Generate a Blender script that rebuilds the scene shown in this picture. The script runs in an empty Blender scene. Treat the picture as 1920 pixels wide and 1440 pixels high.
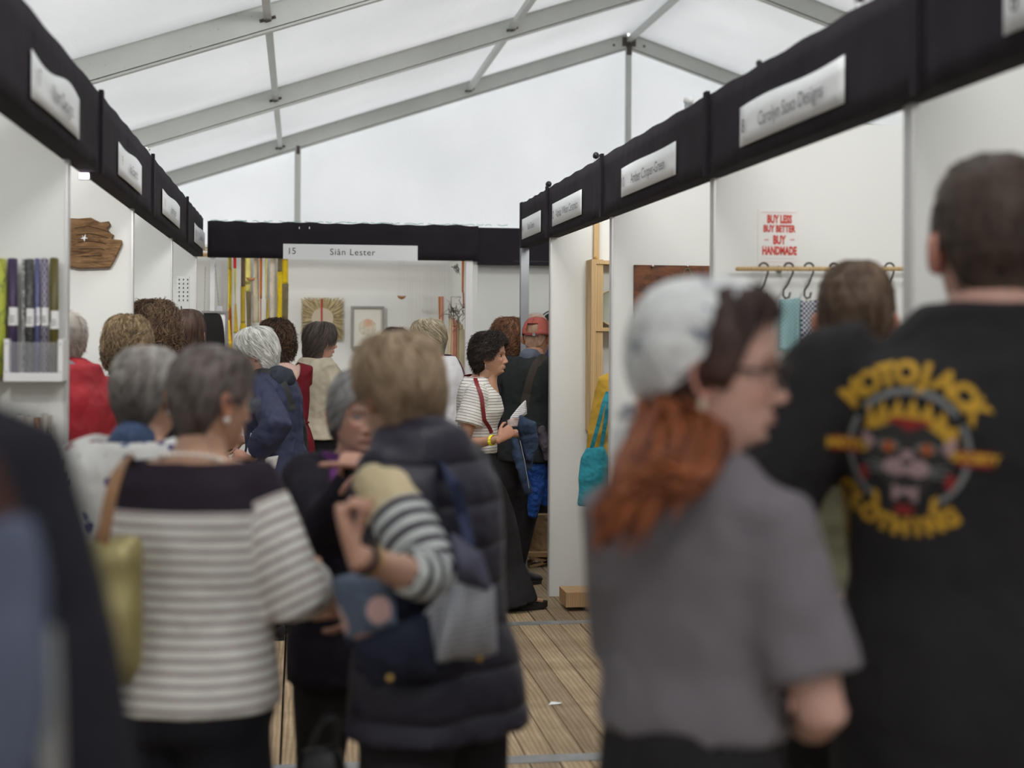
import bpy, bmesh, math, random
import numpy as np
from mathutils import Vector, Matrix
from mathutils.bvhtree import BVHTree
PI = math.pi
random.seed(7); RNG = np.random.default_rng(11)
scene = bpy.context.scene
COL = scene.collection

# ------------------------------------------------------------------ camera
FPX = 2667.0
YAW = math.atan2(400.0, FPX)
ROLL = 0.006
HORY = 628.4
EYE = np.array([0.0, 0.0, 1.6])
F_ = np.array([math.sin(YAW), math.cos(YAW), 0.0])
R0 = np.array([math.cos(YAW), -math.sin(YAW), 0.0])
U0 = np.array([0.0, 0.0, 1.0])
R_ = R0*math.cos(ROLL) + U0*math.sin(ROLL)
U_ = U0*math.cos(ROLL) - R0*math.sin(ROLL)
cam_d = bpy.data.cameras.new('camera'); cam = bpy.data.objects.new('camera', cam_d); COL.objects.link(cam)
m = Matrix.Identity(4)
for i in range(3):
    m[i][0] = R_[i]; m[i][1] = U_[i]; m[i][2] = -F_[i]; m[i][3] = EYE[i]
cam.matrix_world = m
cam_d.sensor_width = 36.0; cam_d.lens = 36.0*FPX/1920.0
cam_d.shift_y = -(720.0-HORY)/1920.0
cam_d.dof.use_dof = True; cam_d.dof.focus_distance = 8.3; cam_d.dof.aperture_fstop = 1.9
cam_d.clip_start = 0.05
scene.camera = cam

def at(x, y, Y):
    """the point of the place seen at (x, y) in the photograph at the distance Y down the aisle"""
    d = F_ + (x-960.0)/FPX*R_ + (HORY-y)/FPX*U_
    return EYE + d*(Y/d[1])

# ------------------------------------------------------------------ world, lamps, exposure
world = bpy.data.worlds.new('overcast'); scene.world = world; world.use_nodes = True
bg = world.node_tree.nodes['Background']
bg.inputs[0].default_value = (0.975, 0.985, 1.0, 1); bg.inputs[1].default_value = 1.92
vs = scene.view_settings
vs.view_transform = 'Standard'; vs.look = 'None'; vs.gamma = 1.0; vs.use_curve_mapping = False
vs.exposure = 0.0
scene.cycles.max_bounces = 8; scene.cycles.diffuse_bounces = 5; scene.cycles.transparent_max_bounces = 8

def area(name, loc, target, size, power, color=(1, .975, .94)):
    l = bpy.data.lights.new(name, 'AREA'); l.shape = 'RECTANGLE'; l.size = size[0]; l.size_y = size[1]
    l.energy = power; l.color = color
    o = bpy.data.objects.new(name, l); COL.objects.link(o); o.location = loc
    o.rotation_euler = (Vector(target)-Vector(loc)).to_track_quat('-Z', 'Y').to_euler()
    return o
# display lamps clamped behind the fascias, washing the stand walls (their housings are built further down)
LAMPS = [  # location, target, power
    ((-0.98, 3.6, 2.36), (-1.5, 5.2, 1.5), 8), ((-1.0, 5.55, 2.36), (-1.6, 7.1, 1.6), 20),
    ((-1.0, 7.6, 2.36), (-1.6, 9.3, 1.6), 13), ((-1.0, 9.7, 2.36), (-1.6, 11.4, 1.6), 13),
    ((1.85, 2.2, 2.36), (2.6, 3.5, 1.5), 7), ((1.85, 3.8, 2.36), (2.4, 5.3, 1.5), 11),
    ((1.85, 5.55, 2.36), (2.4, 7.1, 1.5), 10), ((1.85, 7.35, 2.36), (2.4, 8.7, 1.5), 9),
    ((0.0, 11.7, 2.36), (0.0, 13.5, 1.4), 19), ((1.75, 9.3, 2.36), (1.6, 11.6, 1.4), 7),
]
ADDED_FILLS = [(1.0, -.6, 4.05), (1.0, 3.05, 4.05), (1.0, 6.6, 4.05)]   # added fill lights that brighten walls and people, unseen above the frame
for i, q in enumerate(ADDED_FILLS):
    area('added_fill_light', q, (q[0]-.15, q[1]+3.2, 1.4), (1.3, .5), (46, 46, 60)[i], (1, .985, .96))
for i, (a, b, p) in enumerate(LAMPS):
    area("booth_lamp_light", a, b, (.16, .12), p*.72)

# ------------------------------------------------------------------ helpers: materials
MATS = {}
def new_mat(name):
    m = bpy.data.materials.new(name); m.use_nodes = True
    nt = m.node_tree; b = nt.nodes['Principled BSDF']
    return m, nt, b
def N(nt, t, **kw):
    n = nt.nodes.new(t)
    for k, v in kw.items():
        if k.startswith('i_'):
            key = k[2:]
            key = int(key) if key.isdigit() else key.replace('_', ' ')
            n.inputs[key].default_value = v
        else: setattr(n, k, v)
    return n
def ramp(nt, stops, interp='LINEAR'):
    r = nt.nodes.new('ShaderNodeValToRGB'); r.color_ramp.interpolation = interp
    e = r.color_ramp.elements
    while len(e) < len(stops): e.new(0.5)
    for i, (p, c) in enumerate(stops):
        e[i].position = p; e[i].color = (*c, 1)
    return r
def mixc(nt, fac, a, b, mode='MIX'):
    n = nt.nodes.new('ShaderNodeMix'); n.data_type = 'RGBA'; n.blend_type = mode
    for s, v in ((0, fac), (6, a), (7, b)):
        if hasattr(v, 'links') or hasattr(v, 'is_linked'): nt.links.new(v, n.inputs[s])
        elif isinstance(v, (int, float)): n.inputs[s].default_value = v
        else: n.inputs[s].default_value = (*v, 1) if len(v) == 3 else v
    return n.outputs[2]
def math_(nt, op, a, b=0.0, c=0.0):
    n = nt.nodes.new('ShaderNodeMath'); n.operation = op
    for i, v in enumerate((a, b, c)):
        if hasattr(v, 'is_linked'): nt.links.new(v, n.inputs[i])
        else: n.inputs[i].default_value = v
    return n.outputs[0]
def coords(nt, scale=(1, 1, 1), kind='Object'):
    tc = nt.nodes.new('ShaderNodeTexCoord'); mp = nt.nodes.new('ShaderNodeMapping')
    mp.inputs['Scale'].default_value = scale; nt.links.new(tc.outputs[kind], mp.inputs[0]); return mp.outputs[0]
def noise(nt, vec, scale, detail=3, rough=.5, dist=0.0):
    n = N(nt, 'ShaderNodeTexNoise'); n.inputs['Scale'].default_value = scale
    n.inputs['Detail'].default_value = detail; n.inputs['Roughness'].default_value = rough
    n.inputs['Distortion'].default_value = dist
    nt.links.new(vec, n.inputs['Vector']); return n
def bump(nt, b, h, strength=.3, dist=.01):
    n = nt.nodes.new('ShaderNodeBump'); n.inputs['Strength'].default_value = strength; n.inputs['Distance'].default_value = dist
    nt.links.new(h, n.inputs['Height']); nt.links.new(n.outputs[0], b.inputs['Normal'])
def plain(name, col, rough=.6, metal=0.0, var=.12, vscale=8, bmp=0.0, bscale=60, scale=(1, 1, 1), spec=.4, sheen=0.0):
    if name in MATS: return MATS[name]
    m, nt, b = new_mat(name)
    v = coords(nt, scale); n = noise(nt, v, vscale)
    c1 = tuple(max(0, x*(1-var)) for x in col); c2 = tuple(min(1, x*(1+var)) for x in col)
    r = ramp(nt, [(.3, c1), (.7, c2)]); nt.links.new(n.outputs[0], r.inputs[0])
    nt.links.new(r.outputs[0], b.inputs['Base Color'])
    b.inputs['Roughness'].default_value = rough; b.inputs['Metallic'].default_value = metal
    b.inputs['Specular IOR Level'].default_value = spec
    if sheen: b.inputs['Sheen Weight'].default_value = sheen
    if bmp:
        n2 = noise(nt, v, bscale, 4); bump(nt, b, n2.outputs[0], bmp, .004)
    MATS[name] = m; return m
def cloth(name, col, rough=.85, var=.10, fold=.5, weave=900, spec=.2, fscale=9):
    """plain fabric: soft creases plus weave"""
    if name in MATS: return MATS[name]
    m, nt, b = new_mat(name); v = coords(nt)
    n = noise(nt, v, 6, 3); c1 = tuple(x*(1-var) for x in col); c2 = tuple(min(1, x*(1+var)) for x in col)
    r = ramp(nt, [(.3, c1), (.7, c2)]); nt.links.new(n.outputs[0], r.inputs[0]); nt.links.new(r.outputs[0], b.inputs['Base Color'])
    fold_bump(nt, b, v, fold, fscale, weave)
    b.inputs['Roughness'].default_value = rough; b.inputs['Specular IOR Level'].default_value = spec
    MATS[name] = m; return m
def fold_bump(nt, b, v, fold, fscale=9, weave=900):
    a = noise(nt, v, fscale, 2, .5, .15); w = noise(nt, v, weave, 1)
    h = math_(nt, 'ADD', a.outputs[0], math_(nt, 'MULTIPLY', w.outputs[0], .02))
    bump(nt, b, h, fold, .05)
def attr(nt, name):
    a = nt.nodes.new('ShaderNodeAttribute'); a.attribute_name = name; return a
def striped(name, ca, cb, period, duty, plain_above=None, top_col=None, fold=.5, wob=.004, plain_below=None):
    """stripes of the knit follow the garment coordinate 'u' stored on the mesh"""
    m, nt, b = new_mat(name); v = coords(nt); u = attr(nt, 'u').outputs['Fac']
    w = noise(nt, v, 5, 2)
    uu = math_(nt, 'ADD', u, math_(nt, 'MULTIPLY', math_(nt, 'SUBTRACT', w.outputs[0], .5), wob*2))
    fr = math_(nt, 'FRACT', math_(nt, 'DIVIDE', uu, period))
    s = math_(nt, 'LESS_THAN', fr, duty)
    c = mixc(nt, s, cb, ca)
    if plain_above is not None:
        c = mixc(nt, math_(nt, 'GREATER_THAN', uu, plain_above), c, top_col)
    nt.links.new(c, b.inputs['Base Color'])
    fold_bump(nt, b, v, fold)
    b.inputs['Roughness'].default_value = .88; b.inputs['Specular IOR Level'].default_value = .15
    return m
def vcol(name, rough=.5, spec=.4, bmp=.0, bscale=300, mul=None, sss=0.0):
    if name in MATS: return MATS[name]
    m, nt, b = new_mat(name); a = attr(nt, 'col'); v = coords(nt)
    n = noise(nt, v, 30, 3); r = ramp(nt, [(.3, (.88, .88, .88)), (.7, (1.0, 1.0, 1.0))]); nt.links.new(n.outputs[0], r.inputs[0])
    nt.links.new(mixc(nt, 1.0, a.outputs['Color'], r.outputs[0], 'MULTIPLY'), b.inputs['Base Color'])
    b.inputs['Roughness'].default_value = rough; b.inputs['Specular IOR Level'].default_value = spec
    if bmp: bump(nt, b, noise(nt, v, bscale, 3).outputs[0], bmp, .002)
    if sss:
        b.inputs['Subsurface Weight'].default_value = sss; b.inputs['Subsurface Radius'].default_value = (.012, .004, .002)
        b.inputs['Subsurface Scale'].default_value = 1.0
    MATS[name] = m; return m

# ------------------------------------------------------------------ helpers: meshes
def nrm(v):
    v = np.asarray(v, float); return v/max(1e-9, np.linalg.norm(v))
def V3(*a): return np.array(a, float)
class MB:
    def __init__(s): s.v = []; s.f = []; s.n = 0
    def add(s, v, f):
        v = np.asarray(v, float).reshape(-1, 3); s.v.append(v); s.f += [tuple(int(i)+s.n for i in q) for q in f]; s.n += len(v); return s
    def box(s, a, b):
        (x0, y0, z0), (x1, y1, z1) = a, b
        v = [(x, y, z) for z in (z0, z1) for y in (y0, y1) for x in (x0, x1)]
        return s.add(v, [(0, 2, 3, 1), (4, 5, 7, 6), (0, 1, 5, 4), (2, 6, 7, 3), (0, 4, 6, 2), (1, 3, 7, 5)])
    def obox(s, c, ax, ay, az):
        """box round centre c with half-extent vectors"""
        c, ax, ay, az = map(lambda t: np.asarray(t, float), (c, ax, ay, az))
        v = [c+i*ax+j*ay+k*az for k in (-1, 1) for j in (-1, 1) for i in (-1, 1)]
        return s.add(v, [(0, 2, 3, 1), (4, 5, 7, 6), (0, 1, 5, 4), (2, 6, 7, 3), (0, 4, 6, 2), (1, 3, 7, 5)])
    def tube(s, P, r, n=8, **k):
        return s.add(*loft(P, r, r, n=n, **k))
    def beam(s, a, b, w, h, up=(0, 0, 1)):
        a, b = np.asarray(a, float), np.asarray(b, float); t = nrm(b-a); sd = nrm(np.cross(t, up)); u = np.cross(sd, t)
        return s.obox((a+b)/2, (b-a)/2, sd*w/2, u*h/2)
    def build(s, name, mat, parent=None, smooth=False, **k):
        v = np.concatenate(s.v) if s.v else np.zeros((0, 3))
        return link(name, mesh(name, v, s.f, smooth), mat, parent, **k)
def mesh(name, v, f, smooth=True):
    me = bpy.data.meshes.new(name); me.from_pydata([tuple(p) for p in np.asarray(v).tolist()], [], [list(q) for q in f])
    if smooth: me.polygons.foreach_set('use_smooth', [True]*len(me.polygons))
    me.update(); return me
def link(name, me, mat, parent=None, label=None, cat=None, group=None, kind=None):
    o = bpy.data.objects.new(name, me); COL.objects.link(o)
    if mat is not None:
        me.materials.clear()
        for m in (mat if isinstance(mat, (list, tuple)) else [mat]): me.materials.append(m)
    if parent is not None: o.parent = parent
    tag(o, label, cat, group, kind); return o
def tag(o, label=None, cat=None, group=None, kind=None):
    if label: o['label'] = label
    if cat: o['category'] = cat
    if group: o['group'] = group
    if kind: o['kind'] = kind
    return o
def empty(name, loc=(0, 0, 0), rz=0.0, label=None, cat=None, group=None, kind=None):
    o = bpy.data.objects.new(name, None); COL.objects.link(o); o.location = tuple(float(a) for a in loc); o.rotation_euler = (0, 0, rz)
    o.empty_display_size = .1
    return tag(o, label, cat, group, kind)
def loft(P, RX, RY, side=None, n=14, round_ends=True):
    P = np.asarray(P, float); k = len(P)
    RX = np.broadcast_to(np.asarray(RX, float), (k,)).copy(); RY = np.broadcast_to(np.asarray(RY, float), (k,)).copy()
    T = np.gradient(P, axis=0); T /= np.linalg.norm(T, axis=1)[:, None]+1e-12
    if side is None:
        side = V3(1, 0, 0) if abs(T[0][0]) < .8 else V3(0, 1, 0)
    side = np.asarray(side, float)
    if round_ends:
        P = np.vstack([P[0]-T[0]*RX[0]*.35, P, P[-1]+T[-1]*RX[-1]*.35]); T = np.vstack([T[0], T, T[-1]])
        RX = np.concatenate([[RX[0]*.6], RX, [RX[-1]*.6]]); RY = np.concatenate([[RY[0]*.6], RY, [RY[-1]*.6]]); k += 2
    a = np.arange(n)*2*PI/n; vs_ = []
    for i in range(k):
        A = side - T[i]*side.dot(T[i]); A = nrm(A); B = np.cross(T[i], A); side = A
        vs_.append(P[i]+np.outer(np.cos(a)*RX[i], A)+np.outer(np.sin(a)*RY[i], B))
    v = np.vstack(vs_); f = []
    for i in range(k-1):
        for j in range(n):
            j2 = (j+1) % n; f.append((i*n+j, i*n+j2, (i+1)*n+j2, (i+1)*n+j))
    f.append(tuple(range(n-1, -1, -1))); f.append(tuple((k-1)*n+j for j in range(n)))
    return v, f
def ringloft(rows, n=28):
    """rows: z, half width, front depth, back depth, [cx, cy]; horizontal rings"""
    a = np.arange(n)*2*PI/n; vs_ = []
    for r in rows:
        z, w, yf, yb = r[:4]; cx = r[4] if len(r) > 4 else 0; cy = r[5] if len(r) > 5 else 0
        c, s = np.cos(a), np.sin(a)
        x = np.sign(s)*np.abs(s)**.9*w; y = np.where(c > 0, yf, yb)*np.sign(c)*np.abs(c)**.9
        vs_.append(np.c_[x+cx, y+cy, np.full(n, z)])
    k = len(rows); v = np.vstack(vs_); f = []
    for i in range(k-1):
        for j in range(n):
            j2 = (j+1) % n; f.append((i*n+j, i*n+j2, (i+1)*n+j2, (i+1)*n+j))
    f.append(tuple(range(n-1, -1, -1))); f.append(tuple((k-1)*n+j for j in range(n)))
    return v, f
def ball(c, r, nu=14, nv=9):
    r = np.broadcast_to(np.asarray(r, float), (3,)); v = []; f = []
    for i in range(nv+1):
        t = PI*i/nv
        for j in range(nu):
            p = 2*PI*j/nu; v.append((c[0]+r[0]*math.sin(t)*math.cos(p), c[1]+r[1]*math.sin(t)*math.sin(p), c[2]+r[2]*math.cos(t)))
    for i in range(nv):
        for j in range(nu):
            j2 = (j+1) % nu; f.append((i*nu+j, (i+1)*nu+j, (i+1)*nu+j2, i*nu+j2))
    return np.array(v), f
def sheet(fn, nu, nv, thick=.003):
    """a cloth: fn(s, t) -> point, s and t in 0..1, given a real thickness"""
    s = np.linspace(0, 1, nu+1); t = np.linspace(0, 1, nv+1)
    P = np.array([[fn(a, b) for a in s] for b in t], float)
    du = np.gradient(P, axis=1); dv = np.gradient(P, axis=0); n = np.cross(du, dv); n /= np.linalg.norm(n, axis=2)[..., None]+1e-12
    A = (P+n*thick/2).reshape(-1, 3); B = (P-n*thick/2).reshape(-1, 3); w = nu+1; o = len(A); f = []
    for j in range(nv):
        for i in range(nu):
            a = j*w+i; f.append((a, a+1, a+w+1, a+w)); f.append((o+a, o+a+w, o+a+w+1, o+a+1))
    for i in range(nu):
        f.append((i, o+i, o+i+1, i+1)); a = nv*w+i; f.append((a, a+1, o+a+1, o+a))
    for j in range(nv):
        a = j*w; f.append((a, a+w, o+a+w, o+a)); a = j*w+nu; f.append((a, o+a, o+a+w, a+w))
    return np.vstack([A, B]), f
def vnoise(p, scale, seed=0):
    """smooth value noise, -1..1"""
    q = p*scale+seed*17.31; i = np.floor(q).astype(np.int64); f = q-i; f = f*f*(3-2*f)
    def h(a, b, c):
        x = (a*374761393+b*668265263+c*2147483647+seed*144665) & 0xffffffff
        x = ((x ^ (x >> 13))*1274126177) & 0xffffffff; x = x ^ (x >> 16); return (x & 0xffff)/32767.5-1
    r = 0
    for a in (0, 1):
        for b in (0, 1):
            for c in (0, 1):
                w = (f[:, 0] if a else 1-f[:, 0])*(f[:, 1] if b else 1-f[:, 1])*(f[:, 2] if c else 1-f[:, 2])
                r = r+w*h(i[:, 0]+a, i[:, 1]+b, i[:, 2]+c)
    return r
def fuse(parts, voxel=.012, smooth=4, name='m'):
    """grow one continuous surface out of overlapping lofts"""
    mb = MB()
    for v, f in parts: mb.add(v, f)
    me = mesh(name, np.concatenate(mb.v), mb.f); o = bpy.data.objects.new('tmp', me); COL.objects.link(o)
    r = o.modifiers.new('r', 'REMESH'); r.mode = 'VOXEL'; r.voxel_size = voxel; r.use_smooth_shade = True
    if smooth:
        s = o.modifiers.new('s', 'SMOOTH'); s.iterations = smooth; s.factor = .5
    dg = bpy.context.evaluated_depsgraph_get(); me2 = bpy.data.meshes.new_from_object(o.evaluated_get(dg))
    bpy.data.objects.remove(o); bpy.data.meshes.remove(me); me2.name = name
    return me2
def get_v(me):
    a = np.empty(len(me.vertices)*3); me.vertices.foreach_get('co', a); return a.reshape(-1, 3)
def set_v(me, a): me.vertices.foreach_set('co', np.ascontiguousarray(a, float).ravel()); me.update()
def get_n(me):
    a = np.empty(len(me.vertices)*3); me.vertices.foreach_get('normal', a); return a.reshape(-1, 3)
def set_float(me, name, a):
    at_ = me.attributes.new(name, 'FLOAT', 'POINT'); at_.data.foreach_set('value', np.asarray(a, float))
def set_col(me, c):
    c = np.asarray(c, float); c = np.c_[c, np.ones(len(c))] if c.shape[1] == 3 else c
    at_ = me.attributes.new('col', 'FLOAT_COLOR', 'POINT'); at_.data.foreach_set('color', c.ravel())
def smst(x, a, b):
    t = np.clip((np.asarray(x, float)-a)/(b-a), 0, 1); return t*t*(3-2*t)
def cut(me, fn, snap=.012):
    """remove the part of a garment where fn > 0 and draw the edge out clean"""
    v = get_v(me); d = fn(v); e = 1e-4
    g = np.stack([(fn(v+np.eye(3)[i]*e)-d)/e for i in range(3)], 1); gl = np.linalg.norm(g, axis=1)+1e-9
    dist = d/gl; near = np.abs(dist) < snap*.6
    v[near] -= (g/gl[:, None]**2*d[:, None])[near]; set_v(me, v)
    bad = (d > 0) & ~near
    bm = bmesh.new(); bm.from_mesh(me); bm.verts.ensure_lookup_table()
    bmesh.ops.delete(bm, geom=[bm.verts[i] for i in np.nonzero(bad)[0]], context='VERTS')
    bm.to_mesh(me); bm.free(); me.update()
def text_geo(s, size=.1, bold=0.0, extrude=.0, align='CENTER', spacing=1.0, res=3):
    c = bpy.data.curves.new('t', 'FONT'); c.body = s; c.size = size; c.align_x = align; c.align_y = 'CENTER'; c.offset = bold
    c.extrude = extrude; c.space_character = spacing; c.resolution_u = res
    o = bpy.data.objects.new('t', c); COL.objects.link(o)
    dg = bpy.context.evaluated_depsgraph_get(); me = bpy.data.meshes.new_from_object(o.evaluated_get(dg))
    v = get_v(me).copy(); f = [tuple(p.vertices) for p in me.polygons]
    bpy.data.objects.remove(o); bpy.data.curves.remove(c); bpy.data.meshes.remove(me)
    return v, f
def put(v, o, ax, ay, az=None):
    """lay flat geometry (x, y) into the plane through o"""
    v = np.asarray(v); o, ax, ay = map(lambda t: np.asarray(t, float), (o, ax, ay)); az = np.cross(ax, ay) if az is None else az
    return o+np.outer(v[:, 0], ax)+np.outer(v[:, 1], ay)+np.outer(v[:, 2], az)
# ------------------------------------------------------------------ materials of the place
M = {}
def tent_fabric():
    m, nt, b = new_mat('tent_fabric'); v = coords(nt)
    w = N(nt, 'ShaderNodeTexNoise'); w.inputs['Scale'].default_value = .6; nt.links.new(v, w.inputs['Vector'])
    r = ramp(nt, [(.3, (.86, .87, .875)), (.7, (.93, .935, .94))]); nt.links.new(w.outputs[0], r.inputs[0])
    d = N(nt, 'ShaderNodeBsdfDiffuse'); t = N(nt, 'ShaderNodeBsdfTranslucent'); mx = N(nt, 'ShaderNodeMixShader'); mx.inputs[0].default_value = .5
    wr = noise(nt, coords(nt, (1, .25, 1)), 5, 3, .5, .6); bp = N(nt, 'ShaderNodeBump'); bp.inputs['Strength'].default_value = .35; bp.inputs['Distance'].default_value = .05
    nt.links.new(wr.outputs[0], bp.inputs['Height'])
    for s in (d, t): nt.links.new(r.outputs[0], s.inputs[0]); nt.links.new(bp.outputs[0], s.inputs['Normal'])
    nt.links.new(d.outputs[0], mx.inputs[1]); nt.links.new(t.outputs[0], mx.inputs[2])
    nt.links.new(mx.outputs[0], nt.nodes['Material Output'].inputs[0]); return m
def wood(name, c1, c2, scale=(12, 1.2, 12), rough=.6, rand=.25, knots=True, bmp=.3):
    m, nt, b = new_mat(name)
    tc = N(nt, 'ShaderNodeTexCoord'); oi = N(nt, 'ShaderNodeObjectInfo')
    vm = N(nt, 'ShaderNodeVectorMath', operation='MULTIPLY_ADD'); cmb = N(nt, 'ShaderNodeCombineXYZ')
    rr = math_(nt, 'MULTIPLY', oi.outputs['Random'], 50.0)
    for i in range(3): nt.links.new(rr, cmb.inputs[i])
    nt.links.new(tc.outputs['Object'], vm.inputs[0]); vm.inputs[1].default_value = scale; nt.links.new(cmb.outputs[0], vm.inputs[2])
    n1 = noise(nt, vm.outputs[0], 1.0, 4, .6, 1.2)
    wv = N(nt, 'ShaderNodeTexWave'); wv.wave_type = 'BANDS'; wv.bands_direction = 'X'; wv.inputs['Scale'].default_value = 1.3; wv.inputs['Distortion'].default_value = 7; wv.inputs['Detail'].default_value = 2
    nt.links.new(vm.outputs[0], wv.inputs[0])
    fac = math_(nt, 'ADD', math_(nt, 'MULTIPLY', n1.outputs[0], .6), math_(nt, 'MULTIPLY', wv.outputs[0], .35))
    r = ramp(nt, [(.2, c1), (.75, c2)]); nt.links.new(fac, r.inputs[0]); c = r.outputs[0]
    if knots:
        vo = N(nt, 'ShaderNodeTexVoronoi'); vo.inputs['Scale'].default_value = .35; nt.links.new(vm.outputs[0], vo.inputs['Vector'])
        kr = ramp(nt, [(.03, (.35, .28, .22)), (.09, (1, 1, 1))]); nt.links.new(vo.outputs[0], kr.inputs[0])
        c = mixc(nt, 1.0, c, kr.outputs[0], 'MULTIPLY')
        d2 = noise(nt, tc.outputs['Object'], 3.0, 5, .65); dr = ramp(nt, [(.35, (.72, .69, .66)), (.6, (1, 1, 1))]); nt.links.new(d2.outputs[0], dr.inputs[0])
        c = mixc(nt, 1.0, c, dr.outputs[0], 'MULTIPLY')
    mul = math_(nt, 'ADD', math_(nt, 'MULTIPLY', oi.outputs['Random'], rand*2), 1-rand)
    cc = N(nt, 'ShaderNodeCombineColor')
    for i in range(3): nt.links.new(mul, cc.inputs[i])
    c = mixc(nt, 1.0, c, cc.outputs[0], 'MULTIPLY')
    nt.links.new(c, b.inputs['Base Color']); b.inputs['Roughness'].default_value = rough; b.inputs['Specular IOR Level'].default_value = .25
    bump(nt, b, fac, bmp, .003); return m
def metal_dirty(name, col, rough=.45):
    m, nt, b = new_mat(name); v = coords(nt)
    n = noise(nt, v, 1.3, 5, .6); n2 = noise(nt, v, 26, 4, .7)
    r = ramp(nt, [(.3, tuple(x*.85 for x in col)), (.7, col)]); nt.links.new(n.outputs[0], r.inputs[0])
    r2 = ramp(nt, [(.27, (.45, .42, .38)), (.36, (1, 1, 1))]); nt.links.new(n2.outputs[0], r2.inputs[0])
    nt.links.new(mixc(nt, 1.0, r.outputs[0], r2.outputs[0], 'MULTIPLY'), b.inputs['Base Color'])
    b.inputs['Roughness'].default_value = rough; b.inputs['Metallic'].default_value = .25; return m
M['tent'] = tent_fabric()
M['plank'] = wood('floor_plank', (.30, .215, .125), (.52, .40, .265), rand=.22)
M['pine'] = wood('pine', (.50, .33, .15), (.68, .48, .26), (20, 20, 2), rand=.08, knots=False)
M['pine_dark'] = wood('pine_darker', (.40, .25, .13), (.52, .34, .18), (20, 20, 2), rand=.05, knots=False)  # darker pine for the bench and stool
M['alu'] = metal_dirty('tent_aluminium', (.53, .545, .52))
M['alu_dark'] = plain('bracket_metal', (.085, .075, .065), .55, .5)
M['strip'] = plain('floor_strip_metal', (.33, .34, .35), .4, .4, .12, 20)
M['panel'] = plain('white_panel', (.775, .785, .76), .45, 0, .012, 2, spec=.35)
M['panel_edge'] = plain('panel_edge', (.62, .62, .62), .4, .2, .03)
M['fascia'] = cloth('fascia_black_fabric', (.022, .019, .024), .9, .15, .35, fscale=4)
M['sign'] = plain('sign_card', (.80, .82, .83), .35, 0, .02, 3)
M['ink'] = plain('sign_ink', (.03, .035, .035), .5, 0, .02)
M['black'] = plain('black_plastic', (.015, .015, .016), .4)
M['white'] = plain('white_paint', (.82, .82, .82), .35, 0, .02)
M['steel'] = plain('steel', (.42, .43, .44), .35, .8, .05)
M['grey'] = plain('grey_post', (.30, .31, .33), .45, .3, .05)
M['dirt'] = plain('dark_underfloor', (.03, .025, .02), .9)

# ------------------------------------------------------------------ floor: planks in cassettes with metal joint strips
floor = empty('floor', (0, 0, 0), kind='structure')
MB().box((-3.4, -6, -.09), (11.8, 18.2, -.034)).build('floor_base', M['dirt'], floor)
PW = .115
STRIPS = [-4.7, -2.2, .3, 2.8, 5.3, 7.8, 10.3, 12.8, 15.3, 17.8]
pm = {}
def plank_mesh(L):
    if L in pm: return pm[L]
    w = PW/2-.0018; b = .003; mb = MB()
    v = [(-w, 0, -.03), (w, 0, -.03), (w, 0, -b), (w-b, 0, 0), (-w+b, 0, 0), (-w, 0, -b)]
    v2 = [(x, L, z) for x, y, z in v]; f = [(0, 1, 2, 3, 4, 5), (11, 10, 9, 8, 7, 6)]
    for i in range(6): j = (i+1) % 6; f.append((i, i+6, j+6, j))
    mb.add(v+v2, f); me = mesh('plank', np.concatenate(mb.v), mb.f, False); me.materials.append(M['plank']); pm[L] = me; return me
rest = MB()
for si in range(len(STRIPS)-1):
    y0, y1 = STRIPS[si]+.048, STRIPS[si+1]-.048; L = y1-y0
    for k in range(-29, 102):
        x = -.058+.002+(k+.5)*PW
        if k < 0: x -= .005
        near = -1.0 < x < 2.0 and y0 > 0 and y0 < 13
        dz = random.uniform(-.0015, .0015)
        if near:
            o = bpy.data.objects.new('plank', plank_mesh(L)); COL.objects.link(o); o.parent = floor; o.location = (x, y0, dz)
        else:
            w = PW/2-.002; rest.box((x-w, y0, -.03), (x+w, y1, dz))
rest.build('plank_field', M['plank'], floor, kind='stuff')
for y in STRIPS:
    mb = MB().box((-.19, y-.046, -.03), (2.5, y+.046, .001)).box((-3.3, y-.046, -.03), (-.2, y+.046, .0))
    mb.box((2.51, y-.046, -.03), (11.5, y+.046, .0))
    mb.build('joint_strip', M['strip'], floor)

# ------------------------------------------------------------------ tent: fabric, rafters, purlins, posts
RX_, RZ_, SL = 4.2, 5.42, .333
XL, XR = -3.35, 11.75
def roofz(x): return RZ_-SL*abs(x-RX_)
FR = [18.0, 14.35, 10.7, 7.05, 3.4, -.25, -3.9, -6.0]
def roof_sheet(y0, y1, xa, xb):
    def fn(s, t):
        x = xa+(xb-xa)*s; y = y0+(y1-y0)*t
        return (x, y, roofz(x)+.10-.05*math.sin(PI*t)*math.sin(PI*s))
    return sheet(fn, 14, 8, .004)
ceil_e = empty('ceiling', (0, 0, 0), kind='structure')
for i in range(len(FR)-1):
    for xa, xb in ((XL, RX_), (RX_, XR)):
        v, f = roof_sheet(FR[i+1], FR[i], xa, xb); MB().add(v, f).build('roof_panel', M['tent'], ceil_e, smooth=True)
def gable(name, y):
    def fn(s, t):
        x = XL+(XR-XL)*s; zt = roofz(x)+.1
        return (x, y+.02*math.sin(s*40)*.4, -.03+(zt+.03)*t)
    v, f = sheet(fn, 60, 10, .004); link(name, mesh(name, v, f), M['tent'], kind='structure')
gable('wall_back', 18.16); gable('wall_front', -6.05)
for nm, x in (('wall_left', XL), ('wall_right', XR)):
    MB().box((x-.003, -6, -.03), (x+.003, 18.1, roofz(x)+.1)).build(nm, M['tent'], kind='structure')
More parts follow.
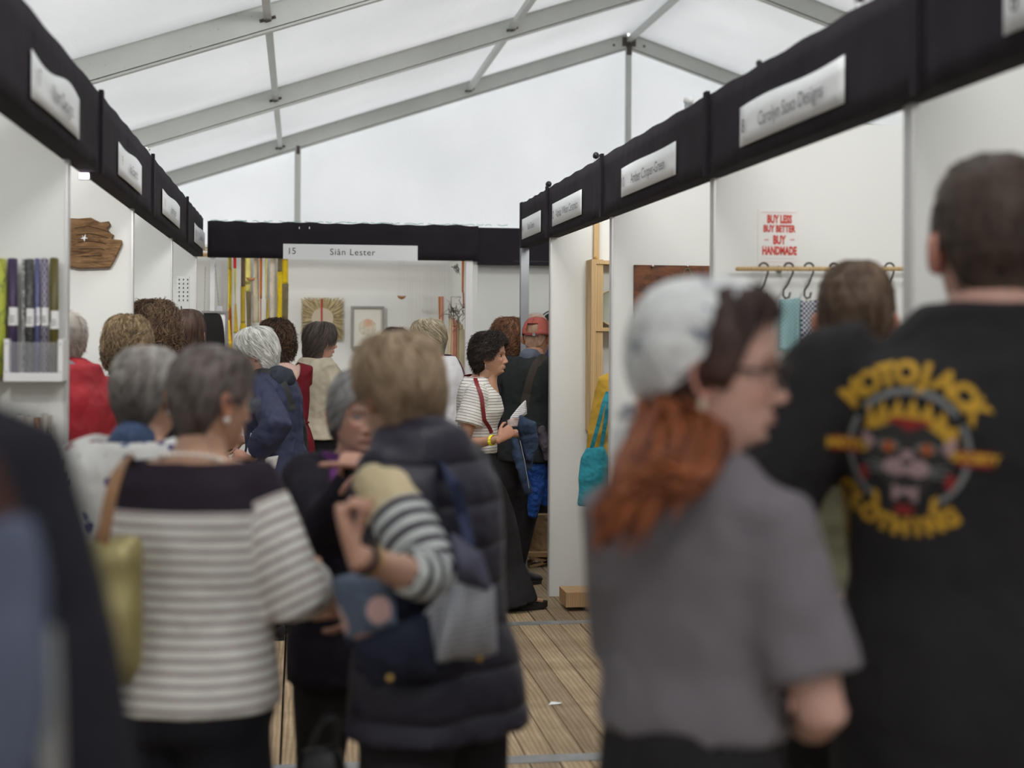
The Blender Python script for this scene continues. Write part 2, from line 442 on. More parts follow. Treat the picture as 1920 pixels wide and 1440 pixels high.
def rafter_mesh(y, side):
    xe = XL if side < 0 else XR
    a = V3(RX_, y, RZ_); b = V3(xe, y, roofz(xe)); t = nrm(b-a); u = V3(-t[2], 0, t[0]); u = u if u[2] > 0 else -u
    mb = MB(); c = (a+b)/2; h = (b-a)/2
    mb.obox(c, h, V3(0, .042, 0), u*.084)                      # box section
    mb.obox(c-u*.100, h, V3(0, .034, 0), u*.006)               # kedar channel below, two lips and a slot
    mb.obox(c-u*.092, h, V3(0, .018, 0), u*.006)
    mb.obox(c+u*.094, h, V3(0, .050, 0), u*.010)
    return mb, a, b, t, u
purl_x = [2.13, -.24]      # where the purlins cross, left slope (right slope mirrored)
for i, y in enumerate(FR[:-1]):
    fr = empty('trim_%d' % (i+1), (0, 0, 0), kind='structure')
    for sd in (-1, 1):
        mb, a, b, t, u = rafter_mesh(y, sd); mb.build('rafter', M['alu'], fr)
    for px in purl_x:
        for x in (px, 2*RX_-px):
            z = roofz(x); sd = -1 if x < RX_ else 1; t = nrm((sd, 0, -SL))
            u = V3(SL, 0, 1)/math.hypot(1, SL) if sd > 0 else V3(-SL, 0, 1)/math.hypot(1, SL)
            mb = MB().obox((x, y-.05, z-.02), t*.062, V3(0, .006, 0), u*.011).obox((x, y-.062, z-.02), t*.022, V3(0, .02, 0), u*.022)
            for s_ in (-1, 1): mb.add(*ball(V3(x, y-.058, z-.02)+t*.045*s_, .007, 8, 5))
            mb.build('bracket', M['alu_dark'], fr)
    mb = MB().obox((RX_, y, RZ_-.02), V3(.09, 0, 0), V3(0, .052, 0), V3(0, 0, .06)).obox((RX_, y-.05, RZ_-.10), V3(.035, 0, 0), V3(0, .012, 0), V3(0, 0, .09))
    mb.build('ridge_bracket', M['alu_dark'], fr)
    for s_ in (-1, 1):
        MB().add(*ball((RX_+s_*.20, y-.045, RZ_-.07), (.017, .006, .017), 10, 6)).build('bolt', M['alu_dark'], fr)
    for x in (XL+.08, XR-.08):
        MB().box((x-.06, y-.05, 0), (x+.06, y+.05, roofz(x)-.03)).build('side_post', M['alu'], fr)
    if i == 0:
        for x in (RX_, -.02, 8.4):
            zt = roofz(x)-.10
            mb = MB().box((x-.034, y-.05, 0), (x+.034, y+.03, zt)).box((x-.042, y-.058, 0), (x-.034, y-.02, zt))
            mb.build('gable_post', M['alu'], fr)
            MB().box((x-.02, y-.075, zt-.07), (x+.02, y-.05, zt+.03)).build('bracket', M['alu_dark'], fr)
k = len(FR)
pl = empty('trim_%d' % k, (0, 0, 0), kind='structure')
for i in range(len(FR)-1):
    y0, y1 = FR[i+1], FR[i]
    for x in [RX_]+purl_x+[2*RX_-p for p in purl_x]:
        z = roofz(x)-.0
        MB().box((x-.028, y0+.05, z-.03), (x+.028, y1-.05, z+.035)).build('purlin', M['alu'], pl)

# ------------------------------------------------------------------ stand walls
ZT, ZB = 2.50, 2.20       # top and underside of the fascias
wn = [0]
def partition(side, x0, x1, y, th=.04, z1=2.42, name=None):
    wn[0] += 1
    mb = MB().box((x0, y, 0), (x1, y+th, z1))
    o = mb.build(name or 'wall_%s_%d' % (side, wn[0]), M['panel'], kind='structure')
    return o
def edge_strip(o, x, y, sgn, th=.04, z1=2.42):
    MB().box((x-.004, y-.006, 0), (x+.004, y+th+.006, z1)).build('edge_profile', M['panel_edge'], o)
    return o
for y, xe in ((5.1, -.80), (7.06, -.80), (9.2, -.80), (11.36, -.80), (3.0, -.82)):
    edge_strip(partition('left', -2.9, xe, y), xe+.004, y, 1)
MB().box((-2.94, -1, 0), (-2.9, 11.4, 2.42)).build('wall_left_9', M['panel'], kind='structure')
for y, xe in ((8.58, 1.53), (7.02, 1.565), (5.22, 1.56), (3.45, 1.555), (1.6, 1.56)):
    edge_strip(partition('right', xe, 3.7, y), xe-.004, y, -1)
MB().box((3.7, -1, 0), (3.74, 9.7, 2.42)).build('wall_right_19', M['panel'], kind='structure')
# stand 15 across the end
partition('back', -1.26, 1.40, 13.4, name='wall_back_1')
MB().box((1.40, 11.5, 0), (1.44, 13.4, 2.42)).build('wall_back_2', M['panel'], kind='structure')
MB().box((-1.3, 11.6, 0), (-1.26, 13.4, 2.42)).build('wall_back_3', M['panel'], kind='structure')
partition('back', 1.45, 4.5, 11.62, name='wall_back_4')
a = at(872, 700, 11.46); b = at(885, 700, 11.46)
MB().box((a[0], 11.44, 0), (b[0], 11.50, 2.2)).build('trim_21', M['white'], kind='structure')
a = at(975, 700, 9.62); b = at(990, 700, 9.62)
MB().box((a[0], 9.60, 0), (b[0], 9.66, 2.22)).build('trim_22', M['grey'], kind='structure')
a = at(393, 700, 11.46); b = at(402, 700, 11.46)
MB().box((a[0], 11.44, 0), (b[0], 11.50, 2.2)).build('trim_23', M['white'], kind='structure')

# ------------------------------------------------------------------ fascias with name plates
def fascia(x, y0, y1, side, label, sy0=None, sy1=None, num='', text='', wob=0.0, tsize=.06, snum=None):
    """a fascia board along the aisle at x; side = +1: its face looks to -x (right row)"""
    root = empty('fascia_board', (x, (y0+y1)/2, ZB), label=label, cat='fascia', group='stand fascias along the aisle')
    cy = (y0+y1)/2; d = .07*side
    def fn(s, t):       # fabric wrapped over the face, slightly loose
        yy = (y0-cy)+(y1-y0)*s
        return (-.004*side*0+.0012*math.sin(s*23+x*3)*math.sin(PI*t)*side, yy, (ZT-ZB)*t+.003*math.sin(s*31)*(t > .9))
    xa, xb = sorted((0, d))
    MB().box((xa+.001, y0-cy+.002, 0), (xb, y1-cy-.002, ZT-ZB-.004)).build('board', M['fascia'], root)
    v, f = sheet(fn, 24, 5, .004)
    MB().add(v, f).build('fabric_face', M['fascia'], root, smooth=True)
    MB().box((min(0, -.012*side)-.002, y0-cy+.001, -.004), (max(0, -.012*side)+.002, y0-cy+.04, ZT-ZB+.012)).build('post_cover', M['fascia'], root)
    if text:
        ys0, ys1 = sy0-cy, sy1-cy
        def fs(s, t):
            yy = ys0+(ys1-ys0)*s; bow = wob*math.sin(s*PI*2)*t
            return (-.009*side-.004*side*math.sin(s*PI)*abs(wob)*50, yy, .05+.135*t-bow)
        v, f = sheet(fs, 16, 3, .002); pl_ = MB().add(v, f).build('name_plate', M['sign'], root, smooth=True)
        mb = MB(); dr = -1.0*side   # reading direction: right row reads towards +y? seen from the aisle
        ax = V3(0, 1, 0) if side < 0 else V3(0, -1, 0)
        ay = V3(0, 0, 1); xo = -.0175*side-.004*side*abs(wob)*50
        w = abs(ys1-ys0); o = V3(xo, (ys0+ys1)/2, .112)
        tv, tf = text_geo(text, tsize); mb.add(put(tv*V3(1, 1, 1), o+ax*.04, ax, ay), tf)
        tv, tf = text_geo(num, tsize); mb.add(put(tv, o-ax*(w/2-.06), ax, ay), tf)
        mb.build('lettering', M['ink'], pl_, kind='stuff')
    return root
def ysof(x, px):   # distance at which the line of sight through px crosses the plane X = x
    d = F_+(px-960)/FPX*R_; return x*d[1]/d[0]
XLf, XRf = -.745, 1.505
L = [ysof(XLf, p) for p in (183, 282, 348, 387)]
fascia(XLf, 2.95, L[0], -1, 'nearest black fascia board on the left row, wavy plate reading Nant Designs', ysof(XLf, 50), ysof(XLf, 141), '7', 'Nant Designs', .018, .07)
fascia(XLf, L[0], L[1], -1, 'second black fascia board on the left row, plate reading Iola Edwards', ysof(XLf, 216), ysof(XLf, 260), '9', 'Iola Edwards', .008)
fascia(XLf, L[1], L[2], -1, 'third black fascia board on the left row, plate numbered 11', ysof(XLf, 300), ysof(XLf, 333), '11', 'Janet Hughes', .007)
fascia(XLf, L[2], 11.36, -1, 'farthest black fascia board on the left row, small plate numbered 13', ysof(XLf, 361), ysof(XLf, 381), '13', 'Catrin Weave', .006)
fascia(XLf, .6, 2.95, -1, 'black fascia board at the top left edge of the photo, without a plate in view')
Rr = [ysof(XRf, p) for p in (975, 1027, 1130, 1328, 1725)]
fascia(XRf, Rr[1], Rr[0], 1, 'farthest black fascia board on the right row, plate reading Ruth Green', ysof(XRf, 1015), ysof(XRf, 980), '14', 'Ruth Green', 0, .055)
fascia(XRf, Rr[2], Rr[1], 1, 'black fascia board on the right row, plate reading Alanda Wilson Ceramics', ysof(XRf, 1092), ysof(XRf, 1037), '12', 'Alanda Wilson Ceramics', 0, .066)
fascia(XRf, Rr[3], Rr[2], 1, 'black fascia board on the right row, plate reading Amber Cooper-Green', ysof(XRf, 1269), ysof(XRf, 1167), '10', 'Amber Cooper-Green', 0.003, .066)
fascia(XRf, Rr[4], Rr[3], 1, 'black fascia board on the right row, plate reading Carolyn Saxo Designs', ysof(XRf, 1586), ysof(XRf, 1390), '8', 'Carolyn Saxo Designs', .006, .066)
fascia(XRf, 1.2, Rr[4], 1, 'nearest black fascia board on the right row, plate cut off by the photo edge', 1.95, ysof(XRf, 1886), '6', 'Beca Ford Prints', .004, .075)
# end cover of the right row, facing the camera's left
MB().box((XRf-.006, 9.60, ZB-.004), (XRf+.035, 9.68, ZT+.01)).build('trim_24', M['fascia'], kind='structure')
# fascia of stand 15
f15 = empty('fascia_board', (.35, 11.42, ZB), label='long black fascia board across the end, plate reading 15 Siân Lester', cat='fascia', group='fascias of the end stand')
x0 = at(389, 450, 11.42)[0]-.35; x1 = at(897, 450, 11.42)[0]-.35
zt15 = at(640, 419, 11.42)[2]-ZB
def f15f(s, t): return (x0+(x1-x0)*s, .003*math.sin(s*50), (zt15)*t+.004*math.sin(s*70)*(t > .9)+.004*math.sin(s*23)*(t > .9))
MB().box((x0, .004, 0), (x1, .07, zt15-.004)).build('board', M['fascia'], f15)
MB().add(*sheet(f15f, 60, 4, .004)).build('fabric_face', M['fascia'], f15, smooth=True)
a = at(531, 457, 11.41); b = at(783, 489, 11.41)
px0, pz1, px1, pz0 = a[0]-.35, a[2]-ZB, b[0]-.35, b[2]-ZB
pl_ = MB().box((px0, -.010, pz0), (px1, -.006, pz1)).build('name_plate', M['sign'], f15)
mb = MB(); tv, tf = text_geo('Siân Lester', .0715, spacing=1.12)
cx = at(661, 473, 11.41)[0]-.35; mb.add(put(tv, (cx, -.0112, (pz0+pz1)/2-.001), (1, 0, 0), (0, 0, 1)), tf)
tv, tf = text_geo('15', .0715); cx = at(547, 473, 11.41)[0]-.35; mb.add(put(tv, (cx, -.0112, (pz0+pz1)/2+.002), (1, 0, 0), (0, 0, 1)), tf)
mb.build('lettering', M['ink'], pl_, kind='stuff')
for q in (561, 580):
    a = at(q, 427, 11.4); MB().box((a[0]-.352, -.008, a[2]-ZB-.008), (a[0]-.346, -.004, a[2]-ZB+.008)).build('staple', M['steel'], f15)
f16 = empty('fascia_board', (1.7, 11.45, ZB), label='plain black fascia board at the end, between plate 15 and the right row', cat='fascia', group='fascias of the end stand')
x0 = at(897, 450, 11.44)[0]-1.7
MB().box((x0, 0, -.03), (1.3, .06, at(930, 427, 11.44)[2]-ZB)).build('board', M['fascia'], f16)
MB().box((x0+.30, -.004, .0), (1.3, -.0005, .006)).build('seam', M['black'], f16)
# green netting caught along the top of the end fascia
mb = MB(); g = plain('green_netting', (.12, .42, .38), .7)
for i in range(26):
    x = -.72+i*.092+random.uniform(-.03, .03); w = random.uniform(.04, .12)
    P = [(x+w*t, 11.45+random.uniform(-.01, .01), ZB+zt15+.004+.010*abs(math.sin(i*1.7+t*3))) for t in np.linspace(0, 1, 6)]
    mb.tube(P, .0022, 5)
mb.build('netting_strands', g, kind='stuff', label='thin green netting strands caught along the top of the end fascia', cat='netting')

# lamp housings and clamps on top of the fascias
def clamp(x, y, z, label, m=M['black'], s=1.0):
    r = empty('clamp_lamp', (x, y, z), random.uniform(-.3, .3), label=label, cat='lamp')
    v, f = ball((0, 0, .022*s), (.018*s, .030*s, .02*s), 10, 7); MB().add(v, f).build('lamp_head', m, r, smooth=True)
    MB().box((-.012*s, -.012*s, -.03*s), (.012*s, .012*s, .01*s)).tube([(0, 0, 0), (.02*s, .02*s, .03*s)], .004, 6).build('jaw', M['steel'], r)
p = at(101, 66, 4.3); clamp(XLf-.03, 4.05, ZT+.02, 'small clamp lamp on top of the nearest left fascia board')
clamp(XLf-.03, 7.45, ZT+.015, 'pale clamp lamp on top of the third left fascia board', M['white'], .8)
clamp(XRf+.03, ysof(XRf, 1018), ZT+.02, 'black clamp lamp on the far end of the right fascias')  # two-tone raffia: light fibres mixed with darker strands
clamp(XRf+.03, ysof(XRf, 1105), ZT+.02, 'black clamp lamp beside the post cover left of the Amber plate')
clamp(XRf+.03, ysof(XRf, 1275), ZT+.02, 'white-headed clamp lamp right of the Amber plate', M['white'])
clamp(XRf+.03, ysof(XRf, 1404), ZT+.012, 'tiny clamp lamp above the Carolyn plate', M['black'], .6)
clamp(XRf+.03, ysof(XRf, 1590), ZT+.02, 'blurred clamp lamp where the right fascia meets the rafter', M['steel'])
# floodlight glimpsed under the second left fascia
def glow(name, col, st):
    m, nt, b = new_mat(name); b.inputs['Emission Color'].default_value = (*col, 1); b.inputs['Emission Strength'].default_value = st
    b.inputs['Base Color'].default_value = (*col, 1); return m
fl = empty('floodlight', at(158, 330, 5.5), label='lit floodlight glimpsed under the left fascia beside the white partition', cat='lamp')
MB().box((-.02, .0, -.012), (.02, .03, .012)).build('housing', M['black'], fl)
MB().box((-.017, -.004, -.010), (.017, -.001, .010)).build('lamp_lens', glow('floodlight_lens', (1, .85, 1), 6), fl)
for q, nm in zip(ADDED_FILLS, ('over the nearest stands', 'above the stripe-topped woman and gilet', 'beyond the second left partition')):
    r = empty('floodlight', (q[0], q[1], q[2]+.05), label='long white fill light added unseen under the tent roof, '+nm, cat='lamp', group='added fill lights under the tent roof')
    MB().box((-.70, -.28, .01), (.70, .28, .07)).build('housing', M['white'], r)  # housing made up to go with the added fill light
    for x in (-.5, .5): MB().tube([(x, 0, .06), (x, 0, roofz(q[0]+x)-q[2]-.02)], .004, 6).build('hanging_cable', M['steel'], r)
for ((lx, ly, lz), tgt, p), nm in zip(LAMPS[1:], ('the second left stand', 'the third left stand', 'the fourth left stand', 'the nearest right stand', 'the Carolyn stand', 'the Amber stand', 'the Alanda stand', 'the end stand', 'the Ruth stand')):
    r = empty('spotlight', (lx, ly, lz), label='black spotlight clamped behind the fascia of '+nm, cat='lamp', group='spotlights hidden behind the fascias')
    d = nrm(np.array(tgt)-np.array((lx, ly, lz)))
    v, f = loft([-d*.10, -d*.06, -d*.015], [.03, .05, .055], [.03, .05, .055], n=14); MB().add(v, f).build('housing', M['black'], r, smooth=True)
    end = V3(XLf-.075-lx, 0, .05) if lx < -.5 else (V3(XRf+.075-lx, 0, .05) if lx > 1 else V3(0, 11.49-ly, .05))
    MB().tube([-d*.05, -d*.05+V3(0, 0, .06), end], .007, 6).build('bracket', M['steel'], r)
# ------------------------------------------------------------------ people
def col3(c): return np.array(c, float)
SKIN = vcol('skin', .48, .4, .08, 250, sss=0.0)
HAIRM = vcol('hair', .55, .35)
HZ = np.array([.1165, .1145, .107, .094, .075, .050, .025, 0, -.025, -.045, -.065, -.085, -.100, -.114, -.126, -.150, -.180, -.215, -.26, -.33])
HW = np.array([.002, .026, .048, .062, .071, .0765, .078, .077, .0745, .071, .066, .058, .050, .046, .048, .051, .052, .056, .070, .075])
HF = np.array([.002, .032, .058, .075, .086, .092, .0925, .089, .088, .087, .085, .082, .077, .058, .040, .034, .034, .04, .05, .06])
HB = np.array([.002, .036, .062, .081, .094, .101, .102, .099, .093, .083, .073, .065, .060, .058, .057, .056, .058, .065, .08, .09])
HK = len(HZ)
def tab(t, v): return np.interp(v, np.arange(HK), t)
def head_pt(phi, v, wide=1.0):
    """phi 0 = nose, +-pi = back of the head; v = row from crown down"""
    z = tab(HZ, v); w = tab(HW, v)*wide; f = tab(HF, v); b = tab(HB, v)
    c, s = np.cos(phi), np.sin(phi)
    x = np.sign(s)*np.abs(s)**.92*w; y = np.where(c > 0, f, b)*np.sign(c)*np.abs(c)**np.where(c > 0, .80, .95)
    return np.stack([x, y, z*np.ones_like(x)], -1)
def gs(x, z, cx, cz, sx, sz): return np.exp(-((x-cx)/sx)**2-((z-cz)/sz)**2)
def build_head(skin, nu=72, nv=64, lips=(.52, .22, .19), brow=(.12, .08, .06), age=.4, open_=0.0, fem=True):
    vv = np.concatenate([np.linspace(0, 4, 10, endpoint=False), np.linspace(4, 13.5, nv-20, endpoint=False), np.linspace(13.5, 18, 10)])
    # denser in front
    a = np.linspace(-PI, PI, nu, endpoint=False); a = a - .42*np.sin(a)*1.0
    PH, VV = np.meshgrid(a, vv); P = head_pt(PH, VV); x, y, z = P[..., 0].copy(), P[..., 1].copy(), P[..., 2].copy()
    fr = smst(np.cos(PH), .0, .35)
    ax = np.abs(x)
    nose = np.interp(z, [-.056, -.050, -.044, -.036, -.015, .006, .02, .035], [0, .010, .024, .0265, .015, .006, .003, 0])
    sx = np.interp(z, [-.05, -.04, -.02, .01], [.0125, .0120, .0085, .0095])
    dy = nose*np.exp(-(x/sx)**2)
    dy += .007*gs(ax, z, .0135, -.043, .0065, .007)
    dy += -.0150*gs(ax, z, .031, .000, .0195, .0115)+.0048*gs(ax, z, .027, .021, .022, .0075)
    dy += .0055*gs(ax, z, .043, -.027, .018, .018)-.003*gs(ax, z, .047, -.062, .014, .02)
    lipa = .0065 if fem else .005
    dy += lipa*gs(x, z, 0, -.0665, .019, .0042)+lipa*1.05*gs(x, z, 0, -.0765, .017, .0048)-.0035*gs(x, z, 0, -.0713, .024, .0018)+.006*gs(x, z, 0, -.071, .026, .014)
    dy += -.0045*gs(x, z, 0, -.0865, .022, .006)+.0075*gs(x, z, 0, -.101, .020, .011)
    dy += -.0022*age*gs(ax, z, .030-.35*(z+.05), -.060, .004, .016)
    dy += -.003*gs(x, z, 0, -.058, .004, .006)
    y = y+dy*fr
    P = np.stack([x, y, z], -1).reshape(-1, 3); nr = len(vv); f = []
    for i in range(nr-1):
        for j in range(nu):
            j2 = (j+1) % nu; f.append((i*nu+j, (i+1)*nu+j, (i+1)*nu+j2, i*nu+j2))
    f.append(tuple(range(nu)))
    X, Y, Z = P[:, 0], P[:, 1], P[:, 2]; AX = np.abs(X); F = (Y > .02)
    c = np.tile(col3(skin), (len(P), 1)); k = col3(skin)
    def blend(c, w, t): return c*(1-w[:, None])+col3(t)*w[:, None]
    c = blend(c, .30*F*gs(AX, Z, .045, -.030, .018, .016), k*V3(1.1, .62, .55))
    c = blend(c, .35*F*gs(X, Z, 0, -.042, .012, .01), k*V3(1.1, .66, .6))
    wl = F*smst(1-((X/.0235)**2+((Z+.0715)/(.0088-.15*AX))**2), -.15, .25)
    c = blend(c, .85*wl, lips); c = blend(c, .6*F*gs(X, Z, 0, -.0713, .022, .0012), (.12, .04, .03))
    c = blend(c, .45*F*gs(AX, Z, .031, .001, .017, .010), k*V3(.62, .48, .42))
    arch = .0215+.004*np.sin(np.clip((AX-.012)/.038, 0, 1)*PI)-.05*np.clip(AX-.042, 0, 1)
    wb = F*smst(AX, .010, .016)*(1-smst(AX, .046, .054))*np.exp(-((Z-arch)/.0030)**2)
    c = blend(c, .8*wb, brow)
    parts = [(P, f, np.clip(c, 0, 1))]
    # ears
    for sd in (-1, 1):
        nn, mm = 6, 16; v = []
        for i in range(nn+1):
            r = i/nn
            for j in range(mm):
                t = 2*PI*j/mm; ey = .0175*math.cos(t)*r*(1+.18*math.sin(t)); ez = .032*math.sin(t)*r
                out = .006+.012*smst(r, .45, .8)*(1-.75*smst(r, .88, 1))-.004*(r < .4); out *= (1.0-.3*math.cos(t))
                v.append((sd*(.0765+out+.10*max(0, -ey)), -.012+ey-.15*ez, -.012+ez))
        ff = []
        for i in range(nn):
            for j in range(mm):
                j2 = (j+1) % mm; q = (i*mm+j, i*mm+j2, (i+1)*mm+j2, (i+1)*mm+j); ff.append(q if sd < 0 else q[::-1])
        v2 = [(p[0]-sd*.010, p[1], p[2]) for p in v]; o = len(v)
        ff += [tuple(o+k2 for k2 in q[::-1]) for q in ff]
        for j in range(mm): j2 = (j+1) % mm; ff.append((nn*mm+j, nn*mm+j2, o+nn*mm+j2, o+nn*mm+j))
        vv_ = np.array(v+v2); parts.append((vv_, ff, np.tile(np.clip(k*V3(1.05, .82, .78), 0, 1), (len(vv_), 1))))
    # eyelids: skin shells over the eyeballs with the almond left open
    for sd in (-1, 1):
        cx, cy, cz, R = sd*.031, .0636, .0005, .0142; v = []; nn, mm = 9, 14
        for i in range(nn+1):
            for j in range(mm+1):
                up = i/nn*2-1; la = (j/mm*2-1)*1.15
                half = .50*max(0, 1-(la/.95)**2)**.6
                el = (half*.85+(1.25-half*.85)*up) if up > 0 else (-half*.6+(1.25-half*.6)*up)
                v.append((cx+R*math.cos(el)*math.sin(la), cy+R*math.cos(el)*math.cos(la), cz+R*math.sin(el)))
        half_n = nn//2; ff = []
        for i in range(nn):
            if i == half_n: continue
            for j in range(mm): a_ = i*(mm+1)+j; ff.append((a_, a_+1, a_+mm+2, a_+mm+1))
        vv_ = np.array(v); parts.append((vv_, ff, np.tile(np.clip(k*V3(.86, .66, .6), 0, 1), (len(vv_), 1))))
    return parts
def build_eye():
    out = []
    for sd in (-1, 1):
        v, f = ball((0, 0, 0), .0128, 20, 22); v = v[:, [0, 2, 1]]; f = [q[::-1] for q in f]
        d = v[:, 1]/.0128; c = np.tile((.46, .43, .41), (len(v), 1)).astype(float)
        c[d > .925] = (.10, .065, .04); c[d > .965] = (.01, .01, .01); v[:, 0] += sd*.031; v[:, 1] += .0632; out.append((v, f, c))
    return out
EYEM = vcol('eye', .12, .6)

class Hd:   # head frame
    def __init__(s, M4, sc): s.M = M4; s.s = sc
    def __call__(s, p):
        p = np.asarray(p, float)*s.s; R = np.array(s.M.to_3x3()); t = np.array(s.M.translation); return p.reshape(-1, 3) @ R.T + t

ZB_DEF = dict(
    long_=[(0, 3.2), (35, 3.6), (60, 5.5), (75, 9.0), (100, 15), (180, 15)],
    short_f=[(0, 3.6), (35, 4.0), (58, 5.0), (70, 7.3), (83, 7.6), (98, 7.2), (112, 9.5), (140, 12.0), (180, 12.6)],
    short_m=[(0, 3.8), (38, 4.1), (56, 5.2), (68, 7.6), (80, 7.8), (90, 6.6), (108, 7.4), (125, 10.2), (180, 12.0)])
def hair(P, style='short_f', c1=(.2, .15, .1), c2=(.3, .22, .15), c3=None, vol=(.022, .018, .02), rough=.25, ns=700, slen=.05, srad=.0016, curl=0.0,
         comb=.3, hang=0.0, bottom=None, lift=.012, zoff=0.0, seed=1, part=0.0, zb=None, cap_noise=.007, swirl=0.0, tipc=None, low=.5, wisp=.25, front=.0, xcut=None):
    """a shaped cap plus separate locks that follow it"""
    rg = np.random.default_rng(seed); H = P.head; zbl = zb or ZB_DEF[style]
    A = [a*PI/180 for a, b in zbl]; B = [b+zoff for a, b in zbl]
    bd = lambda ph: np.interp(np.abs(ph), A, B)
    def shell(ph, v, extra=0.0):
        P0 = head_pt(ph, v); mid = head_pt(ph, np.minimum(v, 7.0)); r0 = P0.copy()
        if hang > 0:
            k = hang*(v > 7.0); P0[..., :2] = P0[..., :2]*(1-k)[..., None]+mid[..., :2]*k[..., None]
        cphi = np.cos(ph); th = np.where(cphi > 0, vol[1]+(vol[0]-vol[1])*(1-smst(v, 0, 5)), vol[2]+(vol[0]-vol[2])*(1-smst(v, 0, 5)))
        n = P0-V3(0, -.005, -.01); n[..., 2] *= np.where(v < 7, 1, .15); n /= np.linalg.norm(n, axis=-1)[..., None]
        return P0, n, th+extra
    nu, nv = 96, 64; a = np.linspace(-PI, PI, nu, endpoint=False); vmax = min(HK-1.5, max(B)+1.2)
    vv = np.linspace(0, vmax, nv); PH, VV = np.meshgrid(a, vv)
    P0, n, th = shell(PH, VV); edge = bd(PH)
    mask = 1-smst(VV, edge-.75, edge+.15)
    pf = P0.reshape(-1, 3); nz = (vnoise(pf, 26, seed)*.55+(1-2*np.abs(vnoise(pf*V3(1, 1, .35), 60, seed+3)))*.45).reshape(VV.shape)
    off = (th+cap_noise*nz)*mask-.008*(1-mask)
    if hang > 0:
        inside = head_pt(PH, VV)*.82; Q = P0+n*off[..., None]; mk = mask[..., None]; Q = np.where(mk > .02, Q, Q*0+inside)
        Q = Q*np.clip(mk*3, 0, 1)+inside*(1-np.clip(mk*3, 0, 1)); Q[..., 2] = P0[..., 2]+(n*off[..., None])[..., 2]*mk[..., 0]
    else: Q = P0+n*off[..., None]
    Q = Q.reshape(-1, 3); f = []
    for i in range(nv-1):
        for j in range(nu):
            j2 = (j+1) % nu; f.append((i*nu+j, (i+1)*nu+j, (i+1)*nu+j2, i*nu+j2))
    f.append(tuple(range(nu))); 
    f.append(tuple((nv-1)*nu+j for j in range(nu-1, -1, -1)))
    t = np.clip(.32+.45*nz.ravel()+.35*vnoise(pf*V3(1, 1, .3), 80, seed+9)+.2*vnoise(pf, 14, seed+5), 0, 1)  # shading painted in: darker tone in the grooves of the cap, plus random variation
    cc = col3(c1)*(1-t[:, None])+col3(c2)*t[:, None]
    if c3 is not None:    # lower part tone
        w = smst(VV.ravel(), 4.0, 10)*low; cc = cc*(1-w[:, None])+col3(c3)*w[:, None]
    V = [Q]; Fs = list(f); C = [cc]; base = len(Q)
    # locks
    if ns:
        ph = rg.uniform(-PI, PI, ns*3); v0 = rg.uniform(0.02, 1, ns*3)**.85*bd(ph); keep = (v0 < bd(ph)-.3); ph, v0 = ph[keep][:ns], v0[keep][:ns]; m = len(ph)
        L = slen*rg.uniform(.5, 1.25, m); K = 9 if curl > 0 else 6; tt = np.linspace(0, 1, K)
        dv = L/.028; dirp = np.sign(ph)*comb*(1-0*ph)+rg.normal(0, .25 if curl > 0 else .11, m)+swirl
        PHs = ph[:, None]+dirp[:, None]*tt*(L/.05)[:, None]*np.clip(v0/6, .25, 1)[:, None]
        Vs = np.clip(v0[:, None]+dv[:, None]*tt, 0, HK-1.6)
        if bottom is not None: Vs = np.minimum(Vs, bottom)
        else: Vs = np.minimum(Vs, bd(PHs)+rg.uniform(-.2, .7, m)[:, None])
        S0, nn_, th_ = shell(PHs, Vs); 
        out = th_-.0015+cap_noise*.4+lift*rg.uniform(-.2, 1, m)[:, None]*tt**1.2*(1+0*th_)
        pts = S0+nn_*out[..., None]
        if curl > 0:
            tan = np.gradient(pts, axis=1); tan /= np.linalg.norm(tan, axis=2)[..., None]+1e-9; sd = np.cross(tan, nn_)
            w0 = rg.uniform(0, 2*PI, m)[:, None]; fr = rg.uniform(1.0, 2.2, m)[:, None]*2*PI; amp = curl*rg.uniform(.4, 1.2, m)[:, None]
            pts = pts+sd*(amp*np.sin(fr*tt+w0))[..., None]+nn_*(amp*.8*np.cos(fr*tt+w0)+curl*.5*tt)[..., None]
        pts = pts+rg.normal(0, 1, (m, 1, 3))*wisp*.01*tt[None, :, None]
        tan = np.gradient(pts, axis=1); tan /= np.linalg.norm(tan, axis=2)[..., None]+1e-9
        e1 = np.cross(tan, nn_); e1 /= np.linalg.norm(e1, axis=2)[..., None]+1e-9; e2 = np.cross(tan, e1)
        rad = srad*(1.25 if curl > 0 else 1.4)*rg.uniform(.5, 1.5, m)[:, None]*(1-.8*tt**2)
        ring = [pts+e1*(rad*math.cos(q))[..., None]+e2*(rad*math.sin(q)*.6)[..., None] for q in (0, 2.09, 4.19)]
        R = np.stack(ring, 2).reshape(-1, 3)        # m,K,3
        tcol = np.clip(rg.uniform(-.25, 1.25, m), 0, 1.2)[:, None, None, None]
        cs = (col3(c1)*(1-tcol)+col3(c2)*tcol)*np.ones((m, K, 3, 1))
        if c3 is not None: w = (smst(Vs, 4, 10)*low)[:, :, None, None]; cs = cs*(1-w)+col3(c3)*w
        if tipc is not None: w = (tt**2*.7)[None, :, None, None]; cs = cs*(1-w)+col3(tipc)*w
        idx = base+np.arange(m)[:, None]*K*3+np.arange(K-1)[None, :]*3
        for q in range(3):
            q2 = (q+1) % 3; a0 = idx+q; b0 = idx+q2; Fs += np.stack([a0, b0, b0+3, a0+3], -1).reshape(-1, 4).tolist()
        V.append(R); C.append(cs.reshape(-1, 3))
    V = np.vstack(V); C = np.vstack(C); me = mesh('hair', H(V), Fs); set_col(me, C)
    return link('hair', me, HAIRM, P.root)
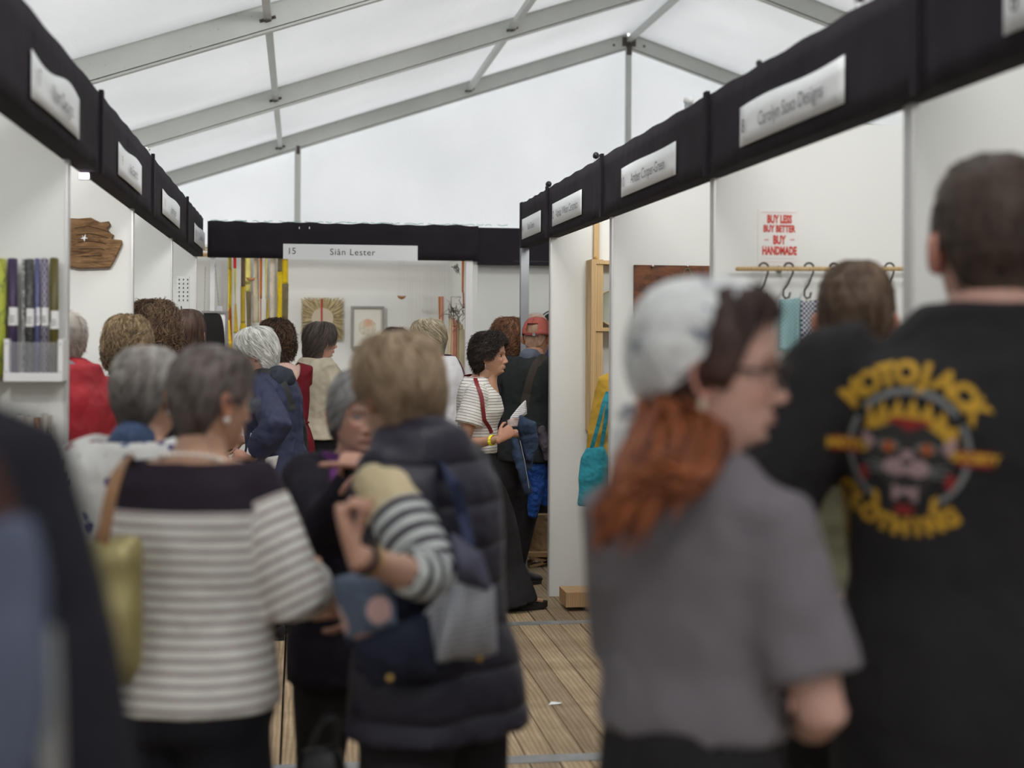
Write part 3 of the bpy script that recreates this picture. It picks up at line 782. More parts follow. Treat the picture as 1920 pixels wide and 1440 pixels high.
def locks(P, name, paths, rad, c1, c2, seed=2, sub=0, mat=None, parent=None, curl=.0, flat=.6):
    """thick strands along given polylines (person's frame)"""
    rg = np.random.default_rng(seed); V = []; Fq = []; C = []; n0 = 0
    for p in paths:
        p = np.asarray(p, float); k = len(p); s = np.linspace(0, 1, k); S = np.linspace(0, 1, 12)
        q = np.stack([np.interp(S, s, p[:, i]) for i in range(3)], 1); q[1:-1] = (q[:-2]+2*q[1:-1]+q[2:])/4
        r = rad*rg.uniform(.6, 1.3)*np.clip(1.15-S**3, .1, 1)
        if curl: q = q+np.stack([curl*np.sin(S*9+rg.uniform(0, 6)), curl*np.cos(S*8+rg.uniform(0, 6)), 0*S], 1)
        v, f = loft(q, r, r*flat, n=6); V.append(v); Fq += [tuple(i+n0 for i in g) for g in f]; n0 += len(v)
        t = rg.uniform(); C.append(np.tile(col3(c1)*(1-t)+col3(c2)*t, (len(v), 1)))
    me = mesh(name, np.vstack(V), Fq); set_col(me, np.vstack(C)); return link(name, me, mat or HAIRM, parent or P.root)

def hand_geo(W, d, nrm_, side, curl=(.5, .5, .5, .5), thumb=.6, s=1.0, spread=.06):
    """palm, four unequal fingers and a thumb from the wrist W along d; nrm_ = palm side; side = +1: thumb lies towards cross(d, n)"""
    d = nrm(d); n = np.asarray(nrm_, float); n = nrm(n-d*n.dot(d)); sd = np.cross(d, n)*side; W = np.asarray(W, float); parts = []
    pl = .088*s
    parts.append(loft([W-d*.02*s, W, W+d*.03*s, W+d*.06*s, W+d*pl], np.array([.024, .026, .034, .040, .038])*s, np.array([.019, .018, .017, .015, .012])*s, side=sd, n=12))
    L = np.array([.072, .080, .075, .060])*s
    for i in range(4):
        off = (1.5-i)*.0195*s; K = W+d*(pl-.006*s-abs(1.3-i)*.003*s)+sd*off; dd = nrm(d+sd*(1.5-i)*spread); P_ = [K-dd*.02*s, K]; c = curl[i]; cur = dd; p = K; a = 0
        for j, fr in enumerate((.45, .30, .25)):
            a += c*(.9, 1.1, .8)[j]; cur = nrm(dd*math.cos(a)+n*math.sin(a)); p = p+cur*L[i]*fr; P_.append(p)
        r = np.array([.0098, .0098, .0090, .0082, .0068])*s*(1, 1.03, .98, .86)[i]
        parts.append(loft(P_, r, r*.95, side=np.cross(cur, n)*0+sd, n=8))
    B = W+d*.022*s+sd*.024*s; t1 = nrm(d*.75+sd*.75+n*.35); t2 = nrm(d*(1-.3*thumb)+sd*.25+n*thumb); t3 = nrm(d*(1-.5*thumb)+n*thumb*1.1-sd*.1)
    T = [B-t1*.015*s, B+t1*.03*s, B+t1*.04*s+t2*.016*s, B+t1*.045*s+t2*.042*s, B+t1*.045*s+t2*.045*s+t3*.022*s]
    parts.append(loft(T, np.array([.014, .0125, .011, .010, .0078])*s, np.array([.013, .011, .010, .009, .007])*s, n=8))
    return parts

class Person: pass
def person(loc, H=1.62, heading=0, label='', skin=(.50, .30, .22), build=1.0, lean=0.0, side_lean=0.0, head=None, headpitch=0.0, headroll=0.0, arms=None, legs=None,
           hs=1.0, face=False, fem=True, lips=(.50, .22, .19), brow=(.16, .11, .08), age=.5, group=None, voxel=.013, headfwd=.02, chest=None, neck=1.0, shoulder=1.0, forearm=1.0, drop=0.0, armlen=1.0, body_col=None):
    P = Person(); P.s = s = H/1.70; P.H = H; P.h = h = math.radians(heading)
    P.root = empty('person', (loc[0], loc[1], 0), -h, label=label, cat='person', group=group)
    P.lean = lean; P.sl = side_lean; P.build = build; P.b = build; P.fem = fem; P.sk = skin
    def shear(p):
        p = np.array(p, float).reshape(-1, 3); t = np.clip((p[:, 2]/s-.95)/.5, 0, 2)**1.25; p[:, 0] += side_lean*t; p[:, 1] += lean*t; return p
    P.shear = shear
    ch, sh_ = math.cos(h), math.sin(h)
    P.loc = np.array([loc[0], loc[1], 0.0])
    P.toworld = lambda p: np.asarray(p, float).reshape(-1, 3) @ np.array([[ch, -sh_, 0], [sh_, ch, 0], [0, 0, 1]])+P.loc
    P.tolocal = lambda w: ((np.asarray(w, float).reshape(-1, 3)-P.loc) @ np.array([[ch, sh_, 0], [-sh_, ch, 0], [0, 0, 1]]))
    chest = .03 if chest is None and fem else (chest or 0)
    P.chest = chest; P.shw = .146*s*shoulder*(1.0 if fem else 1.16)*(.8+.2*build)
    # skeleton
    P.S = [shear((sd*P.shw, -.005, (1.385-drop)*s))[0] for sd in (-1, 1)]
    arms = arms or [None, None]; P.arm = []
    for i, sd in enumerate((-1, 1)):
        A = arms[i] or {}
        S = P.S[i]; W = A.get('w')
        if W is None: W = S+V3(sd*.07*build, .05, -.52)*s
        elif A.get('world'): W = P.tolocal(W)[0]
        W = np.asarray(W, float); l1, l2 = .285*s*armlen, .250*s*armlen; dv = W-S; D = np.linalg.norm(dv); 
        if D > (l1+l2)*.995: W = S+dv/D*(l1+l2)*.995; D = (l1+l2)*.995; dv = W-S
        u = dv/D; hint = np.asarray(A.get('elbow', (sd*.25, -.6, -.8)), float)
        if A.get('elbow_w') is not None: hint = P.tolocal(P.loc+np.asarray(A['elbow_w'], float))[0]
        hint = nrm(hint-u*hint.dot(u))
        ca = (l1**2+D**2-l2**2)/(2*l1*D); ca = max(-1, min(1, ca)); E = S+u*l1*ca+hint*l1*math.sqrt(1-ca*ca)
        if A.get('e') is not None: E = P.tolocal(A['e'])[0]
        P.arm.append((S, E, W))
    legs = legs or [(-.10, 0.0), (.10, 0.0)]; P.leg = []
    for i, sd in enumerate((-1, 1)):
        hip = V3(sd*.085*s, 0, .90*s); an = V3(legs[i][0], legs[i][1]-.03, .085*s); kn = (hip+an)/2+V3(0, .03, .02)*s; P.leg.append((hip, kn, an, legs[i][2] if len(legs[i]) > 2 else 0.0))
    P.neck = shear((0, -.012, 1.455*s))[0]
    # body
    b = build; T = [(.84, .12, .08, .09), (.92, .165, .10, .115), (1.0, .155, .10, .10), (1.06, .14, .095, .085), (1.15, .142, .10, .085), (1.25, .152, .105+chest*.5, .098), (1.33, .158, .098+chest*.3, .10), (1.385, .15, .07, .092), (1.42, .105, .045, .075), (1.45, .062, .042, .060)]
    rows = [(z*s, w*s*b, f*s*b, bk*s*b) for z, w, f, bk in T]; v, f = ringloft(rows, 24); parts = [(shear(v), f)]
    nb = shear((0, -.012, 1.40*s))[0]; hc = shear((0, 0, 1.492*s))[0]+V3(0, headfwd, 0)
    parts.append(loft([nb, (nb+hc)/2, hc], [.060*s*neck]*3, [.058*s*neck]*3, n=14))
    for i, sd in enumerate((-1, 1)):
        S, E, W = P.arm[i]; q = s*(.8+.2*b)
        parts.append(loft([S+V3(-sd*.03, 0, 0), S, S*.6+E*.4, E, E*.65+W*.35, W+(E-W)*.08, W], np.array([.055, .055, .047, .038, .041, .028, .027])*q*forearm, np.array([.06, .056, .048, .039, .037, .022, .021])*q*forearm, n=12))
        hip, kn, an, _ = P.leg[i]
        parts.append(loft([hip+V3(0, 0, .02), hip, (hip+kn)/2, kn, kn*.7+an*.3, an*.9+kn*.1, an-V3(0, 0, .03)], np.array([.085, .088, .075, .055, .056, .036, .036])*q, n=12, RY=np.array([.09, .095, .08, .058, .06, .040, .04])*q))
        r_ = P.leg[i][3]; fd = V3(math.sin(r_), math.cos(r_), 0)
        a0 = an*V3(1, 1, 0); z_ = V3(0, 0, 1)
        parts.append(loft([a0-fd*.045+z_*.035, a0+z_*.045, a0+fd*.08+z_*.04, a0+fd*.14+z_*.028, a0+fd*.175+z_*.022], np.array([.028, .034, .038, .043, .030])*s, np.array([.03, .042, .034, .02, .014])*s, side=V3(fd[1], -fd[0], 0), n=10))
    me = fuse(parts, voxel, 3, 'body'); bv = get_v(me)
    V = [bv]; Fq = [tuple(p.vertices) for p in me.polygons]; C = [np.tile(col3(skin), (len(bv), 1))]; n0 = len(bv); bpy.data.meshes.remove(me)
    for i, sd in enumerate((-1, 1)):
        A = (arms[i] or {}); S, E, W = P.arm[i]; fd = nrm(W-E)
        hd = A.get('hand', fd); hn = A.get('palm', (-sd, .2, 0)); cr = A.get('curl', (.35, .4, .45, .5))
        if A.get('world'): hd = P.tolocal(P.loc+np.asarray(hd, float))[0] if A.get('hand') is not None else hd; hn = P.tolocal(P.loc+np.asarray(hn, float))[0]
        side = A.get('thumb_side', 1 if sd < 0 else -1)
        hg = hand_geo(W, hd, hn, side, cr, A.get('thumb', .6), s*A.get('hs', 1.0), A.get('spread', .06))
        hm = fuse(hg, .0042, 2, 'h'); hv = get_v(hm); V.append(hv); Fq += [tuple(i_+n0 for i_ in p.vertices) for p in hm.polygons]
        C.append(np.tile(np.clip(col3(skin)*V3(1.02, .93, .9), 0, 1), (len(hv), 1))); n0 += len(hv); bpy.data.meshes.remove(hm)
    # head
    hh = math.radians(heading if head is None else head)-h
    piv = hc; sc = s*hs*.98
    Mx = Matrix.Translation(Vector(piv)) @ Matrix.Rotation(-hh, 4, 'Z') @ Matrix.Rotation(math.radians(headpitch), 4, 'X') @ Matrix.Rotation(math.radians(headroll), 4, 'Y') @ Matrix.Translation(Vector((0, .012*sc, .085*sc)))
    P.head = Hd(Mx, sc)
    for v, f, c in build_head(skin, 96 if face else 40, 88 if face else 44, lips, brow, age, fem=fem):
        V.append(P.head(v)); Fq += [tuple(i_+n0 for i_ in q) for q in f]; C.append(c); n0 += len(v)
    V = np.vstack(V); me = mesh('body', V, Fq); set_col(me, np.vstack(C)); P.body = link('body', me, SKIN, P.root)
    if face:
        for v, f, c in build_eye():
            me = mesh('eye', P.head(v), f); set_col(me, c); link('eye', me, EYEM, P.body)
    return P

def garment_parts(P, ease=.016, hem=.88, sleeves=1.0, flare=1.0, hemflare=1.0, sl_ease=None, neckz=1.445, waist=1.0, shrad=.060, puff=0.0, capw=1.0, hips=1.0):
    s, b = P.s, P.b; T = [(.80, .170, .125, .130), (.86, .172, .12, .13), (.92, .170, .112, .122), (1.0, .160, .112, .108), (1.06, .150*waist, .108*waist, .095*waist), (1.15, .150, .108, .093), (1.25, .157, .110+P.chest, .104), (1.33, .160, .102+P.chest*.6, .106), (1.385, .150*capw, .075, .096), (1.42, .108*capw, .052, .080), (neckz+.002, .070, .050, .066)]
    T2 = [t for t in T if t[0] > hem+.02]; w = [np.interp(hem, [t[0] for t in T], [t[i] for t in T]) for i in (1, 2, 3)]
    if hem < .8: w = [x*(1+(.8-hem)*.15*hemflare) for x in (.170, .125, .130)]
    e = ease
    rows = [(hem*s, w[0]*s*b*hips*hemflare+e, w[1]*s*b*hips*hemflare+e, w[2]*s*b*hips*hemflare+e)]+[(z*s, x*s*b*(hips if z < 1.03 else 1)+e, f*s*b*(hips if z < 1.03 else 1)+e, k*s*b*(hips if z < 1.03 else 1)+e) for z, x, f, k in T2]
    v, f = ringloft(rows, 28); parts = [(P.shear(v), f)]
    se = ease if sl_ease is None else sl_ease
    for i, sd in enumerate((-1, 1)):
        sl = sleeves[i] if isinstance(sleeves, (list, tuple)) else sleeves
        S, E, W = P.arm[i]; q = s*(.8+.2*b)
        if sl <= 0: continue
        In = S+V3(-sd*.05*s, 0, .005)
        if sl <= .5:
            K = S+(E-S)*(sl/.5); pts = [In, S, S*.5+K*.5, K]; r = [shrad*q+se*.6, shrad*q+se*.7, .053*q+se*(1+.3*flare), .050*q+se*1.5*flare]
        else:
            t = (sl-.5)/.5; K = E+(W-E)*t; k2 = E+(W-E)*t*.45
            pts = [In, S, S*.5+E*.5, E, k2, K]; r = [shrad*q+se*.6, shrad*q+se*.7, .052*q+se+puff*.4, .045*q+se+puff, .042*q+se+puff, (.040-.010*t)*q+se*flare]
        parts.append(loft(pts, r, n=14, RY=r, round_ends=False))
    return parts
def stripe_u(P, me, parts=None):
    """garment coordinate: height on the trunk, distance along the sleeve on the arms"""
    v = get_v(me); uu = v[:, 2].copy(); tr = []
    bv = [BVHTree.FromPolygons([tuple(q) for q in a.tolist()], [tuple(int(x) for x in q) for q in b]) for a, b in parts]
    arms = bv[1:3] if len(parts) > 2 and P.trunk else bv[:2]; tb = bv[0] if P.trunk else None
    for k in range(len(v)):
        q = Vector(v[k]); dt = tb.find_nearest(q)[3] if tb else 9
        for i in (0, 1):
            d = arms[i].find_nearest(q)[3] if i < len(arms) else 9
            if d < dt:
                dt = d; S, E, W = P.arm[i]; a = E-S; L = np.linalg.norm(a); t1 = (v[k]-S).dot(a)/L; b = W-E; L2 = np.linalg.norm(b); t2 = (v[k]-E).dot(b)/L2
                r1 = np.linalg.norm(v[k]-(S+a/L*min(max(t1, -.03), L))); r2 = np.linalg.norm(v[k]-(E+b/L2*min(max(t2, 0), L2)))
                uu[k] = S[2]-(t1 if (r1 < r2 or t2 < 0) else L+t2)
    set_float(me, 'u', uu)
def wear(P, name, parts, mat, voxel=.012, smooth=4, wr=.004, seed=1, cutter=None, u=False, label=None, wscale=9, parent=None, sag=None):
    me = fuse(parts, voxel, smooth, name)
    if cutter is not None: cut(me, cutter, voxel)
    if wr:
        v = get_v(me); n = get_n(me); sc = V3(1, 1, .55)
        w = vnoise(v*sc, wscale, seed); w2 = 1-2*np.abs(vnoise(v*sc+3.1, wscale*1.7, seed+4)); set_v(me, v+n*((w*.6+w2*.4)*wr)[:, None])
    if u: P.trunk = len(parts) > 2; stripe_u(P, me, parts)
    me.polygons.foreach_set('use_smooth', [True]*len(me.polygons))
    return link(name, me, mat, parent or P.root, label=label)
def top(P, name, mat, voxel=.012, wr=.004, seed=1, cutter=None, u=False, extra=None, smooth=4, wscale=9, **k):
    parts = garment_parts(P, **k)
    if extra: parts += extra
    return wear(P, name, parts, mat, voxel, smooth, wr, seed, cutter, u, wscale=wscale)
def trousers(P, name, mat, wide=1.0, ease=.012, length=.07, flare=1.0, voxel=.014, topz=1.0, wr=.005, seed=3):
    s, b = P.s, P.b; q = s*(.8+.2*b)
    parts = [ringloft([(z*s, w*s*b+ease, f*s*b+ease, k*s*b+ease) for z, w, f, k in ((.82, .155, .10, .115), (.88, .17, .105, .125), (.95, .165, .105, .115), (topz, .15, .10, .10))], 24)]
    for i in (0, 1):
        hip, kn, an, _ = P.leg[i]; e = an*V3(1, 1, 0)+V3(0, 0, length*s)
        r = np.array([.088, .090, .082*wide**.5, .062*wide, .060*wide, .052*wide*flare])*q+ease
        parts.append(loft([hip+V3(0, 0, .03), hip-V3(0, 0, .04), (hip+kn)/2, kn, (kn+e)/2, e], r, r*1.08, n=14, round_ends=False))
    return wear(P, name, parts, mat, voxel, 4, wr, seed)
def shoes(P, mat, solem=None, h=1.0, low=False, name='shoe', voxel=.008):
    for i in (0, 1):
        hip, kn, an, r_ = P.leg[i]; s = P.s; fd = V3(math.sin(r_), math.cos(r_), 0); sd = V3(fd[1], -fd[0], 0); a0 = an*V3(1, 1, 0); z_ = V3(0, 0, 1)
        up = [loft([a0-fd*.06+z_*.045, a0+z_*.055, a0+fd*.08+z_*.052, a0+fd*.14+z_*.042, a0+fd*.19+z_*.036], np.array([.036, .041, .045, .050, .034])*s, np.array([.04, .05, .042, .028, .020])*s, side=sd, n=14)]
        if not low: up.append(loft([a0+z_*.04, a0+z_*.10], [.043*s]*2, [.05*s]*2, side=sd, n=12))
        me = fuse(up, voxel, 2, name); o = link(name, me, mat, P.root)
        mb = MB(); n = 22; pts = []
        for k in range(n):
            t = 2*PI*k/n; yy = .062+math.cos(t)*.135; ww = (.044+.008*math.cos(t+.3))*math.sin(t); pts.append(a0+fd*yy+sd*ww*1.05)
        v = [p+z_*.0 for p in pts]+[p+z_*.022 for p in pts]; f = [tuple(range(n-1, -1, -1)), tuple(range(n, 2*n))]+[(k, (k+1) % n, n+(k+1) % n, n+k) for k in range(n)]
        mb.add(v, f).build('sole', solem or M['black'], o)
def ringtube(P, name, c, r1, r2, ax, ay, rad, mat, parent=None, n=24, arc=(0, 2*PI)):
    t = np.linspace(arc[0], arc[1], n); pts = [np.asarray(c)+r1*math.cos(a)*np.asarray(ax)+r2*math.sin(a)*np.asarray(ay) for a in t]
    return MB().tube(pts, rad, 6, round_ends=False).build(name, mat, parent or P.root, smooth=True)
def glasses(P, mat, lens=None, r=.022, oval=.8, rad=.0014):
    g = MB(); H = P.head; X, Z = V3(1, 0, 0), V3(0, 0, 1)
    for sd in (-1, 1):
        c = V3(sd*.032, .104, -.003); t = np.linspace(0, 2*PI, 25)
        pts = [c+V3(r*np.sign(math.cos(a))*abs(math.cos(a))**.8, -.010*abs(math.cos(a))*(math.cos(a)*sd > 0), r*oval*np.sign(math.sin(a))*abs(math.sin(a))**.8) for a in t]; g.tube(H(pts), rad*P.s, 6, round_ends=False)
        g.tube(H([c+V3(sd*r, -.008, .005), V3(sd*.072, .07, .004), V3(sd*.082, .0, .004), V3(sd*.083, -.025, -.012)]), rad*P.s, 6)
    g.tube(H([(-.010, .106, .002), (0, .109, .005), (.010, .106, .002)]), rad*P.s, 6)
    return g.build('glasses', mat, P.root, smooth=True)
def strap(P, name, pts, mat, w=.02, th=.003, world=False, parent=None, ref=None, **k):
    """a flat strap along points; its flat side faces away from ref"""
    p = np.asarray(pts, float); kk = len(p); s = np.linspace(0, 1, kk); S = np.linspace(0, 1, kk*5)
    q = np.stack([np.interp(S, s, p[:, i]) for i in range(3)], 1)
    for _ in range(3): q[1:-1] = (q[:-2]+q[1:-1]*2+q[2:])/4
    T = np.gradient(q, axis=0); T /= np.linalg.norm(T, axis=1)[:, None]; ref = np.mean(q, axis=0) if ref is None else np.asarray(ref, float)
    O = q-ref; O -= T*np.sum(O*T, 1)[:, None]; O /= np.linalg.norm(O, axis=1)[:, None]+1e-9; S_ = np.cross(T, O)
    v = np.stack([q+S_*w/2+O*th/2, q-S_*w/2+O*th/2, q-S_*w/2-O*th/2, q+S_*w/2-O*th/2], 1).reshape(-1, 3); n = len(q); f = []
    for i in range(n-1):
        for j in range(4): j2 = (j+1) % 4; f.append((i*4+j, i*4+j2, i*4+4+j2, i*4+4+j))
    f += [(3, 2, 1, 0), (n*4-4, n*4-3, n*4-2, n*4-1)]
    return link(name, mesh(name, v, f, False), mat, parent if parent is not None else (P.root if P else None), **k)
def surf_strap(P, obj, pts, name, mat, w=.02, off=.004, center=None, parent=None, **k):
    """strap that lies on a garment: points are projected onto the surface"""
    bvh = BVHTree.FromObject(obj, bpy.context.evaluated_depsgraph_get()); p = np.asarray(pts, float); s = np.linspace(0, 1, len(p)); S = np.linspace(0, 1, 26)
    q = np.stack([np.interp(S, s, p[:, i]) for i in range(3)], 1); out = []; 
    for a in q:
        l, n, i, d = bvh.find_nearest(Vector(a)); out.append(np.array(l)+np.array(n)*off)
    out = np.array(out)
    for _ in range(3): out[1:-1] = (out[:-2]+out[1:-1]*2+out[2:])/4
    return strap(P, name, out, mat, w, .003, ref=center if center is not None else V3(0, 0, np.mean(out[:, 2])), parent=parent, **k)
def crown_fix(headtop_px, Y, extra=0.0):
    """standing height that brings the crown to the seen level"""
    return at(headtop_px[0], headtop_px[1], Y)[2]
# ------------------------------------------------------------------ who stands where
def spot(px, Y, heading, lean=0.0, side_lean=0.0, headfwd=.02):
    """ground point of a person whose head centre is seen at px at the distance Y"""
    h = math.radians(heading); t = 1.1; ox, oy = side_lean*t, lean*t+headfwd+.012
    wx = ox*math.cos(h)+oy*math.sin(h); wy = -ox*math.sin(h)+oy*math.cos(h); p = at(px, 640, Y); return (p[0]-wx, Y-wy)
def tall(y, Y, px=900, vol=.02): return (at(px, y, Y)[2]-vol)*1.7/1.689
FAIR = (.56, .34, .26); TAN = (.42, .235, .155); PINK = (.58, .33, .26); WARM = (.50, .29, .20)
BLK = cloth('black_cloth', (.023, .022, .024), .9, .15, .5)
NAVY = cloth('navy_cloth', (.020, .024, .055), .75, .2, .8, spec=.3)
DENIM = cloth('denim', (.035, .055, .10), .8, .35, .7, fscale=14)
WHITEC = cloth('white_linen', (.74, .73, .75), .85, .04, .5)
BROWNL = plain('brown_leather', (.30, .155, .07), .45, 0, .2)
BURG = plain('burgundy_leather', (.20, .018, .022), .45)
GOLD = plain('gold', (.6, .4, .12), .3, .8)
PEARL = plain('pearl', (.85, .80, .74), .2, 0, .02)
CHAR = plain('charcoal', (.03, .03, .032), .7)

# --- 1: man at the right edge, black T-shirt with back print
sl = dict(heading=27, lean=.02, side_lean=-.01, headfwd=.035)
lp = spot(1858, 2.32, **sl)
p1 = person(lp, tall(328, 2.32, 1858, .012), 27, 'man with short brown hair seen from behind in a black T-shirt with a panther back print', PINK, 1.22, .02, -.01, head=18, fem=False, build=1.24, hs=1.08, headfwd=.035, voxel=.014, shoulder=1.12, neck=1.25,
            arms=[dict(w=(-.33, .22, 1.10)), dict(w=(.34, .12, 1.0))]) if False else None
def P_(px, Y, heading, topy, label, **k):
    vol = k.pop('vol', .02); a = dict(lean=k.get('lean', 0), side_lean=k.get('side_lean', 0), headfwd=k.get('headfwd', .02))
    return person(spot(px, Y, heading, **a), tall(topy, Y, px, vol), heading, label, **k)
p1 = P_(1868, 2.36, 26, 322, 'man at the right edge in a black T-shirt with a yellow panther back print', vol=.012, skin=PINK, build=1.30, lean=.03,
        head=14, fem=False, hs=1.10, headfwd=.03, voxel=.014, shoulder=1.34, neck=1.35, headpitch=-6, arms=[dict(w=(-.34, .20, 1.12), elbow=(-.7, -.4, -.5)), dict(w=(.36, .1, 1.0))])
t1 = top(p1, 't_shirt', BLK, .013, .004, 5, hem=.74, sleeves=.44, ease=.030, flare=1.5, neckz=1.488, capw=1.12, cutter=None)
trousers(p1, 'trousers', BLK, 1.1)
shoes(p1, BLK)
hair(p1, 'short_m', (.035, .022, .016), (.085, .055, .038), vol=(.020, .010, .012), ns=1200, slen=.025, srad=.0012, lift=.004, comb=.1, seed=3, cap_noise=.002)
def project_print(P, garment, pieces, O, ax, ay, eps=.0022, parent=None):
    """lay flat printed shapes on the cloth; (x, y) in metres about O, cast along the back normal"""
    dg = bpy.context.evaluated_depsgraph_get(); bvh = BVHTree.FromObject(garment, dg); az = np.cross(ax, ay); az = nrm(az)
    for name, mat, v, f, lay in pieces:
        bm = bmesh.new(); vs_ = [bm.verts.new((a, b, 0)) for a, b in v]
        for q in f:
            try: bm.faces.new([vs_[i] for i in q])
            except ValueError: pass
        bmesh.ops.triangulate(bm, faces=bm.faces)
        for _ in range(3):
            ed = [e for e in bm.edges if e.calc_length() > .010]
            if ed: bmesh.ops.subdivide_edges(bm, edges=ed, cuts=1); bmesh.ops.triangulate(bm, faces=bm.faces)
        for w in bm.verts:
            p = np.asarray(O)+w.co.x*np.asarray(ax)+w.co.y*np.asarray(ay)+az*.5
            l, n, i, d = bvh.ray_cast(Vector(p), Vector(-az), 1.0)
            if l is not None: w.co = l+Vector(az)*(eps+lay*.0006)
        me = bpy.data.meshes.new(name); bm.to_mesh(me); bm.free(); link(name, me, mat, parent or garment)
def arc_text(s, R, a0, a1, size, flip=False, bold=.003):
    out = []; n = len(s)
    for i, ch in enumerate(s):
        a = math.radians(a0+(a1-a0)*(i/(n-1) if n > 1 else .5)); v, f = text_geo(ch, size, bold)
        v = v[:, :2]; r = a-PI/2 if not flip else a+PI/2
        c, s2 = math.cos(r), math.sin(r); w = np.c_[v[:, 0]*c-v[:, 1]*s2+R*math.cos(a), v[:, 0]*s2+v[:, 1]*c+R*math.sin(a)]; out.append((w, f))
    return out
def merge2(lst):
    V = []; Fq = []; n = 0
    for v, f in lst: V.append(v); Fq += [tuple(i+n for i in q) for q in f]; n += len(v)
    return np.vstack(V), Fq
def poly(pts): return np.array(pts, float), [tuple(range(len(pts)))]
def ellipse(cx, cy, rx, ry, n=20): return poly([(cx+rx*math.cos(2*PI*i/n), cy+ry*math.sin(2*PI*i/n)) for i in range(n)])
def arcband(R0_, R1_, a0, a1, n=28):
    t = np.radians(np.linspace(a0, a1, n)); V = np.vstack([np.c_[R0_*np.cos(t), R0_*np.sin(t)], np.c_[R1_*np.cos(t), R1_*np.sin(t)]]); return V, [(i, i+1, n+i+1, n+i) for i in range(n-1)]
INK_Y = plain('print_yellow', (.54, .31, .028), .8, 0, .15, 40); INK_G = plain('print_grey', (.20, .21, .21), .8, 0, .1); INK_R = plain('print_red', (.24, .02, .02), .8, 0, .15)
INK_P = plain('print_pink', (.36, .24, .25), .8, 0, .2, 60); INK_O = plain('print_orange', (.36, .09, .02), .8); INK_K = plain('print_dark', (.030, .030, .028), .8)
pc = []
pc.append(('printed_ring', INK_G, *arcband(.108, .120, 40, 140), 0)); pc.append(('printed_ring', INK_G, *arcband(.108, .118, 150, 236), 0)); pc.append(('printed_ring', INK_G, *arcband(.108, .118, -56, 30), 0))
pc.append(('printed_lettering', INK_Y, *merge2(arc_text('MOTOJACK', .147, 138, 36, .058, bold=.0035)), 1))
pc.append(('printed_lettering', INK_Y, *merge2(arc_text('CLOTHING', .150, 219, 305, .046, True, .003)), 1))
# flame crown above the panther's head
fl_ = [(-.085, .035)]
for i, (x, y) in enumerate([(-.078, .085), (-.066, .055), (-.052, .094), (-.038, .062), (-.022, .100), (-.010, .066), (.006, .102), (.020, .066), (.036, .096), (.048, .058), (.064, .082), (.072, .050), (.092, .050)]): fl_.append((x, y))
fl_ += [(.090, .010), (.074, -.006), (.066, .028), (.030, .050), (-.030, .052), (-.064, .036)]
pc.append(('printed_flames', INK_Y, *poly(fl_), 1))
pc.append(('printed_flames', INK_R, *poly([(-.045, .052), (-.02, .048), (0, .036), (.02, .046), (.045, .050), (.03, .060), (-.03, .062)]), 2))
pc.append(('printed_panther', INK_K, *poly([(-.068, .040), (-.030, .052), (.030, .052), (.068, .040), (.072, -.010), (.050, -.050), (.030, -.088), (-.030, -.088), (-.050, -.050), (-.072, -.010)]), 0.5))
for sx in (-1, 1):
    pc.append(('printed_ear', INK_P, *poly([(sx*.062, .012), (sx*.088, .034), (sx*.090, .006), (sx*.074, -.008)]), 2))
    pc.append(('printed_eye', INK_G, *ellipse(sx*.036, .006, .020, .009), 1.5)); pc.append(('printed_eye', INK_O, *ellipse(sx*.036, .004, .0125, .0105), 2.5))
    pc.append(('printed_muzzle', INK_P, *ellipse(sx*.020, -.034, .024, .017), 2))
    for k in range(3): pc.append(('printed_whisker', INK_G, *poly([(sx*.042, -.030-k*.007), (sx*.082, -.022-k*.012), (sx*.082, -.0245-k*.012), (sx*.042, -.034-k*.007)]), 1.5))
    pc.append(('printed_flames', INK_R, *poly([(sx*.078, -.036), (sx*.094, -.044), (sx*.084, -.072), (sx*.070, -.060)]), 2))
    pc.append(('printed_claw', INK_Y, *poly([(sx*.050, -.088), (sx*.063, -.082), (sx*.060, -.122), (sx*.047, -.118)]), 2))
pc.append(('printed_muzzle', INK_P, *poly([(-.014, -.024), (-.010, .000), (.010, .000), (.014, -.024)]), 2))
pc.append(('printed_nose', INK_K, *ellipse(0, -.024, .012, .006), 3)); pc.append(('printed_mouth', INK_K, *ellipse(0, -.058, .019, .012), 3))
pc.append(('printed_jaw', INK_P, *poly([(-.024, -.066), (-.012, -.074), (.012, -.074), (.024, -.066), (.024, -.098), (-.024, -.098)]), 2))
pc.append(('printed_mouth', INK_K, *ellipse(0, -.092, .014, .007), 3)); pc.append(('printed_tongue', INK_R, *ellipse(0, -.116, .020, .010), 1))
pc.append(('printed_banner', INK_R, *poly([(-.150, .012), (-.096, .012), (-.096, -.018), (-.150, -.018)]), 3)); pc.append(('printed_banner', INK_R, *poly([(.092, .010), (.156, .010), (.156, -.020), (.092, -.020)]), 3))
v, f = text_geo('MOTO', .027, .002); pc.append(('printed_lettering', INK_Y, v[:, :2]+V3(-.118, -.003, 0)[:2], f, 4))
v, f = text_geo('SOCIETY', .022, .0015); pc.append(('printed_lettering', INK_Y, v[:, :2]+V3(.124, -.004, 0)[:2], f, 4))
c = p1.tolocal(at(1702, 842, 2.25))[0]; tl = math.radians(-3)
Z_ = V3(0, 0, 1); AX_ = V3(math.cos(tl), 0, math.sin(tl)); AY_ = V3(-math.sin(tl), 0, math.cos(tl))
P1_PRINT = (p1, t1, pc, V3(c[0], 0, c[2]))
sc_ = 1.0
pcs = [(n_, m_, v_*.86, f_, l_) for n_, m_, v_, f_, l_ in pc]
project_print(p1, t1, pcs, V3(c[0], -.2, c[2]), AX_, AY_)

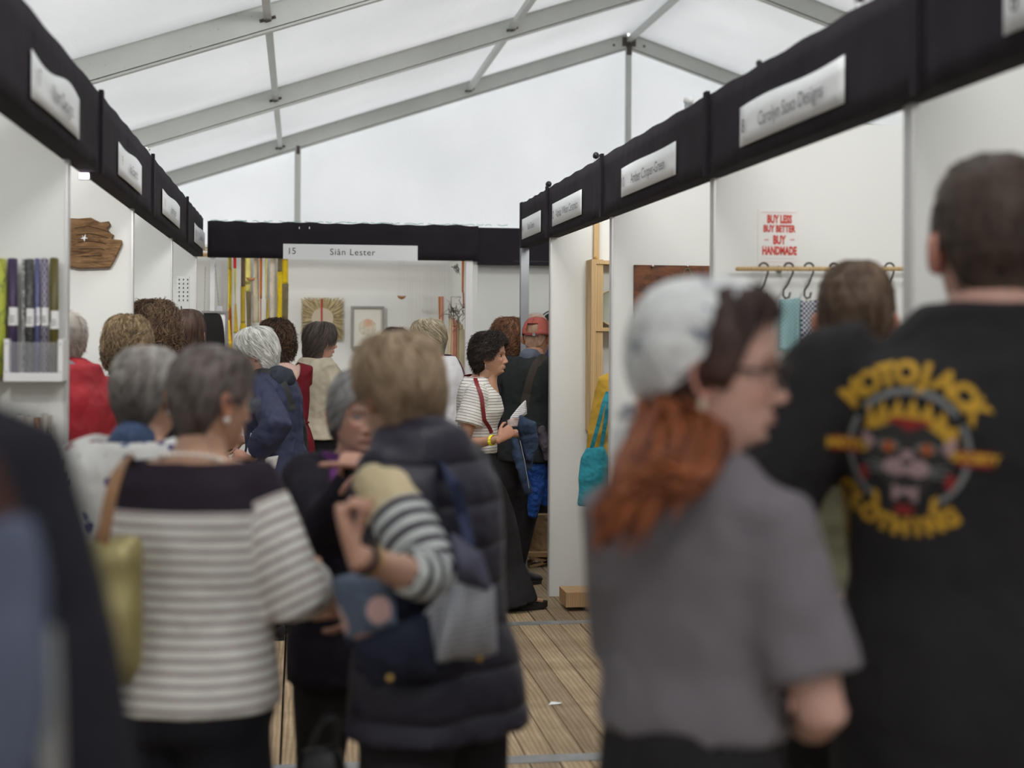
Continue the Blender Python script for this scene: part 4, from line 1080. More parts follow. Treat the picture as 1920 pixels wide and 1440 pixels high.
# --- 2: young woman with a white headscarf, glasses and long auburn hair
p2 = P_(1326, 2.08, 38, 518, 'young woman in a white patterned headscarf and glasses, grey T-shirt, long auburn hair', vol=.030, skin=(.60, .36, .29), build=.84, shoulder=.84, drop=.03, lean=.02, head=109, face=True,
        hs=1.02, headfwd=.02, headpitch=-2, age=.1, lips=(.50, .20, .19), brow=(.03, .02, .015),
        arms=[dict(w=(-.02, .28, 1.05), elbow=(-.1, -.3, -.9)), dict(w=(.10, .20, 1.00), elbow=(.45, -.55, -.5), hand=(-1, .3, .1), palm=(0, -.5, -1))])
GREYT = cloth('grey_tshirt', (.185, .17, .185), .85, .06, .9, fscale=6)
top(p2, 't_shirt', GREYT, .011, .007, 8, hem=1.04, sleeves=.40, ease=.015, flare=1.2, hemflare=1.03, neckz=1.45, wscale=7)
trousers(p2, 'trousers', BLK, 1.1, topz=1.08, ease=.008); shoes(p2, BLK)
ZB2 = [(0, 3.5), (30, 3.8), (50, 4.6), (66, 6.2), (80, 8.4), (96, 8.0), (112, 13.5), (180, 15.6)]
hair(p2, 'long_', (.022, .012, .010), (.050, .024, .018), vol=(.022, .020, .016), ns=500, slen=.08, srad=.0018, comb=.6, zb=ZB2, seed=5, lift=.003, c3=(.09, .03, .018))
rg = np.random.default_rng(4); hp = []
for i in range(300):      # the lengths fall behind the ear over the back
    ph = math.radians(rg.uniform(-180, -120)) if rg.uniform() < .45 else math.radians(rg.uniform(112, 180)); q = head_pt(np.array([ph]), np.array([rg.uniform(8.6, 10.5)]))[0]*1.14; a = p2.head(q)[0]
    u = rg.uniform(); x1 = 1160+175*u; x2 = 1110+(165*u if rg.uniform() < .6 else 90*u)
    m1 = p2.tolocal(at(x1+35, 800+rg.uniform(-20, 20), 1.97+rg.uniform(0, .10)))[0]
    m2 = p2.tolocal(at(x1, 890+rg.uniform(-10, 20), 1.865+rg.uniform(0, .05)))[0]
    e = p2.tolocal(at(x2, 985+rg.normal(0, 28)-70*(u > .6), 1.845+rg.uniform(0, .04)))[0]
    hp.append([a, m1, m2, e])
locks(p2, 'hair_lengths', hp, .0075, (.085, .022, .010), (.34, .10, .03), 6, curl=.006)
def scarf_mat():
    m, nt, b = new_mat('headscarf'); v = coords(nt); n = noise(nt, v, 42, 3, .6, .5); n2 = noise(nt, v, 9, 2)
    r = ramp(nt, [(.385, (.13, .14, .22)), (.455, (.70, .72, .72)), (.6, (.78, .80, .79))]); nt.links.new(math_(nt, 'ADD', math_(nt, 'MULTIPLY', n.outputs[0], .45), math_(nt, 'MULTIPLY', n2.outputs[0], .55)), r.inputs[0])
    nt.links.new(r.outputs[0], b.inputs['Base Color']); fold_bump(nt, b, v, .7, 14); b.inputs['Roughness'].default_value = .85; return m
def scarf(P, mat):
    nu, nv = 72, 26; V = []; a = np.linspace(-PI, PI, nu, endpoint=False)
    edge = np.interp(np.abs(a)*180/PI, [0, 35, 62, 88, 105, 125, 180], [1.9, 2.3, 3.4, 5.9, 7.9, 9.8, 11.6])
    for i in range(nv+1):
        t = i/nv; vv = edge*t; p0 = head_pt(a, vv); n = p0/np.linalg.norm(p0, axis=1)[:, None]
        k = .026+.012*np.sin(a*5+t*6)*t*.4+.014*(np.cos(a) < -.2)*math.sin(PI*t)**2-.016*float(smst(t, .6, 1.0))
        V.append(p0+n*k[:, None])
    P0 = np.vstack(V); P1 = P0*.955; f = []; o = len(P0)
    for i in range(nv):
        for j in range(nu):
            j2 = (j+1) % nu; q = (i*nu+j, (i+1)*nu+j, (i+1)*nu+j2, i*nu+j2); f.append(q); f.append(tuple(o+x for x in q[::-1]))
    for j in range(nu): j2 = (j+1) % nu; f.append((nv*nu+j, o+nv*nu+j, o+nv*nu+j2, nv*nu+j2))
    me = mesh('headscarf', P.head(np.vstack([P0, P1])), f); o_ = link('headscarf', me, mat, P.root)
    kn = P.head([(0, -.125, -.075)])[0]; pr = [ball(kn, (.022, .018, .016), 12, 8)]
    for sd in (-1, 1): pr.append(loft(P.head([(0, -.12, -.07), (sd*.02, -.135, -.10), (sd*.03, -.13, -.16)]), [.008, .018, .022], [.006, .006, .004], n=10))
    v = MB()
    for a_, b_ in pr: v.add(a_, b_)
    v.build('scarf_knot', mat, o_, smooth=True)
scarf(p2, scarf_mat())
glasses(p2, plain('dark_frames', (.03, .02, .02), .3), r=.024, oval=.85, rad=.0036)
for sd in (1,): MB().add(*ball(p2.head([(sd*.088, -.012, -.052)])[0], (.005, .005, .011), 10, 8)).build('earring', plain('earring_pale', (.6, .55, .42), .3), p2.root, smooth=True)

# --- 3: woman from behind, navy yoke and white striped jumper
p3 = P_(388, 3.15, 20, 647, 'woman with cropped grey hair and pearl necklace, white striped jumper with dark yoke', vol=.012, skin=(.52, .30, .20), build=1.13, lean=.03, head=54, shoulder=.84, face=True, headfwd=.035, headpitch=-6, hs=1.0,
        brow=(.3, .26, .22), arms=[dict(w=(-.10, .28, 1.04), elbow=(-.1, -.3, -.9)), dict(w=(.19, .24, 1.05), elbow=(.5, -.3, -.9))])
s3 = p3.s
STR3 = striped('striped_knit_white', (.40, .33, .33), (.76, .76, .71), .0245, .36, 1.335*s3, (.030, .022, .032), fold=.45, wob=.003)
NK3 = 1.437*s3
top(p3, 'jumper', STR3, .011, .006, 12, hem=.885, sleeves=.93, ease=.020, hemflare=1.0, u=True, neckz=1.46, sl_ease=.020, puff=.008, wscale=6, cutter=lambda v: v[:, 2]-(NK3-.00*s3)+.0*v[:, 1])
trousers(p3, 'trousers', cloth('navy_trousers', (.014, .014, .019), .9, .1, .5), 1.15, topz=.98); shoes(p3, BLK)
hair(p3, 'short_m', (.085, .062, .055), (.25, .215, .20), vol=(.014, .009, .011), ns=1300, slen=.03, srad=.0011, lift=.003, comb=.15, seed=8, zb=[(0, 3.8), (38, 4.2), (56, 5.4), (70, 7.4), (82, 7.6), (95, 7.2), (110, 9.4), (135, 11.8), (180, 12.4)], c3=(.055, .038, .034), low=.55)
glasses(p3, plain('clear_frames', (.35, .38, .40), .25), r=.021)
nc = p3.neck+V3(0, .004, -.018)
for k in range(30):
    a = 2*PI*k/30; MB().add(*ball(nc+V3(.073*math.cos(a), .070*math.sin(a)-.004, .020*math.sin(a)*-1+.0), (.0062,)*3, 10, 7)).build('necklace_bead', PEARL, p3.root, smooth=True)
MB().add(*ball(p3.head([(.090, -.012, -.045)])[0], .0075, 10, 8)).build('earring', PEARL, p3.root, smooth=True)
# her tan-strapped gold shoulder bag
def pouch(name, c, ax, az, ay, prof, mat, parent, voxel=.009, wr=.004, seed=2):
    """soft bag: prof rows (height, half width, half depth) about c"""
    c, ax, ay, az = map(lambda t: np.asarray(t, float), (c, ax, ay, az)); a = np.arange(28)*2*PI/28; V = []
    for z, w, d in prof: V.append(c+az*z+np.outer(np.sign(np.cos(a))*np.abs(np.cos(a))**.7*w, ax)+np.outer(np.sign(np.sin(a))*np.abs(np.sin(a))**.8*d, ay))
    n = 28; f = []; k = len(prof)
    for i in range(k-1):
        for j in range(n): j2 = (j+1) % n; f.append((i*n+j, i*n+j2, (i+1)*n+j2, (i+1)*n+j))
    f.append(tuple(range(n-1, -1, -1))); f.append(tuple((k-1)*n+j for j in range(n)))
    me = fuse([(np.vstack(V), f)], voxel, 3, name); v = get_v(me); nn = get_n(me)
    set_v(me, v+nn*((vnoise(v, 14, seed)+.6*(1-2*abs(vnoise(v*V3(1, 1, .4), 22, seed+1))))*wr)[:, None]); me.polygons.foreach_set('use_smooth', [True]*len(me.polygons))
    return link(name, me, mat, parent)
GB = plain('gold_leather', (.36, .31, .14), .38, .35, .25, 5, .4, 20)
bc = at(212, 1120, 2.93); b3 = empty('shoulder_bag', (bc[0], bc[1], bc[2]), label='soft gold-green leather shoulder bag with tan strap behind the striped jumper', cat='bag')
pouch('bag_body', (0, 0, 0), (1, .25, 0), (0, 0, 1), (-.25, 1, 0), [(-.17, .035, .03), (-.13, .055, .05), (-.02, .056, .055), (.08, .050, .045), (.118, .048, .03)], GB, b3, .008, .006)
Y3 = 2.95
spts = [at(238, 858, 3.06)-bc, at(222, 880, 2.98)-bc, at(207, 930, 2.93)-bc, at(197, 990, 2.90)-bc, at(190, 1025, 2.90)-bc]
strap(None, 'strap', spts, BROWNL, .028, .004, parent=b3, ref=at(400, 1000, 3.3)-bc)
strap(None, 'strap', [at(238, 858, 3.06)-bc, at(245, 862, 3.16)-bc, at(238, 930, 3.14)-bc, at(228, 1020, 3.05)-bc], BROWNL, .024, .004, parent=b3, ref=at(400, 1000, 3.0)-bc)

# --- 4: woman in a floral blouse, beyond the striped jumper
p4 = P_(276, 3.72, 24, 652, 'grey-haired woman in a white floral blouse behind the striped jumper', vol=.014, skin=(.50, .29, .20), build=1.12, lean=.03, head=38, headfwd=.03,
        arms=[dict(w=(-.20, .24, 1.08)), dict(w=(.16, .26, 1.1))], voxel=.014)
def floral(name, basec, spots, scale):
    m, nt, b = new_mat(name); v = coords(nt); vo = N(nt, 'ShaderNodeTexVoronoi'); vo.inputs['Scale'].default_value = scale; n = noise(nt, v, scale*1.3, 2); 
    vm = N(nt, 'ShaderNodeVectorMath', operation='ADD'); nt.links.new(v, vm.inputs[0]); sc = N(nt, 'ShaderNodeVectorMath', operation='SCALE'); sc.inputs['Scale'].default_value = .02; nt.links.new(n.outputs[1], sc.inputs[0]); nt.links.new(sc.outputs[0], vm.inputs[1]); nt.links.new(vm.outputs[0], vo.inputs['Vector'])
    ms = math_(nt, 'LESS_THAN', vo.outputs['Distance'], .36); hue = ramp(nt, [(0, spots[0]), (.34, spots[1]), (.67, spots[2])], 'CONSTANT'); sp = N(nt, 'ShaderNodeSeparateColor'); nt.links.new(vo.outputs['Color'], sp.inputs[0]); nt.links.new(sp.outputs[0], hue.inputs[0])
    pick = math_(nt, 'MULTIPLY', ms, math_(nt, 'LESS_THAN', sp.outputs[1], .85))
    nt.links.new(mixc(nt, pick, basec, hue.outputs[0]), b.inputs['Base Color']); fold_bump(nt, b, v, .5); b.inputs['Roughness'].default_value = .85; return m
top(p4, 'blouse', floral('floral_blouse', (.62, .62, .60), [(.06, .05, .18), (.25, .09, .09), (.12, .16, .26)], 30), .012, .006, 14, hem=.80, sleeves=.70, ease=.028, sl_ease=.03, neckz=1.45)
MB().add(*loft([p4.neck+V3(0, -.012, -.018), p4.neck+V3(0, 0, .022)], [.068, .050], [.064, .048], n=18)).build('collar', cloth('blue_dotted_collar', (.06, .09, .17), .8, .4, .4, fscale=60), p4.root, smooth=True)
trousers(p4, 'trousers', BLK, 1.1); shoes(p4, BLK)
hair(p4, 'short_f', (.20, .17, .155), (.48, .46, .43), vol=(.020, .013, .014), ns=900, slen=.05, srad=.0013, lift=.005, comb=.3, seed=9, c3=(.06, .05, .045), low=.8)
MB().add(*ball(p4.head([(.091, -.012, -.047)])[0], .0065, 10, 8)).build('earring', PEARL, p4.root, smooth=True)

# --- 5: blonde woman in a navy padded gilet with a striped sleeve
p5 = P_(752, 3.08, -38, 626, 'woman with short blonde hair, navy padded gilet over striped sleeves, left forearm raised', vol=.024, skin=(.56, .34, .25), build=1.0, shoulder=.9, lean=.05, head=-34, headfwd=.05, headpitch=-8, hs=1.03,
        arms=[dict(w=at(667, 1042, 2.62), world=True, elbow_w=tuple(R_*.9-F_*.5+V3(0, 0, -1.1)), hand=tuple(at(640, 960, 2.64)-at(667, 1042, 2.62)), palm=(.9, -.1, .1), curl=(1.15, 1.1, 1.1, 1.1), thumb=.7, hs=1.05), dict(w=(.04, .26, 1.0), elbow=(.2, -.3, -.9))])
s5 = p5.s
S5z = p5.S[0][2]
STR5 = striped('striped_sleeve_navy', (.030, .018, .036), (.50, .53, .52), .034, .42, S5z-.085, (.62, .52, .33), fold=.5, wob=.002)
prt = []
for i in (0, 1):
    S, E, W = p5.arm[i]; q = p5.s*(.8+.2*p5.b); K = E+(W-E)*(.42 if i == 0 else .9); sd = (-1, 1)[i]
    r = np.array([.066, .070, .070, .062, .054, .049])*q
    prt.append(loft([S+V3(-sd*.06, 0, .0), S, S*.5+E*.5, E, E*.6+K*.4, K], r, r, n=16, round_ends=False))
wear(p5, 'jumper_sleeves', prt, STR5, .010, 9, .004, 21, u=True)
def quilt(name, col):
    m, nt, b = new_mat(name); v = coords(nt); sx = N(nt, 'ShaderNodeSeparateXYZ'); nt.links.new(v, sx.inputs[0]); w = noise(nt, v, 3, 2)
    fr = math_(nt, 'ABSOLUTE', math_(nt, 'SINE', math_(nt, 'MULTIPLY', math_(nt, 'ADD', sx.outputs[2], math_(nt, 'MULTIPLY', w.outputs[0], .05)), PI/.085)))
    h = math_(nt, 'POWER', fr, .35); a = noise(nt, v, 16, 4, .6, .5); bump(nt, b, math_(nt, 'ADD', h, math_(nt, 'MULTIPLY', a.outputs[0], .5)), .9, .016)
    b.inputs['Base Color'].default_value = (*col, 1); b.inputs['Roughness'].default_value = .5; b.inputs['Specular IOR Level'].default_value = .35; return m
QU = quilt('navy_quilting', (.022, .020, .034))
top(p5, 'gilet', QU, .012, .006, 23, hem=.835, sleeves=0, ease=.034, hemflare=1.06, neckz=1.50, capw=1.05, hips=1.06, extra=[loft([p5.shear((sd*.10*s5, -.005, 1.40*s5))[0], p5.shear((sd*.135*s5, -.005, 1.375*s5))[0]], [.075*s5, .070*s5], [.085*s5, .08*s5], n=14) for sd in (-1, 1)]+[loft([p5.neck+V3(0, -.01, -.03), p5.neck+V3(0, .005, .035)], [.090, .078], [.085, .072], n=18)])
trousers(p5, 'trousers', BLK, 1.15); shoes(p5, BLK)
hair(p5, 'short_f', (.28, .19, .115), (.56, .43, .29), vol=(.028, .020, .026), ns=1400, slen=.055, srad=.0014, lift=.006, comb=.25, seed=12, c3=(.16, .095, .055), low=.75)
S, E, W = p5.arm[0]
ringtube(p5, 'watch_strap', W+(E-W)*.10, .032, .027, nrm(np.cross(W-E, V3(0, 0, 1))), nrm(np.cross(W-E, np.cross(W-E, V3(0, 0, 1)))), .0055, plain('dark_strap', (.035, .02, .02), .4))
ringtube(p5, 'bracelet', W+(E-W)*.17, .033, .029, nrm(np.cross(W-E, V3(0, 0, 1))), nrm(np.cross(W-E, np.cross(W-E, V3(0, 0, 1)))), .0022, GOLD)
# her patchwork bag
def ribbed(name, c1, c2, per, axis=2):
    m, nt, b = new_mat(name); v = coords(nt); sx = N(nt, 'ShaderNodeSeparateXYZ'); nt.links.new(v, sx.inputs[0])
    w = math_(nt, 'ADD', math_(nt, 'MULTIPLY', math_(nt, 'SINE', math_(nt, 'MULTIPLY', sx.outputs[axis], 2*PI/per)), .5), .5)
    nt.links.new(mixc(nt, w, c1, c2), b.inputs['Base Color']); bump(nt, b, w, .5, .003); b.inputs['Roughness'].default_value = .85; return m
bY = 2.78; bc = at(780, 1150, bY); bag5 = empty('patchwork_bag', bc, label='patchwork cloth bag of floral, navy and grey ribbed pieces on the gilet wearer\'s arm', cat='bag')
def panel_px(quad, Y, bulge, name, mat, par, nu=14, nv=14, th=.006, seed=0, base=bc, fold=.006):
    """cloth panel spanned by four seen corners (top left, top right, bottom right, bottom left) with distances"""
    Q = [at(x, y, yy) for (x, y, yy) in quad]
    def fn(s, t):
        p = (Q[0]*(1-s)+Q[1]*s)*(1-t)+(Q[3]*(1-s)+Q[2]*s)*t
        p = p-F_*bulge*(math.sin(PI*s)*math.sin(PI*t))**.7-F_*fold*(math.sin(9*s+3*t+seed)+.6*math.sin(17*s-5*t+seed*2))*.5; return p-base
    v, f = sheet(fn, nu, nv, th); return MB().add(v, f).build(name, mat, par, smooth=True)
FLB = floral('bag_floral', (.10, .13, .19), [(.55, .36, .34), (.5, .42, .42), (.42, .27, .26)], 14)
panel_px([(622, 1085, 2.780), (730, 1060, 2.740), (745, 1170, 2.720), (652, 1205, 2.760)], 0, .03, 'floral_panel', FLB, bag5, seed=1)
panel_px([(652, 1196, 2.762), (804, 1150, 2.715), (820, 1262, 2.730), (700, 1288, 2.770)], 0, .035, 'navy_panel', cloth('bag_navy', (.020, .024, .045), .8, .1, .4), bag5, seed=2)
panel_px([(846, 1000, 2.780), (902, 1040, 2.800), (924, 1110, 2.820), (850, 1092, 2.760)], 0, .05, 'dark_top_panel', cloth('bag_slate', (.085, .085, .125), .8, .2, .6), bag5, seed=3)
panel_px([(798, 1150, 2.716), (846, 1085, 2.755), (812, 1240, 2.735), (800, 1200, 2.730)], 0, .0, 'ribbed_gusset', ribbed('bag_ribs', (.27, .28, .31), (.40, .41, .44), .012), bag5, seed=4)
panel_px([(846, 1082, 2.758), (926, 1098, 2.820), (930, 1226, 2.840), (812, 1242, 2.730)], 0, .045, 'ribbed_panel', MATS.get('bag_ribs') or bpy.data.materials['bag_ribs'], bag5, seed=5, fold=.012)
pouch('bag_back', (0, .07, -.01), R_, (0, 0, 1), F_*V3(1, 1, 0), [(-.13, .06, .03), (-.08, .115, .05), (.02, .13, .05), (.07, .09, .035), (.115, .03, .012)], cloth('bag_lining', (.03, .034, .055), .8), bag5)
strap(None, 'strap', [at(880, 1020, 2.800)-bc, at(866, 960, 2.860)-bc, at(850, 900, 2.80)-bc, at(830, 870, 2.92)-bc], cloth('bag_strap', (.03, .04, .09), .8), .03, .004, parent=bag5, ref=at(700, 950, 3.1)-bc)
for q in ((731, 1272), (899, 1235)): MB().add(*ball(at(q[0], q[1], 2.555 if q[0] < 800 else 2.790)-bc, .006, 10, 6)).build('snap_fastener', GOLD, bag5, smooth=True)
# black handbag hanging low
hb = at(602, 1405, 3.0); b6 = empty('handbag', hb, label='small black handbag with a looped handle hanging low beside the gilet', cat='bag')
pouch('bag_body', (0, 0, -.035), R_, (0, 0, 1), F_*V3(1, 1, 0), [(-.10, .052, .035), (-.06, .058, .04), (0, .052, .035), (.035, .042, .02)], plain('black_leather', (.014, .013, .014), .4), b6)
strap(None, 'handle', [at(583, 1402, 3.0)-hb, at(592, 1372, 3.0)-hb, at(612, 1345, 3.0)-hb, at(636, 1350, 3.0)-hb, at(632, 1380, 3.0)-hb, at(628, 1402, 3.0)-hb], MATS['black_leather'], .014, .006, parent=b6, ref=hb*0+F_*.5)

# --- 6: grey-haired woman facing the camera, hand at her mouth, pointing
p6 = P_(672, 3.85, 172, 692, 'grey-haired woman facing the camera, pointing with her hand before her mouth, purple scarf', vol=.020, skin=(.60, .35, .27), build=1.05, lean=.02, head=164, face=True, headfwd=.03, headpitch=-4,
        brow=(.25, .2, .18), age=1.0, arms=[dict(w=(-.16, .2, 1.0)), dict(w=at(708, 868, 3.56), world=True, elbow=(.4, .3, -1), hand=tuple(-R_*1.0+V3(0, -.1, .12)), palm=(0, .4, -1), curl=(.05, 1.25, 1.3, 1.3), thumb=1.0, thumb_side=1, hs=1.08)])
top(p6, 'cardigan', cloth('black_cardigan', (.018, .016, .024), .9), .013, .006, 31, hem=.75, sleeves=.96, ease=.024, neckz=1.45)
trousers(p6, 'trousers', BLK); shoes(p6, BLK)
hair(p6, 'short_f', (.25, .25, .25), (.62, .62, .61), vol=(.022, .016, .018), ns=1200, slen=.06, srad=.0014, lift=.006, comb=.5, seed=15, zb=[(0, 3.9), (20, 4.6), (45, 5.6), (62, 7.6), (78, 9.2), (100, 10.0), (140, 12), (180, 12.6)], c3=(.16, .16, .165), low=.6)
PUR = cloth('purple_scarf', (.13, .035, .16), .8, .8, .5, fscale=40)
sp_ = [loft([p6.tolocal(at(640+sd*8, 880, 3.68))[0], p6.tolocal(at(640+sd*6, 920, 3.64))[0], p6.tolocal(at(634+sd*8, 1000, 3.66))[0]], [.022, .026, .024], [.012, .012, .010], n=10) for sd in (-1, 1)]
sp_.append(loft([p6.neck+V3(-.09, .02, -.01), p6.neck+V3(-.04, .10, -.03), p6.neck+V3(.04, .10, -.03), p6.neck+V3(.09, .02, -.01)], .02, .02, n=10))
wear(p6, 'scarf', sp_, PUR, .009, 2, .004, 3)

# --- 7: dark coat cut off by the left edge, very near
p7 = P_(-280, 1.42, 14, 190, 'person in a dark coat cut off by the left edge, very near and blurred', vol=.02, skin=WARM, build=1.22, lean=.05, headfwd=.05, headpitch=-8,
        arms=[dict(w=(-.2, .2, 1.0)), dict(w=(.25, .10, .90), elbow=(.7, -.5, -.3))])
DCO = cloth('dark_coat', (.017, .017, .024), .9, .2, .4)
top(p7, 'coat', DCO, .014, .006, 41, hem=.50, sleeves=.95, ease=.038, sl_ease=.030, hemflare=1.15, neckz=1.46, capw=.95)
trousers(p7, 'trousers', BLK); shoes(p7, BLK)
hair(p7, 'short_f', (.05, .035, .03), (.1, .07, .05), ns=300, seed=17)
bb = at(20, 1170, 1.12); b7 = empty('tote_bag', bb, label='blue-grey cloth tote with a pale edge against the dark coat at the left edge', cat='bag')
pouch('bag_body', (0, 0, 0), R_, (0, 0, 1), F_*V3(1, 1, 0), [(-.12, .020, .015), (-.06, .028, .02), (.03, .026, .02), (.08, .014, .012)], cloth('blue_grey_canvas', (.10, .115, .17), .85, .15, .5), b7, .007, .003)
strap(None, 'pale_edge', [at(88, 1180, 1.13)-bb, at(94, 1290, 1.13)-bb, at(97, 1440, 1.13)-bb, at(98, 1520, 1.13)-bb], cloth('pale_tape', (.30, .30, .29), .9), .012, .012, parent=b7, ref=F_*.4)
strap(None, 'strap', [at(20, 1080, 1.13)-bb, at(10, 960, 1.15)-bb, at(-30, 860, 1.22)-bb], cloth('strap_maroon', (.06, .028, .022), .9), .02, .004, parent=b7, ref=F_*.4)

# --- 8: brown-haired man half hidden behind the black T-shirt
p8 = P_(1606, 3.25, 35, 497, 'short brown-haired person in an olive top, half hidden behind the black T-shirt man', vol=.012, skin=(.56, .32, .24), fem=False, build=1.0, lean=.02, head=28, hs=1.0, arms=[dict(w=(-.25, .2, 1.02)), None])
top(p8, 'shirt', cloth('khaki_shirt', (.20, .19, .12), .9, .3, .5), .014, .005, 44, hem=.78, sleeves=.45, ease=.024)
trousers(p8, 'trousers', BLK); shoes(p8, BLK)
hair(p8, 'short_m', (.06, .036, .022), (.15, .095, .06), vol=(.022, .010, .012), ns=900, slen=.028, srad=.0012, lift=.004, comb=.15, seed=19)
# ------------------------------------------------------------------ the people in focus and beyond
def sandals(P, mat, solem, skin_show=True):
    for i in (0, 1):
        hip, kn, an, r_ = P.leg[i]; s = P.s; fd = V3(math.sin(r_), math.cos(r_), 0); sd = V3(fd[1], -fd[0], 0); a0 = an*V3(1, 1, 0); z_ = V3(0, 0, 1); n = 26
        pts = []
        for k in range(n):
            t = 2*PI*k/n; pts.append(a0+fd*(.070+math.cos(t)*.145)+sd*(.046+.008*math.cos(t+.3))*math.sin(t)*1.05)
        rise = lambda p: .012*max(0, ((p-a0) @ fd-.10)/.1)
        v = [p+z_*(.0+rise(p)) for p in pts]+[p+z_*(.034+rise(p)) for p in pts]; f = [tuple(range(n-1, -1, -1)), tuple(range(n, 2*n))]+[(k, (k+1) % n, n+(k+1) % n, n+k) for k in range(n)]
        sole = MB().add(v, f).build('sandal', solem, P.root)
        for y, h, w in ((.115, .085, .034), (.045, .105, .026)):
            q = [a0+fd*y+sd*(.050*math.cos(t))+z_*(.035+(h-.035)*math.sin(t)**.8) for t in np.linspace(.02, PI-.02, 13)]
            strap(P, 'strap', q, mat, w, .005, parent=sole, ref=a0+fd*y+z_*.02)
        # toes
        tv = []
        for k in range(5):
            off = (-.026+.013*k)*(1 if i == 0 else -1); r = (.0085, .0085, .009, .0095, .0125)[k]; ln = (.150, .160, .168, .174, .178)[k]
            tv.append(loft([a0+fd*(ln-.05)+sd*off+z_*.058, a0+fd*(ln-.02)+sd*off+z_*.056, a0+fd*ln+sd*off+z_*.050], [r, r, r*.8], n=8, RY=[r]*3))
        mb = MB()
        for a, b in tv: mb.add(a, b)
        me = mesh('toes', np.concatenate(mb.v), mb.f); set_col(me, np.tile(col3(P.sk), (len(me.vertices), 1))); link('toes', me, SKIN, P.body)

# --- 9: the woman in focus
W9 = at(936, 823, 7.80); E9 = at(868, 836, 7.95)
p9 = P_(921, 8.12, 95, 624, 'woman with short curly black hair in a thin-striped white tee, seen side on', vol=.030, skin=(.47, .255, .165), build=1.06, lean=.01, head=112, drop=.028, armlen=1.07, face=True, headfwd=.065, headpitch=3, hs=1.0, age=1.0,
        lips=(.42, .19, .15), brow=(.07, .045, .03), voxel=.009, chest=.035,
        arms=[dict(w=at(974, 812, 8.26), world=True, elbow=(-.3, -.8, -.8), hand=tuple(R_*.8+V3(0, -.4, .3)), palm=(-.3, -.8, 0), curl=(.5, .5, .5, .5)),
              dict(w=W9, world=True, e=E9, elbow_w=tuple(-R_*1-F_*.15+V3(0, 0, -.9)), hand=tuple(R_*.75+V3(0, .15, .55)), palm=(.2, .9, -.15), curl=(1.05, 1.1, 1.15, 1.2), thumb=.75, thumb_side=1)],
        legs=[(-.09, .25, -.12), (.06, -.06, -.12)])
STR9 = striped('thin_striped_tee', (.045, .04, .045), (.72, .69, .65), .0165, .15, fold=.55, wob=.003)
nk = p9.neck
tee = top(p9, 't_shirt', STR9, .008, .005, 51, hem=.99, sleeves=.30, ease=.014, flare=1.3, sl_ease=.017, u=True, neckz=1.45, wscale=10, capw=1.02, cutter=lambda v: .084**2*1.0-((v[:, 0]-nk[0])**2+(v[:, 1]-nk[1]-.014)**2+(v[:, 2]-nk[2]-.020)**2*1.25))
trousers(p9, 'trousers', BLK, 1.55, ease=.016, length=.035, flare=1.75, voxel=.012, topz=1.0, wr=.008)
sandals(p9, MATS['black_leather'], plain('black_rubber', (.016, .015, .014), .6))
hair(p9, 'short_f', (.012, .008, .008), (.045, .028, .022), vol=(.040, .024, .036), ns=1500, slen=.055, srad=.0019, curl=.0075, lift=.012, comb=.2, seed=22, zb=[(0, 4.1), (25, 4.4), (48, 5.2), (62, 6.4), (76, 7.6), (96, 7.2), (112, 11.0), (140, 13.0), (180, 13.4)], cap_noise=.010, wisp=.5)
surf_strap(p9, tee, [p9.shear((-.06*p9.s, -.10, 1.42))[0], p9.shear((-.085, -.01, 1.47))[0], p9.tolocal(at(893, 716, 7.9))[0], p9.tolocal(at(918, 756, 7.85))[0], p9.tolocal(at(938, 790, 7.85))[0], p9.tolocal(at(944, 812, 7.9))[0]], 'bag_strap', BURG, .022, .011)
S, E, W = p9.arm[1]
ringtube(p9, 'wristband', W+(E-W)*.16, .0335, .0285, nrm(np.cross(W-E, V3(0, 0, 1))), V3(0, 0, 1), .0012, plain('yellow_band', (.85, .80, .02), .5))
for k in range(7):
    ringtube(p9, 'wristband', W+(E-W)*(.16+.0085*(k+1)), .034, .029, nrm(np.cross(W-E, V3(0, 0, 1))), V3(0, 0, 1), .0016, MATS['yellow_band'])
MB().add(*ball(p9.head([(.090, -.010, -.050)])[0], .0045, 10, 8)).tube(p9.head([(.090, -.010, -.050), (.091, -.008, -.066), (.089, -.012, -.078)]), .002, 6).build('earring', plain('silver', (.6, .6, .6), .25, .9), p9.root, smooth=True)
# booklet in her hand
bk = at(966, 778, 7.97); bkl = empty('booklet', bk, label='white programme booklet half open in the hands of the curly-haired woman', cat='booklet')
def leafsheet(q, bend, name, mat, th=.0015, n=10):
    Q = [at(*c) for c in q]
    def fn(s, t): p = (Q[0]*(1-s)+Q[1]*s)*(1-t)+(Q[3]*(1-s)+Q[2]*s)*t; return p-F_*bend*math.sin(PI*s)+V3(0, 0, 1)*bend*.5*math.sin(PI*s)-bk
    return MB().add(*sheet(fn, n, 6, th)).build(name, mat, bkl, smooth=True)
PAP = plain('paper', (.80, .79, .80), .6, 0, .04, 12)
PAP2 = ribbed('printed_paper', (.42, .42, .44), (.78, .77, .78), .011)
leafsheet([(958, 781, 7.93), (985, 750, 8.04), (987, 774, 8.02), (951, 800, 7.90)], .008, 'page', PAP2)
leafsheet([(957, 783, 7.95), (986, 751, 8.055), (988, 776, 8.035), (952, 801, 7.915)], .006, 'page', PAP)
leafsheet([(951, 788, 7.90), (974, 783, 7.91), (970, 800, 7.89), (952, 803, 7.88)], .012, 'cover', plain('cover_brown', (.35, .27, .25), .5, 0, .3, 30))
